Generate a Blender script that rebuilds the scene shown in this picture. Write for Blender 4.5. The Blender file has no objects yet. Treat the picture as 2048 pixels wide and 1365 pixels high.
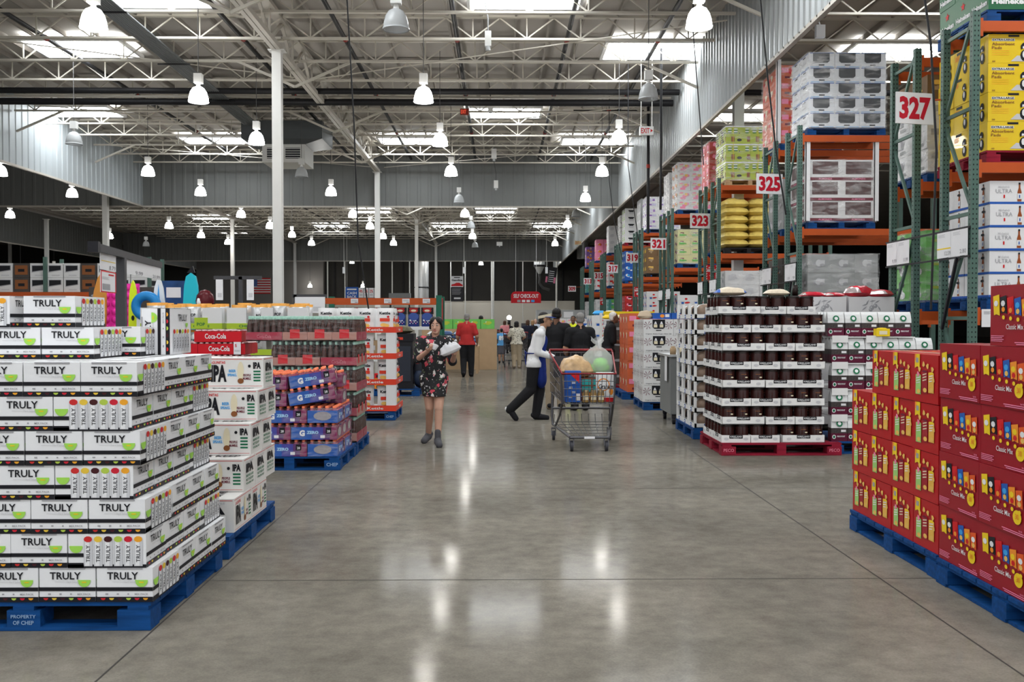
import bpy, math, random
from mathutils import Vector, Matrix, noise
random.seed(7)
S = bpy.context.scene
COL = S.collection
R = math.radians
V = Vector
# ---------------------------------------------------------------- camera
FPX, HC, VPX, VPY = 1900.0, 1.5, 1000.0, 642.0
pitch = math.atan((682.5 - VPY) / FPX)
yaw = math.atan((1024 - VPX) * math.cos(pitch) / FPX)
cd = bpy.data.cameras.new('camera')
cam = bpy.data.objects.new('camera', cd)
COL.objects.link(cam)
cam.location = (0, 0, HC)
cam.rotation_euler = (R(90) - pitch, 0, -yaw)
cd.sensor_width = 36.0
cd.lens = 36.0 * FPX / 2048
cd.clip_end = 400
S.camera = cam
RM = cam.rotation_euler.to_matrix()
def ray(px, py):
    return RM @ V(((px - 1024) / FPX, -(py - 682.5) / FPX, -1.0))
def G(px, py, z=0.0):            # point of the horizontal plane z seen at a pixel
    d = ray(px, py); t = (z - HC) / d.z
    return V((d.x * t, d.y * t, z))
def AY(px, py, Y):               # point at depth Y
    d = ray(px, py); t = Y / d.y
    return V((d.x * t, Y, HC + d.z * t))
def AX(px, py, X):
    d = ray(px, py); t = X / d.x
    return V((X, d.y * t, HC + d.z * t))
# ---------------------------------------------------------------- light and exposure
S.view_settings.view_transform = 'Standard'
S.view_settings.look = 'None'
S.view_settings.exposure = 0.42
S.view_settings.gamma = 1.0
S.view_settings.use_curve_mapping = False
S.cycles.max_bounces = 8
S.cycles.diffuse_bounces = 4
S.cycles.glossy_bounces = 3
S.cycles.transmission_bounces = 4
S.cycles.transparent_max_bounces = 10
S.cycles.caustics_reflective = False
S.cycles.caustics_refractive = False
S.cycles.sample_clamp_indirect = 6.0
W = bpy.data.worlds.new('daylight')
S.world = W
W.use_nodes = True
W.node_tree.nodes['Background'].inputs[0].default_value = (0.97, 0.98, 1.0, 1)
W.node_tree.nodes['Background'].inputs[1].default_value = 0.75
SKY_EMIT, LAMP_EMIT = 15.0, 28.0
# ---------------------------------------------------------------- materials
MATS = {}
def mat(name, col, rough=0.55, metal=0.0, var=0.06, scale=6.0, bump=0.0, bscale=40.0, emit=0.0, alpha=1.0, spec=0.2, coat=0.0):
    if name in MATS: return MATS[name]
    m = bpy.data.materials.new(name); MATS[name] = m
    m.use_nodes = True
    nt = m.node_tree; N = nt.nodes; L = nt.links
    b = N['Principled BSDF']
    c = tuple(col) + (1,)
    b.inputs['Roughness'].default_value = rough
    b.inputs['Metallic'].default_value = metal
    b.inputs['Alpha'].default_value = alpha
    b.inputs['Specular IOR Level'].default_value = spec
    b.inputs['Coat Weight'].default_value = coat
    if var > 0:
        tc = N.new('ShaderNodeTexCoord'); nz = N.new('ShaderNodeTexNoise')
        nz.inputs['Scale'].default_value = scale; nz.inputs['Detail'].default_value = 3
        L.new(tc.outputs['Object'], nz.inputs['Vector'])
        mx = N.new('ShaderNodeMix'); mx.data_type = 'RGBA'
        mx.inputs[6].default_value = tuple(x * (1 - var) for x in col) + (1,)
        mx.inputs[7].default_value = tuple(min(1, x * (1 + var)) for x in col) + (1,)
        L.new(nz.outputs['Fac'], mx.inputs[0]); L.new(mx.outputs[2], b.inputs['Base Color'])
    else:
        b.inputs['Base Color'].default_value = c
    if emit > 0:
        b.inputs['Emission Color'].default_value = c
        b.inputs['Emission Strength'].default_value = emit
    if bump > 0:
        tc = N.new('ShaderNodeTexCoord'); nz = N.new('ShaderNodeTexNoise')
        nz.inputs['Scale'].default_value = bscale; nz.inputs['Detail'].default_value = 2
        L.new(tc.outputs['Object'], nz.inputs['Vector'])
        bp = N.new('ShaderNodeBump'); bp.inputs['Strength'].default_value = bump; bp.inputs['Distance'].default_value = 0.02
        L.new(nz.outputs['Fac'], bp.inputs['Height']); L.new(bp.outputs['Normal'], b.inputs['Normal'])
    return m
def film_mat(name, alpha, tint=(1, 1, 1), rough=0.16, bs=3.0):
    if name in MATS: return MATS[name]
    m = bpy.data.materials.new(name); MATS[name] = m
    m.use_nodes = True
    nt = m.node_tree; N = nt.nodes; L = nt.links
    b = N['Principled BSDF']
    b.inputs['Base Color'].default_value = tuple(tint) + (1,)
    b.inputs['Roughness'].default_value = rough
    b.inputs['Specular IOR Level'].default_value = 1.0
    tc = N.new('ShaderNodeTexCoord'); mp = N.new('ShaderNodeMapping'); nz = N.new('ShaderNodeTexNoise')
    mp.inputs['Scale'].default_value = (1, 1, 3.5); mp.inputs['Rotation'].default_value = (.12, .1, 0)
    nz.inputs['Scale'].default_value = bs; nz.inputs['Detail'].default_value = 2.5; nz.inputs['Distortion'].default_value = .6
    L.new(tc.outputs['Object'], mp.inputs['Vector']); L.new(mp.outputs[0], nz.inputs['Vector'])
    bp = N.new('ShaderNodeBump'); bp.inputs['Strength'].default_value = .5; bp.inputs['Distance'].default_value = .06
    L.new(nz.outputs['Fac'], bp.inputs['Height']); L.new(bp.outputs['Normal'], b.inputs['Normal'])
    mr = N.new('ShaderNodeMapRange'); mr.inputs[1].default_value = .45; mr.inputs[2].default_value = .72
    mr.inputs[3].default_value = alpha * .35; mr.inputs[4].default_value = min(1, alpha * 2.6)
    L.new(nz.outputs['Fac'], mr.inputs[0]); L.new(mr.outputs[0], b.inputs['Alpha'])
    return m
def noise_floor():
    m = bpy.data.materials.new('polished_concrete'); m.use_nodes = True
    nt = m.node_tree; N = nt.nodes; L = nt.links; b = N['Principled BSDF']
    tc = N.new('ShaderNodeTexCoord')
    def nz(sc, det, rough=.6):
        n = N.new('ShaderNodeTexNoise'); n.inputs['Scale'].default_value = sc; n.inputs['Detail'].default_value = det
        n.inputs['Roughness'].default_value = rough
        L.new(tc.outputs['Object'], n.inputs['Vector']); return n
    a = nz(0.55, 6); c = nz(7.0, 6, .7); f = nz(90, 2)
    r1 = N.new('ShaderNodeValToRGB'); e = r1.color_ramp.elements
    e[0].position = .3; e[0].color = (.126, .116, .097, 1); e[1].position = .72; e[1].color = (.240, .220, .184, 1)
    L.new(a.outputs['Fac'], r1.inputs[0])
    mx = N.new('ShaderNodeMix'); mx.data_type = 'RGBA'; mx.blend_type = 'OVERLAY'; mx.inputs[0].default_value = .55
    L.new(r1.outputs[0], mx.inputs[6]); L.new(c.outputs['Fac'], mx.inputs[7])
    m2 = N.new('ShaderNodeMix'); m2.data_type = 'RGBA'; m2.blend_type = 'OVERLAY'; m2.inputs[0].default_value = .25
    L.new(mx.outputs[2], m2.inputs[6]); L.new(f.outputs['Fac'], m2.inputs[7])
    L.new(m2.outputs[2], b.inputs['Base Color'])
    b.inputs['Specular IOR Level'].default_value = 0.0; b.inputs['Roughness'].default_value = .8
    g = N.new('ShaderNodeBsdfGlossy'); mr = N.new('ShaderNodeMapRange'); mr.inputs[3].default_value = .075; mr.inputs[4].default_value = .15
    L.new(c.outputs['Fac'], mr.inputs[0]); L.new(mr.outputs[0], g.inputs['Roughness'])
    fr = N.new('ShaderNodeFresnel'); fr.inputs[0].default_value = 1.45
    ma = N.new('ShaderNodeMath'); ma.operation = 'MULTIPLY_ADD'; ma.inputs[1].default_value = .60; ma.inputs[2].default_value = .18; L.new(fr.outputs[0], ma.inputs[0])
    mu = N.new('ShaderNodeMath'); mu.operation = 'MULTIPLY'; L.new(fr.outputs[0], mu.inputs[0]); L.new(ma.outputs[0], mu.inputs[1])
    ms = N.new('ShaderNodeMixShader'); L.new(mu.outputs[0], ms.inputs[0]); L.new(b.outputs[0], ms.inputs[1]); L.new(g.outputs[0], ms.inputs[2])
    L.new(ms.outputs[0], N['Material Output'].inputs['Surface'])
    return m
# ---------------------------------------------------------------- mesh helpers
TXT = {}
def txt(s, bold=0.0):
    k = (s, bold)
    if k in TXT: return TXT[k]
    cu = bpy.data.curves.new('lettering', 'FONT'); cu.body = s; cu.resolution_u = 2; cu.offset = bold
    o = bpy.data.objects.new('lettering', cu); COL.objects.link(o)
    dg = bpy.context.evaluated_depsgraph_get()
    me = bpy.data.meshes.new_from_object(o.evaluated_get(dg))
    vs = [v.co.copy() for v in me.vertices]; fs = [tuple(p.vertices) for p in me.polygons]
    bpy.data.objects.remove(o); bpy.data.curves.remove(cu); bpy.data.meshes.remove(me)
    x0 = min(v.x for v in vs); x1 = max(v.x for v in vs); y0 = min(v.y for v in vs); y1 = max(v.y for v in vs)
    TXT[k] = ([((v.x - (x0 + x1) / 2) / (y1 - y0), (v.y - (y0 + y1) / 2) / (y1 - y0)) for v in vs], fs, (x1 - x0) / (y1 - y0))
    return TXT[k]
class Plane:
    def __init__(s, o, u, v):
        s.o, s.u, s.v = V(o), V(u).normalized(), V(v).normalized(); s.n = s.u.cross(s.v)
    def p(s, x, y, l=0.0): return s.o + s.u * x + s.v * y + s.n * l
class MB:
    def __init__(s): s.v = []; s.f = []; s.mi = []; s.mats = []; s.sm = []
    def slot(s, m):
        if m not in s.mats: s.mats.append(m)
        return s.mats.index(m)
    def add(s, vs, fs, m, smooth=False):
        b = len(s.v); s.v += [tuple(v) for v in vs]; k = s.slot(m)
        for f in fs:
            s.f.append(tuple(i + b for i in f)); s.mi.append(k); s.sm.append(smooth)
        return s
    def box(s, x0, x1, y0, y1, z0, z1, m, M=None):
        vs = [V((x, y, z)) for z in (z0, z1) for y in (y0, y1) for x in (x0, x1)]
        if M is not None: vs = [M @ v for v in vs]
        return s.add(vs, [(0, 2, 3, 1), (4, 5, 7, 6), (0, 1, 5, 4), (2, 6, 7, 3), (0, 4, 6, 2), (1, 3, 7, 5)], m)
    def cyl(s, p0, p1, r0, m, r1=None, n=10, smooth=True, caps=True):
        r1 = r0 if r1 is None else r1
        p0, p1 = V(p0), V(p1); d = (p1 - p0).normalized()
        a = d.orthogonal().normalized(); b = d.cross(a)
        vs = []
        for p, r in ((p0, r0), (p1, r1)):
            vs += [p + (a * math.cos(2 * math.pi * i / n) + b * math.sin(2 * math.pi * i / n)) * r for i in range(n)]
        s.add(vs, [(i, (i + 1) % n, n + (i + 1) % n, n + i) for i in range(n)], m, smooth)
        if caps: s.add(vs, [tuple(range(n))[::-1], tuple(range(n, 2 * n))], m)
        return s
    def tube(s, pts, r, m, n=6, closed=False):
        pts = [V(p) for p in pts]; k = len(pts); vs = []; a = None
        for i, p in enumerate(pts):
            if closed: d = (pts[(i + 1) % k] - pts[i - 1])
            else: d = pts[min(i + 1, k - 1)] - pts[max(i - 1, 0)]
            d.normalize()
            if a is None: a = d.orthogonal().normalized()
            a = (a - d * a.dot(d)).normalized(); b = d.cross(a)
            vs += [p + (a * math.cos(2 * math.pi * j / n) + b * math.sin(2 * math.pi * j / n)) * r for j in range(n)]
        fs = []
        for i in range(k if closed else k - 1):
            q = ((i + 1) % k) * n
            fs += [(i * n + j, i * n + (j + 1) % n, q + (j + 1) % n, q + j) for j in range(n)]
        s.add(vs, fs, m, True)
        if not closed: s.add(vs, [tuple(range(n))[::-1], tuple(range((k - 1) * n, k * n))], m)
        return s
    def bar(s, p0, p1, w, m, h=None):   # square bar
        p0, p1 = V(p0), V(p1); h = w if h is None else h
        d = (p1 - p0).normalized(); up = V((0, 0, 1)) if abs(d.z) < .95 else V((0, 1, 0))
        a = d.cross(up).normalized() * w / 2; b = a.normalized().cross(d) * h / 2
        vs = [p + sa * a + sb * b for p in (p0, p1) for sa, sb in ((-1, -1), (1, -1), (1, 1), (-1, 1))]
        return s.add(vs, [(0, 1, 2, 3), (7, 6, 5, 4), (0, 4, 5, 1), (1, 5, 6, 2), (2, 6, 7, 3), (3, 7, 4, 0)], m)
    def lathe(s, prof, m, c=(0, 0, 0), n=20, smooth=True):
        c = V(c); vs = []
        for r, z in prof:
            vs += [c + V((r * math.cos(2 * math.pi * i / n), r * math.sin(2 * math.pi * i / n), z)) for i in range(n)]
        fs = []
        for k in range(len(prof) - 1):
            fs += [(k * n + i, k * n + (i + 1) % n, (k + 1) * n + (i + 1) % n, (k + 1) * n + i) for i in range(n)]
        return s.add(vs, fs, m, smooth)
    def ball(s, c, r, m, n=12, M=None):
        r = V((r, r, r)) if not hasattr(r, '__len__') else V(r)
        c = V(c); vs = []; k = n // 2
        for i in range(k + 1):
            t = math.pi * i / k
            for j in range(n):
                q = V((r.x * math.sin(t) * math.cos(2 * math.pi * j / n), r.y * math.sin(t) * math.sin(2 * math.pi * j / n), r.z * math.cos(t)))
                vs.append(c + (M @ q if M is not None else q))
        fs = [(i * n + j, (i + 1) * n + j, (i + 1) * n + (j + 1) % n, i * n + (j + 1) % n) for i in range(k) for j in range(n)]
        return s.add(vs, fs, m, True)
    def poly(s, P, pts, m, l=.0015):
        return s.add([P.p(x, y, l) for x, y in pts], [tuple(range(len(pts)))], m)
    def rect(s, P, x0, y0, x1, y1, m, l=.0015):
        return s.poly(P, [(x0, y0), (x1, y0), (x1, y1), (x0, y1)], m, l)
    def disc(s, P, cx, cy, rx, m, ry=None, n=16, l=.002, a0=0, a1=360):
        ry = rx if ry is None else ry
        k = n if a1 - a0 >= 360 else n + 1
        return s.poly(P, [(cx + rx * math.cos(R(a0 + (a1 - a0) * i / n)), cy + ry * math.sin(R(a0 + (a1 - a0) * i / n))) for i in range(k)], m, l)
    def text(s, P, t, cx, cy, h, m, w=None, rot=0, l=.0028, bold=0.02):
        vs, fs, asp = txt(t, bold); sx = h if w is None else w / asp
        c, q = math.cos(R(rot)), math.sin(R(rot))
        return s.add([P.p(cx + x * sx * c - y * h * q, cy + x * sx * q + y * h * c, l) for x, y in vs], fs, m)
    def mesh(s, name):
        me = bpy.data.meshes.new(name); me.from_pydata(s.v, [], s.f)
        for m in s.mats: me.materials.append(m)
        me.polygons.foreach_set('material_index', s.mi); me.polygons.foreach_set('use_smooth', s.sm)
        me.update(); return me
    def build(s, name, parent=None, loc=None, rz=0.0):
        return put(s.mesh(name), name, parent, loc, rz)
def put(me, name, parent=None, loc=None, rz=0.0):
    o = bpy.data.objects.new(name, me); COL.objects.link(o)
    if parent is not None: o.parent = parent
    if loc is not None: o.location = loc
    if rz: o.rotation_euler.z = rz
    return o
def tag(o, label, cat, group=None):
    o['label'] = label; o['category'] = cat
    if group: o['group'] = group
    return o
def thing(name, label, cat, loc=(0, 0, 0), rz=0.0, group=None):
    return tag(put(None, name, None, loc, rz), label, cat, group)
def struct(o, kind='structure'):
    o['kind'] = kind; return o
def stuff(o): return struct(o, 'stuff')
def copy_tree(o, loc=None, rz=None, label=None, group=None):
    c = o.copy(); COL.objects.link(c)
    if loc is not None: c.location = loc
    if rz is not None: c.rotation_euler = (0, 0, rz)
    if label: c['label'] = label
    if group: c['group'] = group
    for ch in o.children:
        d = ch.copy(); COL.objects.link(d); d.parent = c
        for g in ch.children:
            e = g.copy(); COL.objects.link(e); e.parent = d
    return c
def sides(w, d, h):              # printing planes of a box centred on its base
    return {'F': Plane((-w / 2, -d / 2, 0), (1, 0, 0), (0, 0, 1)), 'R': Plane((w / 2, -d / 2, 0), (0, 1, 0), (0, 0, 1)),
            'B': Plane((w / 2, d / 2, 0), (-1, 0, 0), (0, 0, 1)), 'L': Plane((-w / 2, d / 2, 0), (0, -1, 0), (0, 0, 1)),
            'T': Plane((-w / 2, -d / 2, h), (1, 0, 0), (0, 1, 0))}
ORD = ['first', 'second', 'third', 'fourth', 'fifth', 'sixth', 'seventh', 'eighth', 'ninth', 'tenth', 'eleventh', 'twelfth', 'thirteenth', 'fourteenth']
def rowword(i, n):
    return 'bottom row' if i == 0 else 'top row' if i == n - 1 else ORD[i] + ' row up'
# palette
WHITE = mat('card_white', (.80, .81, .82), .5, var=.03)
PAPER = mat('paper_white', (.78, .78, .80), .6, var=.02)
BLACK = mat('print_black', (.012, .012, .016), .45, var=0)
INK = mat('print_grey', (.35, .35, .37), .6, var=0)
PALE = mat('print_pale_grey', (.58, .58, .60), .6, var=0)
GREEN = mat('print_lime', (.36, .70, .10), .5, var=0)
DGREEN = mat('print_dark_green', (.01, .16, .07), .5, var=0)
RED = mat('print_red', (.62, .015, .02), .5, var=0)
MAROON = mat('print_maroon', (.16, .012, .03), .5, var=0)
YELLOW = mat('print_yellow', (.85, .60, .02), .5, var=0)
ORANGE = mat('print_orange', (.85, .28, .03), .5, var=0)
BLUE = mat('print_blue', (.02, .10, .42), .5, var=0)
SKYB = mat('print_light_blue', (.05, .35, .75), .5, var=0)
PURPLE = mat('print_purple', (.25, .08, .45), .5, var=0)
PINK = mat('print_pink', (.85, .25, .40), .5, var=0)
BROWN = mat('print_brown', (.25, .09, .03), .5, var=0)
CREAM = mat('print_cream', (.78, .70, .50), .5, var=0)
KRAFT = mat('kraft_card', (.42, .29, .17), .7, var=.1)
STEELW = mat('painted_steel_white', (.72, .72, .69), .5, var=.04)
FILM = film_mat('stretch_film', .15)
FILMT = film_mat('clear_film', .07, rough=.1, bs=8)
# ================================================================ building shell
CONC = noise_floor()
JOINT = mat('floor_joint', (.05, .045, .04), .7, var=0)
fl = MB()
fl.box(-60, 46, -26, 96, -.2, 0, CONC)
FP = Plane((0, 0, 0), (1, 0, 0), (0, 1, 0))
for x in (-1.68, 2.21, 6.1, -5.57, -9.5, -13.4):
    fl.rect(FP, x - .005, -6, x + .005, 92, JOINT, .0008)
for k in range(-3, 30):
    fl.rect(FP, -40, 5.47 + 2.98 * k - .004, 40, 5.47 + 2.98 * k + .004, JOINT, .0008)
struct(fl.build('floor'))
DECK = mat('roof_deck_white', (.46, .435, .405), .8, var=.12, scale=.7)
PURL = mat('roof_purlin', (.36, .335, .305), .8, var=.1)
ce = MB()
ZD = 8.8
ce.box(-60, 46, -10, 96, ZD, ZD + .3, DECK)
x = -30.4
while x < 18:
    ce.box(x - .025, x + .025, 4, 92, ZD - .13, ZD - .001, PURL); x += .81
struct(ce.build('ceiling'))
GALV = mat('galvanised_panel', (.38, .40, .405), .38, .5, var=.08, scale=1.5)
GREYP = mat('grey_painted_panel', (.185, .193, .190), .6, .1, var=.1, scale=.8)
STEEL = mat('joist_steel', (.60, .57, .50), .55, var=.08, scale=1.0)
GIRD = mat('girder_steel', (.52, .49, .44), .5, var=.08, scale=1.0)
DARK = mat('dark_wall', (.045, .043, .040), .8, var=.25, scale=.6)
BEIGE = mat('beige_wall', (.60, .57, .50), .7, var=.03, scale=.5)
GWALL = mat('grey_wall', (.20, .19, .18), .8, var=.08, scale=.3)
DUCT = mat('duct_metal', (.70, .72, .73), .35, .6, var=.05)
BLKP = mat('black_pipe', (.018, .018, .02), .45, var=.1)
RPIPE = mat('red_coupling', (.30, .03, .02), .5, var=.1)
ZC = 6.43
def curtain(name, pts, step, dep, m, z0=ZC, z1=8.7):
    (ax, ay), (bx, by) = pts
    d = V((bx - ax, by - ay, 0)); L = d.length; d.normalize(); n = V((-d.y, d.x, 0))
    mb = MB(); prof = []; k = int(L / step)
    for i in range(k):
        t = i * step
        prof += [(t, 0), (t + step * .62, 0), (t + step * .72, dep), (t + step * .90, dep)]
    prof.append((L, 0))
    vs = []
    for t, q in prof:
        p = V((ax, ay, 0)) + d * t + n * q
        vs += [(p.x, p.y, z0), (p.x, p.y, z1)]
    mb.add(vs, [(2 * i, 2 * i + 2, 2 * i + 3, 2 * i + 1) for i in range(len(prof) - 1)], m)
    mb.bar((ax, ay, z0), (bx, by, z0), .09, GIRD, .07)
    return struct(mb.build(name))
curtain('wall_right', [(5.18, 2), (5.18, 92)], .30, .045, GALV)
curtain('wall_left', [(-15.4, 41.3), (-15.4, 4)], .40, .02, mat('pale_painted_panel', (.42, .46, .48), .5, .2, var=.08, scale=.8))
curtain('wall_middle', [(5.15, 41.3), (-45, 41.3)], .46, .02, GREYP)
curtain('wall_middle_rear', [(5.15, 78.7), (-31, 78.7)], .46, .02, GREYP)
curtain('wall_left_rear', [(-31, 78.6), (-31, 41.4)], .40, .02, GREYP)
curtain('wall_left_far', [(-29, 91.5), (-29, 78.8)], .40, .02, GALV)
mb = MB(); mb.box(-60, 46, 92, 92.3, 0, 8.8, DARK)
for i in range(14):
    xx = -16 + i * 2.2
    mb.box(xx, xx + .12, 91.9, 92, 3, 8.7, BLKP)
struct(mb.build('wall_back'))
mb = MB(); mb.box(-29, -16.9, 91.2, 91.9, 0, 8.7, GWALL); struct(mb.build('wall_grey_back'))
mb = MB(); mb.box(-17.5, 6.6, 84, 84.3, 0, 3.2, BEIGE); mb.box(-17.5, 6.6, 83.97, 84.33, 3.2, 3.26, BEIGE); struct(mb.build('wall_checkout'))
mb = MB(); mb.box(45.6, 46, -20, 96, 0, 8.8, GWALL); struct(mb.build('wall_right_end'))
mb = MB(); mb.box(-60, -59.6, -20, 96, 0, 8.8, GWALL); struct(mb.build('wall_left_end'))
NT = 0
def trim(mb, **k):
    global NT
    NT += 1
    return struct(mb.build('trim_%d' % NT, **k))
def joist_mesh(L, fine=True):
    mb = MB(); H = .52; n = max(2, round(L / 1.25)); p = L / n
    mb.box(0, L, -.045, .045, 0, .05, STEEL); mb.box(0, L, -.06, .06, H, H + .06, STEEL)
    for i in range(n):
        a = i * p
        mb.bar((a, 0, H), (a + p / 2, 0, .04), .03, STEEL); mb.bar((a + p / 2, 0, .04), (a + p, 0, H), .03, STEEL)
        if fine: mb.bar((a + p / 2, 0, .04), (a + p / 2, 0, H), .03, STEEL)
    return mb.mesh('joist')
J1, J2, J3 = joist_mesh(10.2), joist_mesh(10.2), joist_mesh(11.4, False)
ZJ = 8.13
ys = [7.0 + 1.95 * k for k in range(43)]
for y in ys:
    if abs(y - 41.3) < .5 or abs(y - 78.7) < .5: y += .9
    for xa, me in ((-15.35, J1), (-5.1, J2), (5.85, J3)):
        if xa > 5 and y > 46: continue
        NT += 1
        struct(put(me, 'trim_%d' % NT, None, (xa, y, ZJ)))
    if y > 42:
        NT += 1; struct(put(J3, 'trim_%d' % NT, None, (-27, y, ZJ)))
def girder(xc, y0, y1):
    mb = MB(); zb, zt = 7.86, 8.72
    for s in (-.06, .06): mb.box(xc + s - .05, xc + s + .05, y0, y1, zb, zb + .12, GIRD)
    mb.box(xc - .12, xc + .12, y0, y1, zt - .1, zt, GIRD)
    y = y0; k = 0
    while y + 1.22 <= y1:
        a, b = (zt - .08, zb + .06) if k % 2 == 0 else (zb + .06, zt - .08)
        mb.bar((xc, y, a), (xc, y + 1.22, b), .07, GIRD)
        if k % 2: mb.bar((xc, y, zb), (xc, y, zt), .05, GIRD)
        y += 1.22; k += 1
    trim(mb)
girder(-5.25, 6, 41); girder(-5.25, 42, 78.4); girder(-16.8, 42, 78.4); girder(-16.0, 6, 41)
for y in ys[::3]:                                   # knee braces
    for xc, sg in ((-5.25, 1), (-5.25, -1), (5.12, -1), (-15.3, 1)):
        if (xc < -15 or xc > 5) and y > 78: continue
        mb = MB(); mb.bar((xc, y, 7.5 if abs(xc) > 5.2 or xc > 5 else 7.9), (xc + sg * 1.5, y, 8.16), .06, STEEL); trim(mb)
for y in (14, 21, 29, 36, 48, 56, 66):              # sway rods between joists
    for x0, x1 in ((-15, -5.3), (5, -5)):
        mb = MB(); mb.bar((x0, y, 8.12), (x1, y + 5.2, 8.12), .025, STEEL); trim(mb)
# columns
COLW = mat('column_white', (.74, .74, .72), .45, var=.03)
def column(x, y, top, w, label):
    t = thing('steel_column', label, 'column', (x, y, 0))
    m = MB(); m.box(-w / 2, w / 2, -w / 2, w / 2, .03, top, COLW); m.build('shaft', t)
    m = MB(); m.box(-w, w, -w, w, 0, .03, COLW); m.build('base_plate', t)
    m = MB(); m.box(-w * .9, w * .9, -w * .7, w * .7, top, top + .02, COLW); m.build('cap_plate', t)
column(-5.25, 22.6, 7.85, .215, 'tall white steel column, the thickest, behind the sports drink pallet')
column(-5.25, 41.2 - .3, 7.85, .215, 'white steel column rising behind the blender pack rack, touching the first grey cross panel')
column(-5.25, 60, 7.85, .2, 'white steel column standing just beyond the end of the blender pack rack')
column(-5.25, 78.2, 7.85, .2, 'distant white steel column before the beige wall, beside the hanging gasoline banner')
column(-16.8, 40.8, 7.85, .215, 'white steel column between the price sheets on the grey sign stand')
column(-16.8, 60, 7.85, .21, 'white steel column to the side of the flag, behind the green-trimmed bag display')
column(-16.8, 78.2, 7.85, .2, 'distant thin white column just beside the tall thick column')
column(-28.4, 60, 7.85, .21, 'white steel column in front of the boxed televisions, second from the frame edge')
column(-40, 78.2, 7.85, .2, 'white steel column in front of the boxed televisions, at the frame edge')
column(6.08, 24.29, 7.85, .25, 'white steel column behind the lime green carton stack on the 323 rack')
# skylights
SKY = mat('skylight_diffuser', (.93, .97, 1.0), .5, var=0, emit=SKY_EMIT)
CURB = mat('skylight_curb', (.75, .75, .75), .6, var=.03)
def sky_meshes():
    m = MB(); m.rect(Plane((-1.22, .75, 0), (1, 0, 0), (0, -1, 0)), 0, 0, 2.44, 1.5, SKY, 0)
    f = MB()
    for x0, x1, y0, y1 in ((-1.3, -1.22, -.83, .83), (1.22, 1.3, -.83, .83), (-1.22, 1.22, -.83, -.75), (-1.22, 1.22, .75, .83)):
        f.box(x0, x1, y0, y1, -.06, .03, CURB)
    return m.mesh('pane'), f.mesh('window')
SKP, SKF = sky_meshes()
sky = [(-10.9, 25.1), (4.0, 25.1), (-14.3, 32.6), (.14, 32.6), (-11.2, 37.8), (-3.5, 37.8), (3.7, 37.8), (-7.7, 21.0), (.56, 21.0), (10.4, 25.1), (8.6, 33), (12, 38),
       (-3.8, 71.5), (3.7, 71.5), (-12.6, 71.5), (-.3, 62), (-8.4, 62), (-20, 66), (3.7, 52), (-3.8, 52), (-11.2, 52), (-.2, 46.5), (-7.8, 46.5), (-24, 55), (-4, 82), (1.2, 84), (-22, 80),
       (-11, 14), (-3.7, 14), (3.7, 14), (11, 14), (-7.5, 7), (0, 7), (7.5, 7), (-11, 0), (-3.7, 0), (3.7, 0), (10.5, 0), (-7.5, -7), (0, -7), (7.5, -7), (9, 19), (14, 19)]
for i, (x, y) in enumerate(sky):
    w = struct(put(SKF, 'window_%d' % (i + 1), None, (x, y, ZD - .16)))
    put(SKP, 'pane', w)
# lamps
BELL = mat('lamp_bell_lit', (1.0, .97, .92), .4, var=0, emit=LAMP_EMIT)
BELLOFF = mat('lamp_bell_unlit', (.55, .57, .58), .25, var=.05, alpha=.75)
BALL = mat('lamp_ballast', (.75, .75, .73), .5, var=.03)
CORD = mat('lamp_cord', (.10, .10, .10), .6, var=0)
def lamp_proto(lit):
    t = put(None, 'high_bay_lamp')
    m = MB(); b = BELL if lit else BELLOFF
    m.lathe([(.205, -.15), (.21, -.14), (.20, -.05), (.17, .06), (.12, .14), (.06, .175), (.03, .18)], b, n=20); m.build('bell_shade', t)
    m = MB(); m.lathe([(.218, -.16), (.218, -.135), (.20, -.135), (.20, -.16), (.218, -.16)], BELLOFF, n=20); m.build('rim_ring', t)
    m = MB(); m.cyl((0, 0, .175), (0, 0, .25), .05, BALL, .035, n=10); m.build('neck', t)
    m = MB(); m.box(-.085, .085, -.075, .075, .25, .45, BALL); m.build('ballast_housing', t)
    m = MB(); m.cyl((0, 0, .45), (0, 0, 2.402), .008, CORD, n=5); m.build('suspension_cord', t)
    return t
LIT, OFF = lamp_proto(True), lamp_proto(False)
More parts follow.
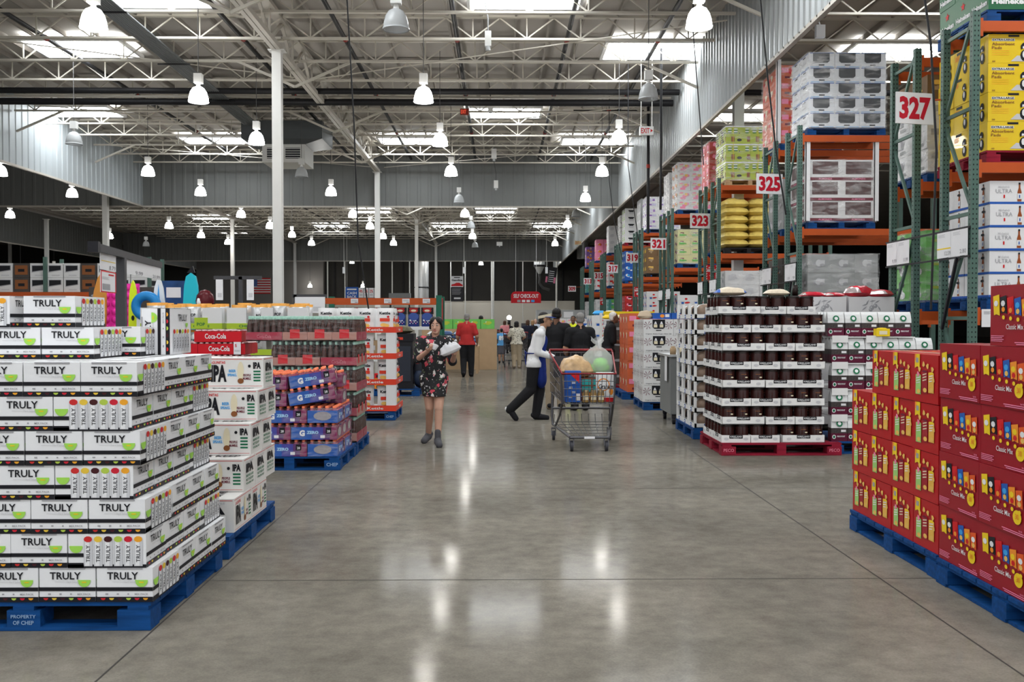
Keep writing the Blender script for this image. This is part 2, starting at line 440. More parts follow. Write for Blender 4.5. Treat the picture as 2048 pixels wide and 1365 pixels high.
lamps = [  # px, py of the bell, lit, where
    (187, 38, 1, 'large, at the upper corner over the beverage pallets'), (397, 190, 1, 'below the cable tray, before the tall column'), (847, 190, 1, 'over the woman in the flowered dress, before the black pipes'),
    (792, 40, 0, 'over the middle aisle, largest of the dark ones'), (1398, 36, 1, 'large, before the ribbed long panel'), (513, 277, 1, 'beside the tall column under the ceiling diffuser'),
    (880, 280, 1, 'just under a bright skylight in the middle'), (1238, 274, 1, 'over the aisle between skylight and white exit sign'), (1297, 184, 0, 'dark, hanging above the white exit sign'),
    (296, 342, 1, 'over the surfboards, before the first cross panel'), (902, 342, 1, 'low in the middle before the first cross panel'), (1204, 342, 1, 'over the aisle below the exit sign'),
    (1, 342, 1, 'cut by the frame edge at the pale panel'), (148, 277, 0, 'dark, beside the pale panel'), (603, 345, 0, 'dark, beside the tall column before the cross panel'),
    (918, 398, 0, 'dark, low against the first cross panel'), (144, 386, 1, 'below the pale panel'), (401, 383, 1, 'against the first cross panel above the green trims'),
    (662, 383, 1, 'against the first cross panel between two columns'), (1171, 395, 1, 'against the first cross panel near the aisle numbers'), (20, 429, 1, 'low at the frame edge'),
    (706, 428, 1, 'just under the first cross panel near the second column'), (930, 427, 1, 'just under the first cross panel in the middle'), (482, 428, 1, 'under the cross panel beside a lit truss'),
    (540, 451, 1, 'before the tall column, second cross bay'), (338, 451, 1, 'over the boogie boards, second cross bay'), (740, 452, 1, 'close before the second column'),
    (1135, 448, 1, 'under the skylight near the aisle numbers'), (1152, 427, 0, 'dark, beside the long panel'), (942, 450, 0, 'dark, small, beside a skylight'), (945, 472, 1, 'small, between two skylights'),
    (402, 470, 1, 'over the flag aisle, small'), (584, 469, 1, 'just beyond the tall column, small'), (219, 472, 1, 'beside the price sheet stand'), (766, 472, 1, 'beside the second column, small'),
    (623, 486, 1, 'before the second cross panel near the tall column'), (787, 486, 1, 'before the second cross panel near the third column'), (1110, 487, 1, 'before the second cross panel near the aisle numbers'),
    (292, 488, 0, 'dark, before the second cross panel'), (950, 490, 0, 'dark, before the second cross panel in the middle'), (456, 484, 1, 'beside the column near the flag')]
for i, (px, py, lit, where) in enumerate(lamps):
    Y = 9310.0 / (VPY - py)
    p = AY(px, py, Y)
    if abs(p.y - 41.3) < .6: p.y -= 1.0
    if abs(p.y - 78.7) < .6: p.y -= 1.0
    src = LIT if lit else OFF
    adj = 'glowing' if lit else 'unlit grey'
    if src.get('label') is None:
        o = src; o.location = p
    else: o = copy_tree(src, p)
    tag(o, adj + ' bell-shaped ceiling lamp ' + where, 'ceiling lamp', 'bell-shaped ceiling lamps')
def hang(o, label):
    o['label'] = label
    for c in o.children:
        if c.name.startswith('suspension_cord'):
            m = MB(); m.cyl((0, 0, .45), (0, 0, 8.78 - o.location.z), .012, CORD, n=5); c.data = m.mesh('suspension_cord')
for px, py, Y, where in ((620, 572, 90, 'behind the popcorn bags'), (726, 572, 88, 'above the cash back sign'), (962, 527, 86, 'under the second cross panel in the middle'), (704, 524, 86, 'under the second cross panel beside the second column'), (845, 572, 86, 'against the silver duct'),
                         (41, 545, 62, 'before the boxed televisions at the frame edge'), (108, 535, 70, 'above the boxed televisions')):
    hang(copy_tree(LIT, AY(px, py, Y)), 'small glowing bell-shaped ceiling lamp ' + where)
for x in (-14, -10, -6, -2, 2, 5):  # unseen extra lamps added to brighten the beige checkout wall
    copy_tree(LIT, (x, 80.6, 6.9), label='added unseen bell-shaped ceiling lamp brightening the checkout wall, behind the second cross panel', group='added lamps brightening the checkout wall')
for x in (-9, -1, 7):
    for y in (-4, 3, 9):
        copy_tree(LIT, (x, y, 6.4), label='glowing bell-shaped ceiling lamp behind the camera position', group='lamps behind the viewer')
# pipes, trays, cables
def pipe(p0, p1, r, label, coup=2.6, name='sprinkler_pipe'):
    p0, p1 = V(p0), V(p1)
    t = thing(name, label, 'pipe', p0)
    d = p1 - p0
    m = MB(); m.cyl((0, 0, 0), d, r, BLKP, n=10); m.build('pipe_run', t)
    k = int(d.length / coup); me = None
    for i in range(1, min(k, 8)):
        q = d * (i / k); e = d.normalized() * .06
        if me is None:
            mm = MB(); mm.cyl(-e, e, r * 1.25, RPIPE if coup < 9 else BLKP, n=10); me = mm.mesh('coupling')
        put(me, 'coupling', t, q)
for i, x in enumerate((-11.1, -8.75, -6.3, -3.8, -1.05, 1.65, 3.9)):
    pipe((x, 12, 8.42), (x, 40.8, 8.42), .055, 'thin black sprinkler pipe along the roof, %s from the frame edge with the pale panel' % ORD[i], 4.8)
for i, x in enumerate((-12, -6.6, -1.6, 2.4)):
    pipe((x, 42.5, 8.42), (x, 78, 8.42), .045, 'thin black sprinkler pipe in the second roof bay, %s across from the pale panel side' % ORD[i], 6)
pipe((-15.2, 27.1, 8.0), (5.1, 27.1, 8.0), .085, 'upper of two thick black pipes crossing the ceiling', 12, 'main_pipe')
pipe((-14.6, 28.1, 7.92), (5.1, 28.1, 7.92), .10, 'lower of two thick black pipes crossing the ceiling', 12, 'main_pipe')
pipe((6, 27.1, 8.0), (16, 27.1, 8.0), .085, 'thick black pipe crossing behind the ribbed long panel', 12, 'main_pipe')
pipe((2.35, 30.5, 8.2), (4.6, 30.5, 8.2), .05, 'short black branch pipe with red elbow beside the long panel', 1.0, 'branch_pipe')
pipe((4.75, 30.5, 8.6), (4.75, 30.5, 4.3), .05, 'black riser pipe dropping before the ribbed long panel', 1.6, 'riser_pipe')
mb = MB()
for i in range(9): mb.cyl((-8.25 + i * .055, 15, 7.98), (-8.42 + i * .055, 31.6, 7.98), .024, mat('conduit_grey', (.13, .14, .145), .5, .3, var=.05), n=6)
for y in range(16, 31, 4): mb.box(-8.55, -7.75, y - .03, y + .03, 7.9, 7.93, BLKP)
tag(mb.build('conduit_rack'), 'grey bundle of parallel electrical conduits along the ceiling joists', 'conduit')
# ceiling air diffuser
UH = mat('diffuser_white', (.72, .72, .70), .5, var=.03)
t = thing('air_diffuser', 'white square ceiling air diffuser with dark grilles beside the tall column', 'air vent', (-7.3, 33, 7.1))
m = MB(); m.box(-1.35, 1.35, -1.0, 1.0, .5, 1.1, mat('duct_dark', (.10, .11, .115), .5, .3)); m.build('duct_box', t)
m = MB(); m.add([(-1.35, -1, .5), (1.35, -1, .5), (1.35, 1, .5), (-1.35, 1, .5), (-.68, -.7, .35), (.68, -.7, .35), (.68, .7, .35), (-.68, .7, .35)],
                [(0, 1, 5, 4), (1, 2, 6, 5), (2, 3, 7, 6), (3, 0, 4, 7)], mat('duct_dark', (.1, .1, .1))); m.build('tapered_neck', t)
m = MB(); m.box(-.72, .72, -.72, .72, -.25, .36, UH); m.build('housing', t)
for x0 in (-.56, .06):
    m = MB(); m.rect(Plane((x0, -.72, -.12), (1, 0, 0), (0, 0, 1)), 0, 0, .5, .36, BLACK, .004)
    for k in range(5): m.box(x0, x0 + .5, -.735, -.725, -.1 + k * .075, -.08 + k * .075, BALL)
    m.build('grille', t)
def cable(pts, label, r=.012):
    if pts[0].z < 8.75: pts = [V((pts[0].x, pts[0].y, 8.78))] + pts
    m = MB(); m.tube(pts, r, BLKP, n=5); return tag(m.build('hanging_cable'), label, 'cable')
cable([AY(694, 0, 14), AY(708, 250, 14), AY(716, 480, 14), AY(734, 600, 14), AY(737, 618, 14)], 'long thin black cable hanging from roof down over the kettle chip bags')
cable([AY(1521, 0, 12.5), AY(1535, 150, 12.5), AY(1552, 300, 12.5), AY(1572, 430, 12.5)], 'thin black cable hanging before the red wrapped pallet beside 325')
cable([AY(1386, 60, 20), AY(1397, 200, 20), AY(1407, 330, 20)], 'thin black cable hanging before the ribbed panel by the large lamp')
cable([AY(1850, 0, 9), AY(1862, 90, 9), AY(1873, 300, 9), AY(1862, 620, 9)], 'thin black cable hanging beside the 327 sign post')
cable([AY(1218, 360, 30), AY(1228, 440, 30), AY(1245, 520, 30)], 'short thin black cable hanging over the 317 sign')
cable([AY(1256, 330, 26), AY(1268, 420, 26), AY(1280, 500, 26)], 'thin black cable hanging over the 319 sign')
cable([AY(1322, 215, 25), AY(1322, 300, 25), AY(1321, 420, 25)], 'thicker black drop cable before the cartons of the 321 rack', .035)
# exit signs and other hanging things
def exit_sign(px, py, Y, w, h, face, ink, label, drop, arrow=True):
    p = AY(px, py, Y); t = thing('exit_sign', label, 'sign', p)
    m = MB(); m.box(-w / 2, w / 2, -.04, .04, -h / 2, h / 2, face)
    P = Plane((0, -.04, 0), (1, 0, 0), (0, 0, 1))
    m.text(P, 'EXIT', -w * .1, 0, h * .62, ink, w * .62)
    if arrow: m.poly(P, [(w * .28, -h * .2), (w * .45, 0), (w * .28, h * .2)], ink, .003)
    m.build('sign_box', t)
    for sx in (-.4, .4):
        m = MB(); m.cyl((sx * w, 0, h / 2), (sx * w, 0, 8.795 - p.z), .010, STEELW, n=5); m.build('hanger_rod', t)
exit_sign(1293, 262, 25, .36, .22, WHITE, RED, 'white exit sign with red letters and arrow hanging by ribbed panel', 1.4)
exit_sign(929, 224, 29.5, .26, .19, mat('exit_dark_red', (.25, .03, .02), .5), mat('exit_glow', (.9, .10, .05), .5, var=0, emit=.5), 'dark exit sign with glowing red letters over middle aisle', .8, False)
exit_sign(1156, 486, 60, .42, .26, CREAM, ORANGE, 'small far exit sign beside the long panel', .8)
def ceil_box(px, py, Y, w, h, label):
    p = AY(px, py, Y); t = thing('ceiling_control_box', label, 'electrical box', p)
    m = MB(); m.box(-w / 2, w / 2, -.06, .06, -h / 2, h / 2, BALL); m.build('enclosure', t)
    m = MB(); m.tube([(0, 0, h / 2), (0, .05, h / 2 + .3), (-.08, .1, h / 2 + .75), (-.08, .1, 8.795 - p.z)], .015, CORD, n=5); m.build('cable', t)
    m = MB(); m.cyl((0, -.02, -h / 2), (0, -.02, -h / 2 - .09), .05, BELLOFF); m.build('sensor', t)
ceil_box(976, 78, 21, .14, .33, 'tall white control box hanging high at top middle of the ceiling')
ceil_box(981, 214, 29, .16, .32, 'white control box hanging between the glowing middle lamp and skylight')
ceil_box(988, 308, 37, .2, .38, 'white control box hanging beneath the middle skylight row')
ceil_box(992, 369, 40, .18, .32, 'white camera box against the first cross panel')
ceil_box(999, 488, 74, .45, .3, 'small white speaker box before the second cross panel')
t = thing('pipe_bundle_hanger', 'white hook hanger above brown carton roof of 325 rack', 'hanger', AY(1640, 62, 17))
m = MB(); m.box(-.08, .08, -.05, .05, -.12, .1, WHITE); m.build('block', t)
m = MB(); m.tube([(0, 0, .1), (-.05, 0, .25), (.05, 0, .4), (0, 0, .7)], .012, WHITE, n=5); m.build('hook', t)
# checkout end of the store
def hangers(t, p, xs, z0):
    for x in xs: m = MB(); m.cyl((x, 0, z0), (x, 0, 8.795 - p.z), .012, STEELW, n=5); m.build('hanger_wire', t)
BANB = mat('banner_black', (.03, .03, .035), .6, var=0)
p = AY(1052, 595, 74); t = thing('checkout_sign', 'red round-topped SELF CHECK-OUT sign hanging before beige wall', 'sign', p)
m = MB(); w, h = 2.34, .9
out = [(-w / 2, -h / 2), (w / 2, -h / 2), (w / 2, h * .1)] + [(w / 2 - .35 + .35 * math.cos(R(a)), h * .1 + .36 * math.sin(R(a))) for a in range(15, 91, 15)] + [(-w / 2 + .35 + .35 * math.cos(R(a)), h * .1 + .36 * math.sin(R(a))) for a in range(90, 166, 15)] + [(-w / 2, h * .1)]
k = len(out)
m.add([(x, -.03, z) for x, z in out] + [(x, .03, z) for x, z in out], [tuple(range(k)), tuple(range(2 * k - 1, k - 1, -1))] + [(i, i + k, (i + 1) % k + k, (i + 1) % k) for i in range(k)], mat('sign_red', (.50, .012, .02), .5, var=0))
P = Plane((0, -.03, 0), (1, 0, 0), (0, 0, 1))
m.text(P, 'SELF CHECK-OUT', 0, .1, .30, WHITE, 1.95, l=.006, bold=.02)
for i, c in enumerate((INK, WHITE, PAPER, SKYB)): m.rect(P, -.68 + i * .36, -.38, -.42 + i * .36, -.2, c, .006)
m.build('panel', t)
for sx in (-.8, .8):
    m = MB(); m.cyl((sx, 0, .3), (sx, 0, 8.795 - p.z), .012, STEELW, n=5); m.build('hanger_wire', t)
p = AY(914, 578, 79); t = thing('gasoline_banner', 'tall hanging banner, white Gasoline panel with red car over black text panel', 'banner', p)
m = MB(); m.box(-.52, .52, -.01, .01, .15, 1.05, PAPER); P = Plane((0, -.01, 0), (1, 0, 0), (0, 0, 1))
m.text(P, 'Gasoline', 0, .72, .17, BLACK, .9, l=.006, bold=.04); m.rect(P, -.25, .9, .25, .97, BLACK, .006)
m.poly(P, [(-.48, .22), (-.45, .36), (-.2, .42), (-.05, .5), (.2, .5), (.38, .38), (.48, .34), (.48, .22)], RED, .006); m.build('upper_panel', t)
m = MB(); m.box(-.52, .52, -.01, .01, -1.05, .12, BANB)
for i in range(6): m.rect(P, -.42, -.02 - i * .09, .35 - .05 * (i % 3), .01 - i * .09, INK, .006)
m.rect(P, -.25, -.85, .3, -.72, PAPER, .006); m.build('lower_panel', t)
hangers(t, p, (-.48, .48), 1.0)
p = AY(724, 586, 70); t = thing('cash_back_sign', 'dark blue CASH BACK sign with white percent squares above the rack', 'sign', p)
m = MB(); m.box(-1.2, -.28, -.02, .02, -.42, .42, BLUE); P = Plane((0, -.02, 0), (1, 0, 0), (0, 0, 1))
m.text(P, 'CASH', -.74, -.02, .2, WHITE, .7, l=.006, bold=.02); m.text(P, 'BACK', -.74, -.29, .2, WHITE, .7, l=.006, bold=.02); m.rect(P, -1.1, .2, -.4, .3, WHITE, .006); m.build('title_panel', t)
for i, s in enumerate(('4%', '3%', '2%', '1%')):
    m = MB(); x0 = -.24 + i * .38; m.box(x0, x0 + .34, -.02, .02, -.36, .36, PAPER); m.text(P, s, x0 + .17, .12, .22, RED, .24, l=.006); m.rect(P, x0 + .06, -.22, x0 + .28, -.1, PALE, .006); m.build('percent_square', t)
hangers(t, p, (-1.1, 1.2), .3)
p = AY(1102, 552, 80); t = thing('photo_banner', 'tilted dark hanging banner with white lines and pale photos', 'banner', p)
m = MB(); M = Matrix.Rotation(R(8), 4, 'Y'); m.box(-.45, .45, -.02, .02, -.75, .75, BANB, M)
P = Plane((0, -.02, 0), (math.cos(R(8)), 0, -math.sin(R(8))), (math.sin(R(8)), 0, math.cos(R(8))))
for i in range(6): m.rect(P, -.2, .35 - i * .17, .25, .41 - i * .17, WHITE, .006)
for x in (-.42, .26): m.rect(P, x, -.6, x + .16, -.1, PINK, .006)
m.build('panel', t)
hangers(t, p, (-.3, .4), .7)
p = AY(1079, 528, 84); t = thing('exhaust_duct', 'white round exhaust drum with grey funnel and flexible hose', 'duct', p)
m = MB(); m.cyl((0, 0, -.1), (0, 0, .75), .5, DUCT, n=20); m.build('drum', t)
m = MB(); m.cyl((0, 0, -.1), (0, 0, -.28), .53, BLKP, n=20); m.build('dark_band', t)
m = MB(); m.cyl((0, 0, -.28), (0, 0, -.9), .45, DUCT, .12, n=20); m.build('funnel', t)
m = MB(); m.tube([(0, 0, -.9), (.05, 0, -1.3), (.0, .1, -1.7), (.3, .2, -2.1), (.9, .3, -2.3)], .13, mat('hose_grey', (.08, .08, .08), .5), n=8); m.build('flexible_hose', t)
hangers(t, p, (-.3, .3), .7)
p = AY(1165, 462, 75); t = thing('corner_duct', 'fat pale vertical round duct in the far corner by long panel', 'duct', p)
m = MB(); m.cyl((0, 0, -2.2), (0, 0, 1.8), .45, DUCT, n=16); m.build('tube', t)
m = MB(); m.cyl((0, 0, -.3), (0, 0, -.2), .48, DUCT, n=16); m.build('collar', t)
for px, w, wh in ((901, .05, 'beside the gasoline banner'), (930, .05, 'just past the gasoline banner'), (985, .14, 'the thickest, over the bald shopper'), (1046, .04, 'over the checkout sign'), (1114, .09, 'behind the tilted banner'), (653, .06, 'near the popcorn display end'), (688, .05, 'beside the cash back sign'), (783, .05, 'between second and third columns'), (818, .05, 'beside the third column')):
    p = AY(px, 640, 83); m = MB(); m.cyl((0, 0, 0), (0, 0, 8.0), w, STEELW, n=8)
    o = m.build('conduit_post', None, (p.x, 83.6, .0)); tag(o, 'slim pale vertical pole at checkout end, ' + wh, 'pole')
p = AY(843, 572, 82); m = MB(); m.cyl((0, 0, -1.5), (0, 0, 8.795 - p.z), .62, DUCT, n=16); m.cyl((0, 0, -.2), (0, 0, -.1), .66, BLKP, n=16)
tag(m.build('vent_duct', None, p), 'silver vertical duct with dark ring behind the rack end', 'duct')
p = AY(799, 595, 80); m = MB(); m.box(-.9, .9, 0, .6, -.35, .35, mat('office_panel', (.28, .29, .29), .6)); m.box(-.85, -.75, .1, .5, -p.z, -.35, DARK); m.box(.75, .85, .1, .5, -p.z, -.35, DARK); tag(m.build('office_box', None, p), 'low grey equipment box above the blender pack rack', 'box')
for px, wh in ((928, 'beside the gasoline banner'), (1093, 'near the drum'), (688, 'above the cash back sign')):
    p = AY(px, 541, 76); m = MB(); m.box(-.1, .1, -.1, .1, -.25, .25, WHITE); m.cyl((0, 0, .25), (0, 0, 8.795 - p.z), .02, STEELW, n=5); tag(m.build('wireless_box', None, p), 'small white hanging box ' + wh, 'electrical box')
# ================================================================ pallets
def wood(name, col, worn):
    m = mat(name, col, .62, var=0, spec=.15)
    nt = m.node_tree; N = nt.nodes; L = nt.links; b = N['Principled BSDF']
    tc = N.new('ShaderNodeTexCoord'); mp = N.new('ShaderNodeMapping'); mp.inputs['Scale'].default_value = (3, 22, 22)
    n1 = N.new('ShaderNodeTexNoise'); n1.inputs['Scale'].default_value = 1.6; n1.inputs['Detail'].default_value = 6
    n2 = N.new('ShaderNodeTexNoise'); n2.inputs['Scale'].default_value = 9; n2.inputs['Detail'].default_value = 5
    L.new(tc.outputs['Object'], mp.inputs['Vector']); L.new(mp.outputs[0], n1.inputs['Vector']); L.new(tc.outputs['Object'], n2.inputs['Vector'])
    r = N.new('ShaderNodeValToRGB'); e = r.color_ramp.elements
    e[0].position = .25; e[0].color = tuple(x * .65 for x in col) + (1,); e[1].position = .7; e[1].color = tuple(min(1, x * 1.3) for x in col) + (1,)
    L.new(n1.outputs['Fac'], r.inputs[0])
    q = N.new('ShaderNodeMapRange'); q.inputs[1].default_value = .68; q.inputs[2].default_value = .78
    L.new(n2.outputs['Fac'], q.inputs[0])
    mx = N.new('ShaderNodeMix'); mx.data_type = 'RGBA'; mx.inputs[7].default_value = tuple(worn) + (1,)
    L.new(q.outputs[0], mx.inputs[0]); L.new(r.outputs[0], mx.inputs[6]); L.new(mx.outputs[2], b.inputs['Base Color'])
    return m
PALM = {'blue': wood('pallet_blue', (.005, .055, .20), (.06, .15, .32)), 'red': wood('pallet_red', (.24, .010, .028), (.38, .08, .10)),
        'wood': wood('pallet_wood', (.45, .30, .16), (.55, .42, .26)), 'black': wood('pallet_black', (.02, .02, .022), (.06, .06, .06))}
PALP = {}
PH = .142
def pallet(col, w, d, x, y, z, label, rz=0.0, mark='', side=''):
    """block pallet; x, y is the middle of its footprint"""
    k = (col, round(w, 2), round(d, 2), mark, side)
    if k in PALP: return tag(copy_tree(PALP[k], (x, y, z), rz), label, 'pallet')
    m = PALM[col]; t = thing('pallet', label, 'pallet', (x, y, z), rz); PALP[k] = t
    b = MB(); n = 9; bw = d / n
    for i in range(n): b.box(-w / 2, w / 2, -d / 2 + i * bw + .006, -d / 2 + (i + 1) * bw - .006, .12, PH, m)
    for i in (-1, 0, 1): b.box(i * (w / 2 - .06) - .05, i * (w / 2 - .06) + .05, -d / 2, d / 2, .10, .12, m)
    b.build('top_deck', t)
    b = MB()
    for i in (-1, 0, 1): b.box(-w / 2, w / 2, i * (d / 2 - .06) - .06, i * (d / 2 - .06) + .06, .002, .02, m)
    for i in (-1, 1): b.box(i * (w / 2 - .06) - .05, i * (w / 2 - .06) + .05, -d / 2 + .12, d / 2 - .12, .002, .018, m)
    b.build('bottom_deck', t)
    mk = mat('pallet_stencil', (.28, .42, .62), .7, var=.3, scale=40) if col != 'red' else mat('pallet_stencil_red', (.75, .20, .28), .7, var=.2, scale=30)
    for i in (-1, 0, 1):
        for j in (-1, 0, 1):
            bx = .16 if i or ' ' in mark else .10
            b = MB(); b.box(-bx / 2, bx / 2, -.07, .07, .02, .10, m)
            s = mark if (j == -1 and (i == 0 if ' ' in mark else i != 0)) else ''
            if s and ' ' in s:
                a, c = s.split(' ', 1)
                b.text(Plane((0, -.07, .06), (1, 0, 0), (0, 0, 1)), a, 0, .012, .017, mk, .12); b.text(Plane((0, -.07, .06), (1, 0, 0), (0, 0, 1)), c, 0, -.018, .02, mk, .10)
            elif s: b.text(Plane((0, -.07, .06), (1, 0, 0), (0, 0, 1)), s, 0, 0, .035, mk)
            b.build('block', t, (i * (w / 2 - bx / 2), j * (d / 2 - .07), 0))
    return t
def box_inst(me, name, x, y, z, label, cat, group=None, rz=0.0, tilt=None):
    o = put(me, name, None, (x, y, z), rz)
    if tilt: o.rotation_euler = (tilt[0], tilt[1], rz)
    return tag(o, label, cat, group)
# ================================================================ hard seltzer pallet, near left
TW, TD, TH = .272, .376, .1655
TWHITE = mat('seltzer_card', (.82, .83, .85), .36, var=.02, spec=.3)
CANB = mat('print_can_silver', (.60, .61, .64), .4, var=0)
FRUIT = [mat('fruit_%d' % i, c, .5, var=0) for i, c in enumerate(((.60, .03, .03), (.80, .55, .06), (.06, .012, .015), (.45, .60, .08), (.60, .02, .04), (.85, .38, .03)))]
def truly_face(mb, P, w, h):
    mb.rect(P, 0, 0, w, .15 * h, BLACK)
    for i in range(6):
        mb.disc(P, w * (.12 + .15 * i), .115 * h, w * .043, (FRUIT[i]), h * .062, n=8, l=.0022, a0=180, a1=360)
    mb.rect(P, 0, .32 * h, w, .43 * h, BLACK)
    for i, (a, b) in enumerate(((.16, .21), (.36, .40), (.55, .58))): mb.rect(P, w * a, .21 * h, w * b, .25 * h, INK)
    mb.text(P, 'MIX PACK', w * .80, .23 * h, .055 * h, INK, w * .24)
    mb.text(P, 'TRULY', w * .47, .765 * h, .215 * h, BLACK, w * .55, bold=.018)
    mb.rect(P, w * .28, .585 * h, w * .48, .595 * h, PALE)
    mb.text(P, 'Hard Seltzer', w * .60, .59 * h, .05 * h, PALE, w * .22)
    mb.disc(P, w * .80, .645 * h, w * .115, GREEN, h * .21, n=12, l=.0022, a0=180, a1=360)
    mb.rect(P, w * .76, .56 * h, w * .84, .595 * h, YELLOW, .003)
    mb.rect(P, w * .2, .955 * h, w * .82, h, INK)
def cans_face(mb, P, w, h):
    mb.rect(P, 0, 0, w, .10 * h, BLACK)
    mb.rect(P, 0, 0, w * .20, .15 * h, BLACK); mb.rect(P, 0, .32 * h, w * .20, .43 * h, BLACK)
    mb.disc(P, w * .105, .645 * h, w * .085, GREEN, h * .21, n=12, l=.0022, a0=180, a1=360)
    cw = w * .118
    for i in range(6):
        x = w * .20 + i * w * .128
        mb.rect(P, x + cw * .04, .05 * h, x + cw * .96, .82 * h, CANB, .0018)
        mb.rect(P, x + cw * .18, .055 * h, x + cw * .62, .80 * h, TWHITE, .0021)
        mb.disc(P, x + cw / 2, .84 * h, cw * .46, FRUIT[i], h * .09, n=10, l=.0025)
        mb.rect(P, x + cw * .1, .02 * h, x + cw * .9, .05 * h, BLACK, .002)
        mb.text(P, 'TRULY', x + cw * .5, .42 * h, cw * .42, BLACK, h * .50, rot=90, l=.003, bold=.01)
def truly_mesh():
    mb = MB(); mb.box(-TW / 2 + .0015, TW / 2 - .0015, -TD / 2 + .0015, TD / 2 - .0015, .001, TH - .001, TWHITE)
    P = sides(TW, TD, TH)
    truly_face(mb, P['F'], TW, TH); truly_face(mb, P['B'], TW, TH); cans_face(mb, P['R'], TD, TH); cans_face(mb, P['L'], TD, TH)
    Bt = Plane((-TW / 2, -TD / 2, 0), (0, 1, 0), (1, 0, 0))
    mb.text(Bt, 'TRULY', TD * .58, TW * .80, TW * .15, BLACK, TD * .42, bold=.012); mb.disc(Bt, TD * .78, TW * .68, TD * .06, GREEN, TW * .09, n=10, a0=180, a1=360)
    for i in range(6):
        x = TD * (.14 + .13 * i); mb.rect(Bt, x, TW * .06, x + TD * .11, TW * .44, CANB, .0018); mb.disc(Bt, x + TD * .055, TW * .50, TD * .05, FRUIT[i], TW * .05, n=8); mb.text(Bt, 'TRULY', x + TD * .055, TW * .25, TD * .045, BLACK, TW * .26, rot=90, l=.003)
    mb.rect(P['T'], .03, TD * .44, TW - .03, TD * .56, PALE); mb.rect(P['T'], .0, .0, TW, .004, PALE)
    return mb.mesh('seltzer_case')
TM = truly_mesh()
TY = 4.585
pallet('blue', 1.22, 1.19, -1.69 - .61, TY + .595, 0, 'blue pallet under the white seltzer cases, stencilled block at frame edge', mark='PROPERTY OF CHEP')
rx = [-1.675, -1.707, -1.711, -1.767, -1.733, -1.77, -1.743]
def seltzer(x, y, z, rz, label, tilt=None):
    return box_inst(TM, 'seltzer_case', x, y, z, label, 'drink case', 'white seltzer cases', rz, tilt)
for k in range(7):
    z = PH + k * TH; x1 = rx[k]; A = k % 2 == 0
    rw = 'bottom layer' if k == 0 else ORD[k] + ' layer up'
    j = lambda: random.uniform(-.004, .004)
    if A:
        for i in range(4):
            if x1 - TW * (i + .5) < -2.95: continue
            seltzer(x1 - TW * (i + .5) - .004 * i, TY + TD / 2 + j(), z, random.uniform(-.01, .01), 'white seltzer case, %s, front row, %s from the aisle corner' % (rw, ORD[i]))
        for i in range(3):
            for c in range(3):
                seltzer(x1 - TD * (c + .5) - .003 * c + j(), TY + TD + TW * (i + .5) + .004, z, R(90) + random.uniform(-.01, .01), 'white seltzer case, %s, %s behind the aisle corner case%s' % (rw, ORD[i], (', %s row in' % ORD[c]) if c else ''))
    else:
        seltzer(x1 - TD / 2, TY + TW / 2 + j(), z, R(90), 'white seltzer case, %s, aisle corner, can pictures facing front' % rw)
        for i in range(3):
            seltzer(x1 - TD - TW * (i + .5) - .004, TY + TD / 2 + j(), z, random.uniform(-.01, .01), 'white seltzer case, %s, front row, %s beside the corner case with cans' % (rw, ORD[i]))
        for i in range(6):
            seltzer(x1 - TD - TW * (i % 3 + .5) - .004, TY + TD * (1.5 + i // 3) + .004, z, 0, 'white seltzer case, %s, inside the stack, %s across, %s row back' % (rw, ORD[i % 3], ORD[1 + i // 3]))
        for i in range(1, 3):
            seltzer(x1 - TD / 2 + j(), TY + TW * (i + .5) + .004 * i, z, R(90) + random.uniform(-.012, .012), 'white seltzer case, %s, %s along the aisle side' % (rw, ORD[i]))
        seltzer(x1 - TW / 2 + j(), TY + 3 * TW + TD / 2 + .01, z, 0, 'white seltzer case, %s, rear aisle corner showing cans' % rw)
z = PH + 7 * TH; y8 = 4.985
for i in range(3): seltzer(-2.12 - TW * (i + .5) - .006 * i, y8 + TD / 2, z, 0, 'white seltzer case, eighth layer, front, %s from its aisle end' % ORD[i])
seltzer(-2.02 - TW / 2, y8 + TD + .19, z, 0, 'white seltzer case, eighth layer, partly hidden beside the upright case')
p = seltzer(-1.935 - TH / 2, 5.60 + TD / 2 - .02, z + TW / 2, 0, 'white seltzer case standing on end at the rear aisle corner')
p.rotation_euler = (0, R(-90), 0); p.location = (-1.93, 5.60 + TD / 2 - .02, z + TW / 2)
z = PH + 8 * TH
seltzer(-2.235 - TW / 2, 5.03 + TD / 2, z, 0, 'white seltzer case, topmost layer, name facing front, beside the sign stand')
seltzer(-2.235 - TW - .02 - TD / 2 + .1, 5.06 + TW / 2 + .3, z, R(90), 'white seltzer case, topmost layer, half hidden behind its neighbours')
seltzer(-2.235 - TW - .07 - TD / 2, 5.03 + TW / 2, z, R(90), 'white seltzer case, topmost layer, cans facing front at frame edge')
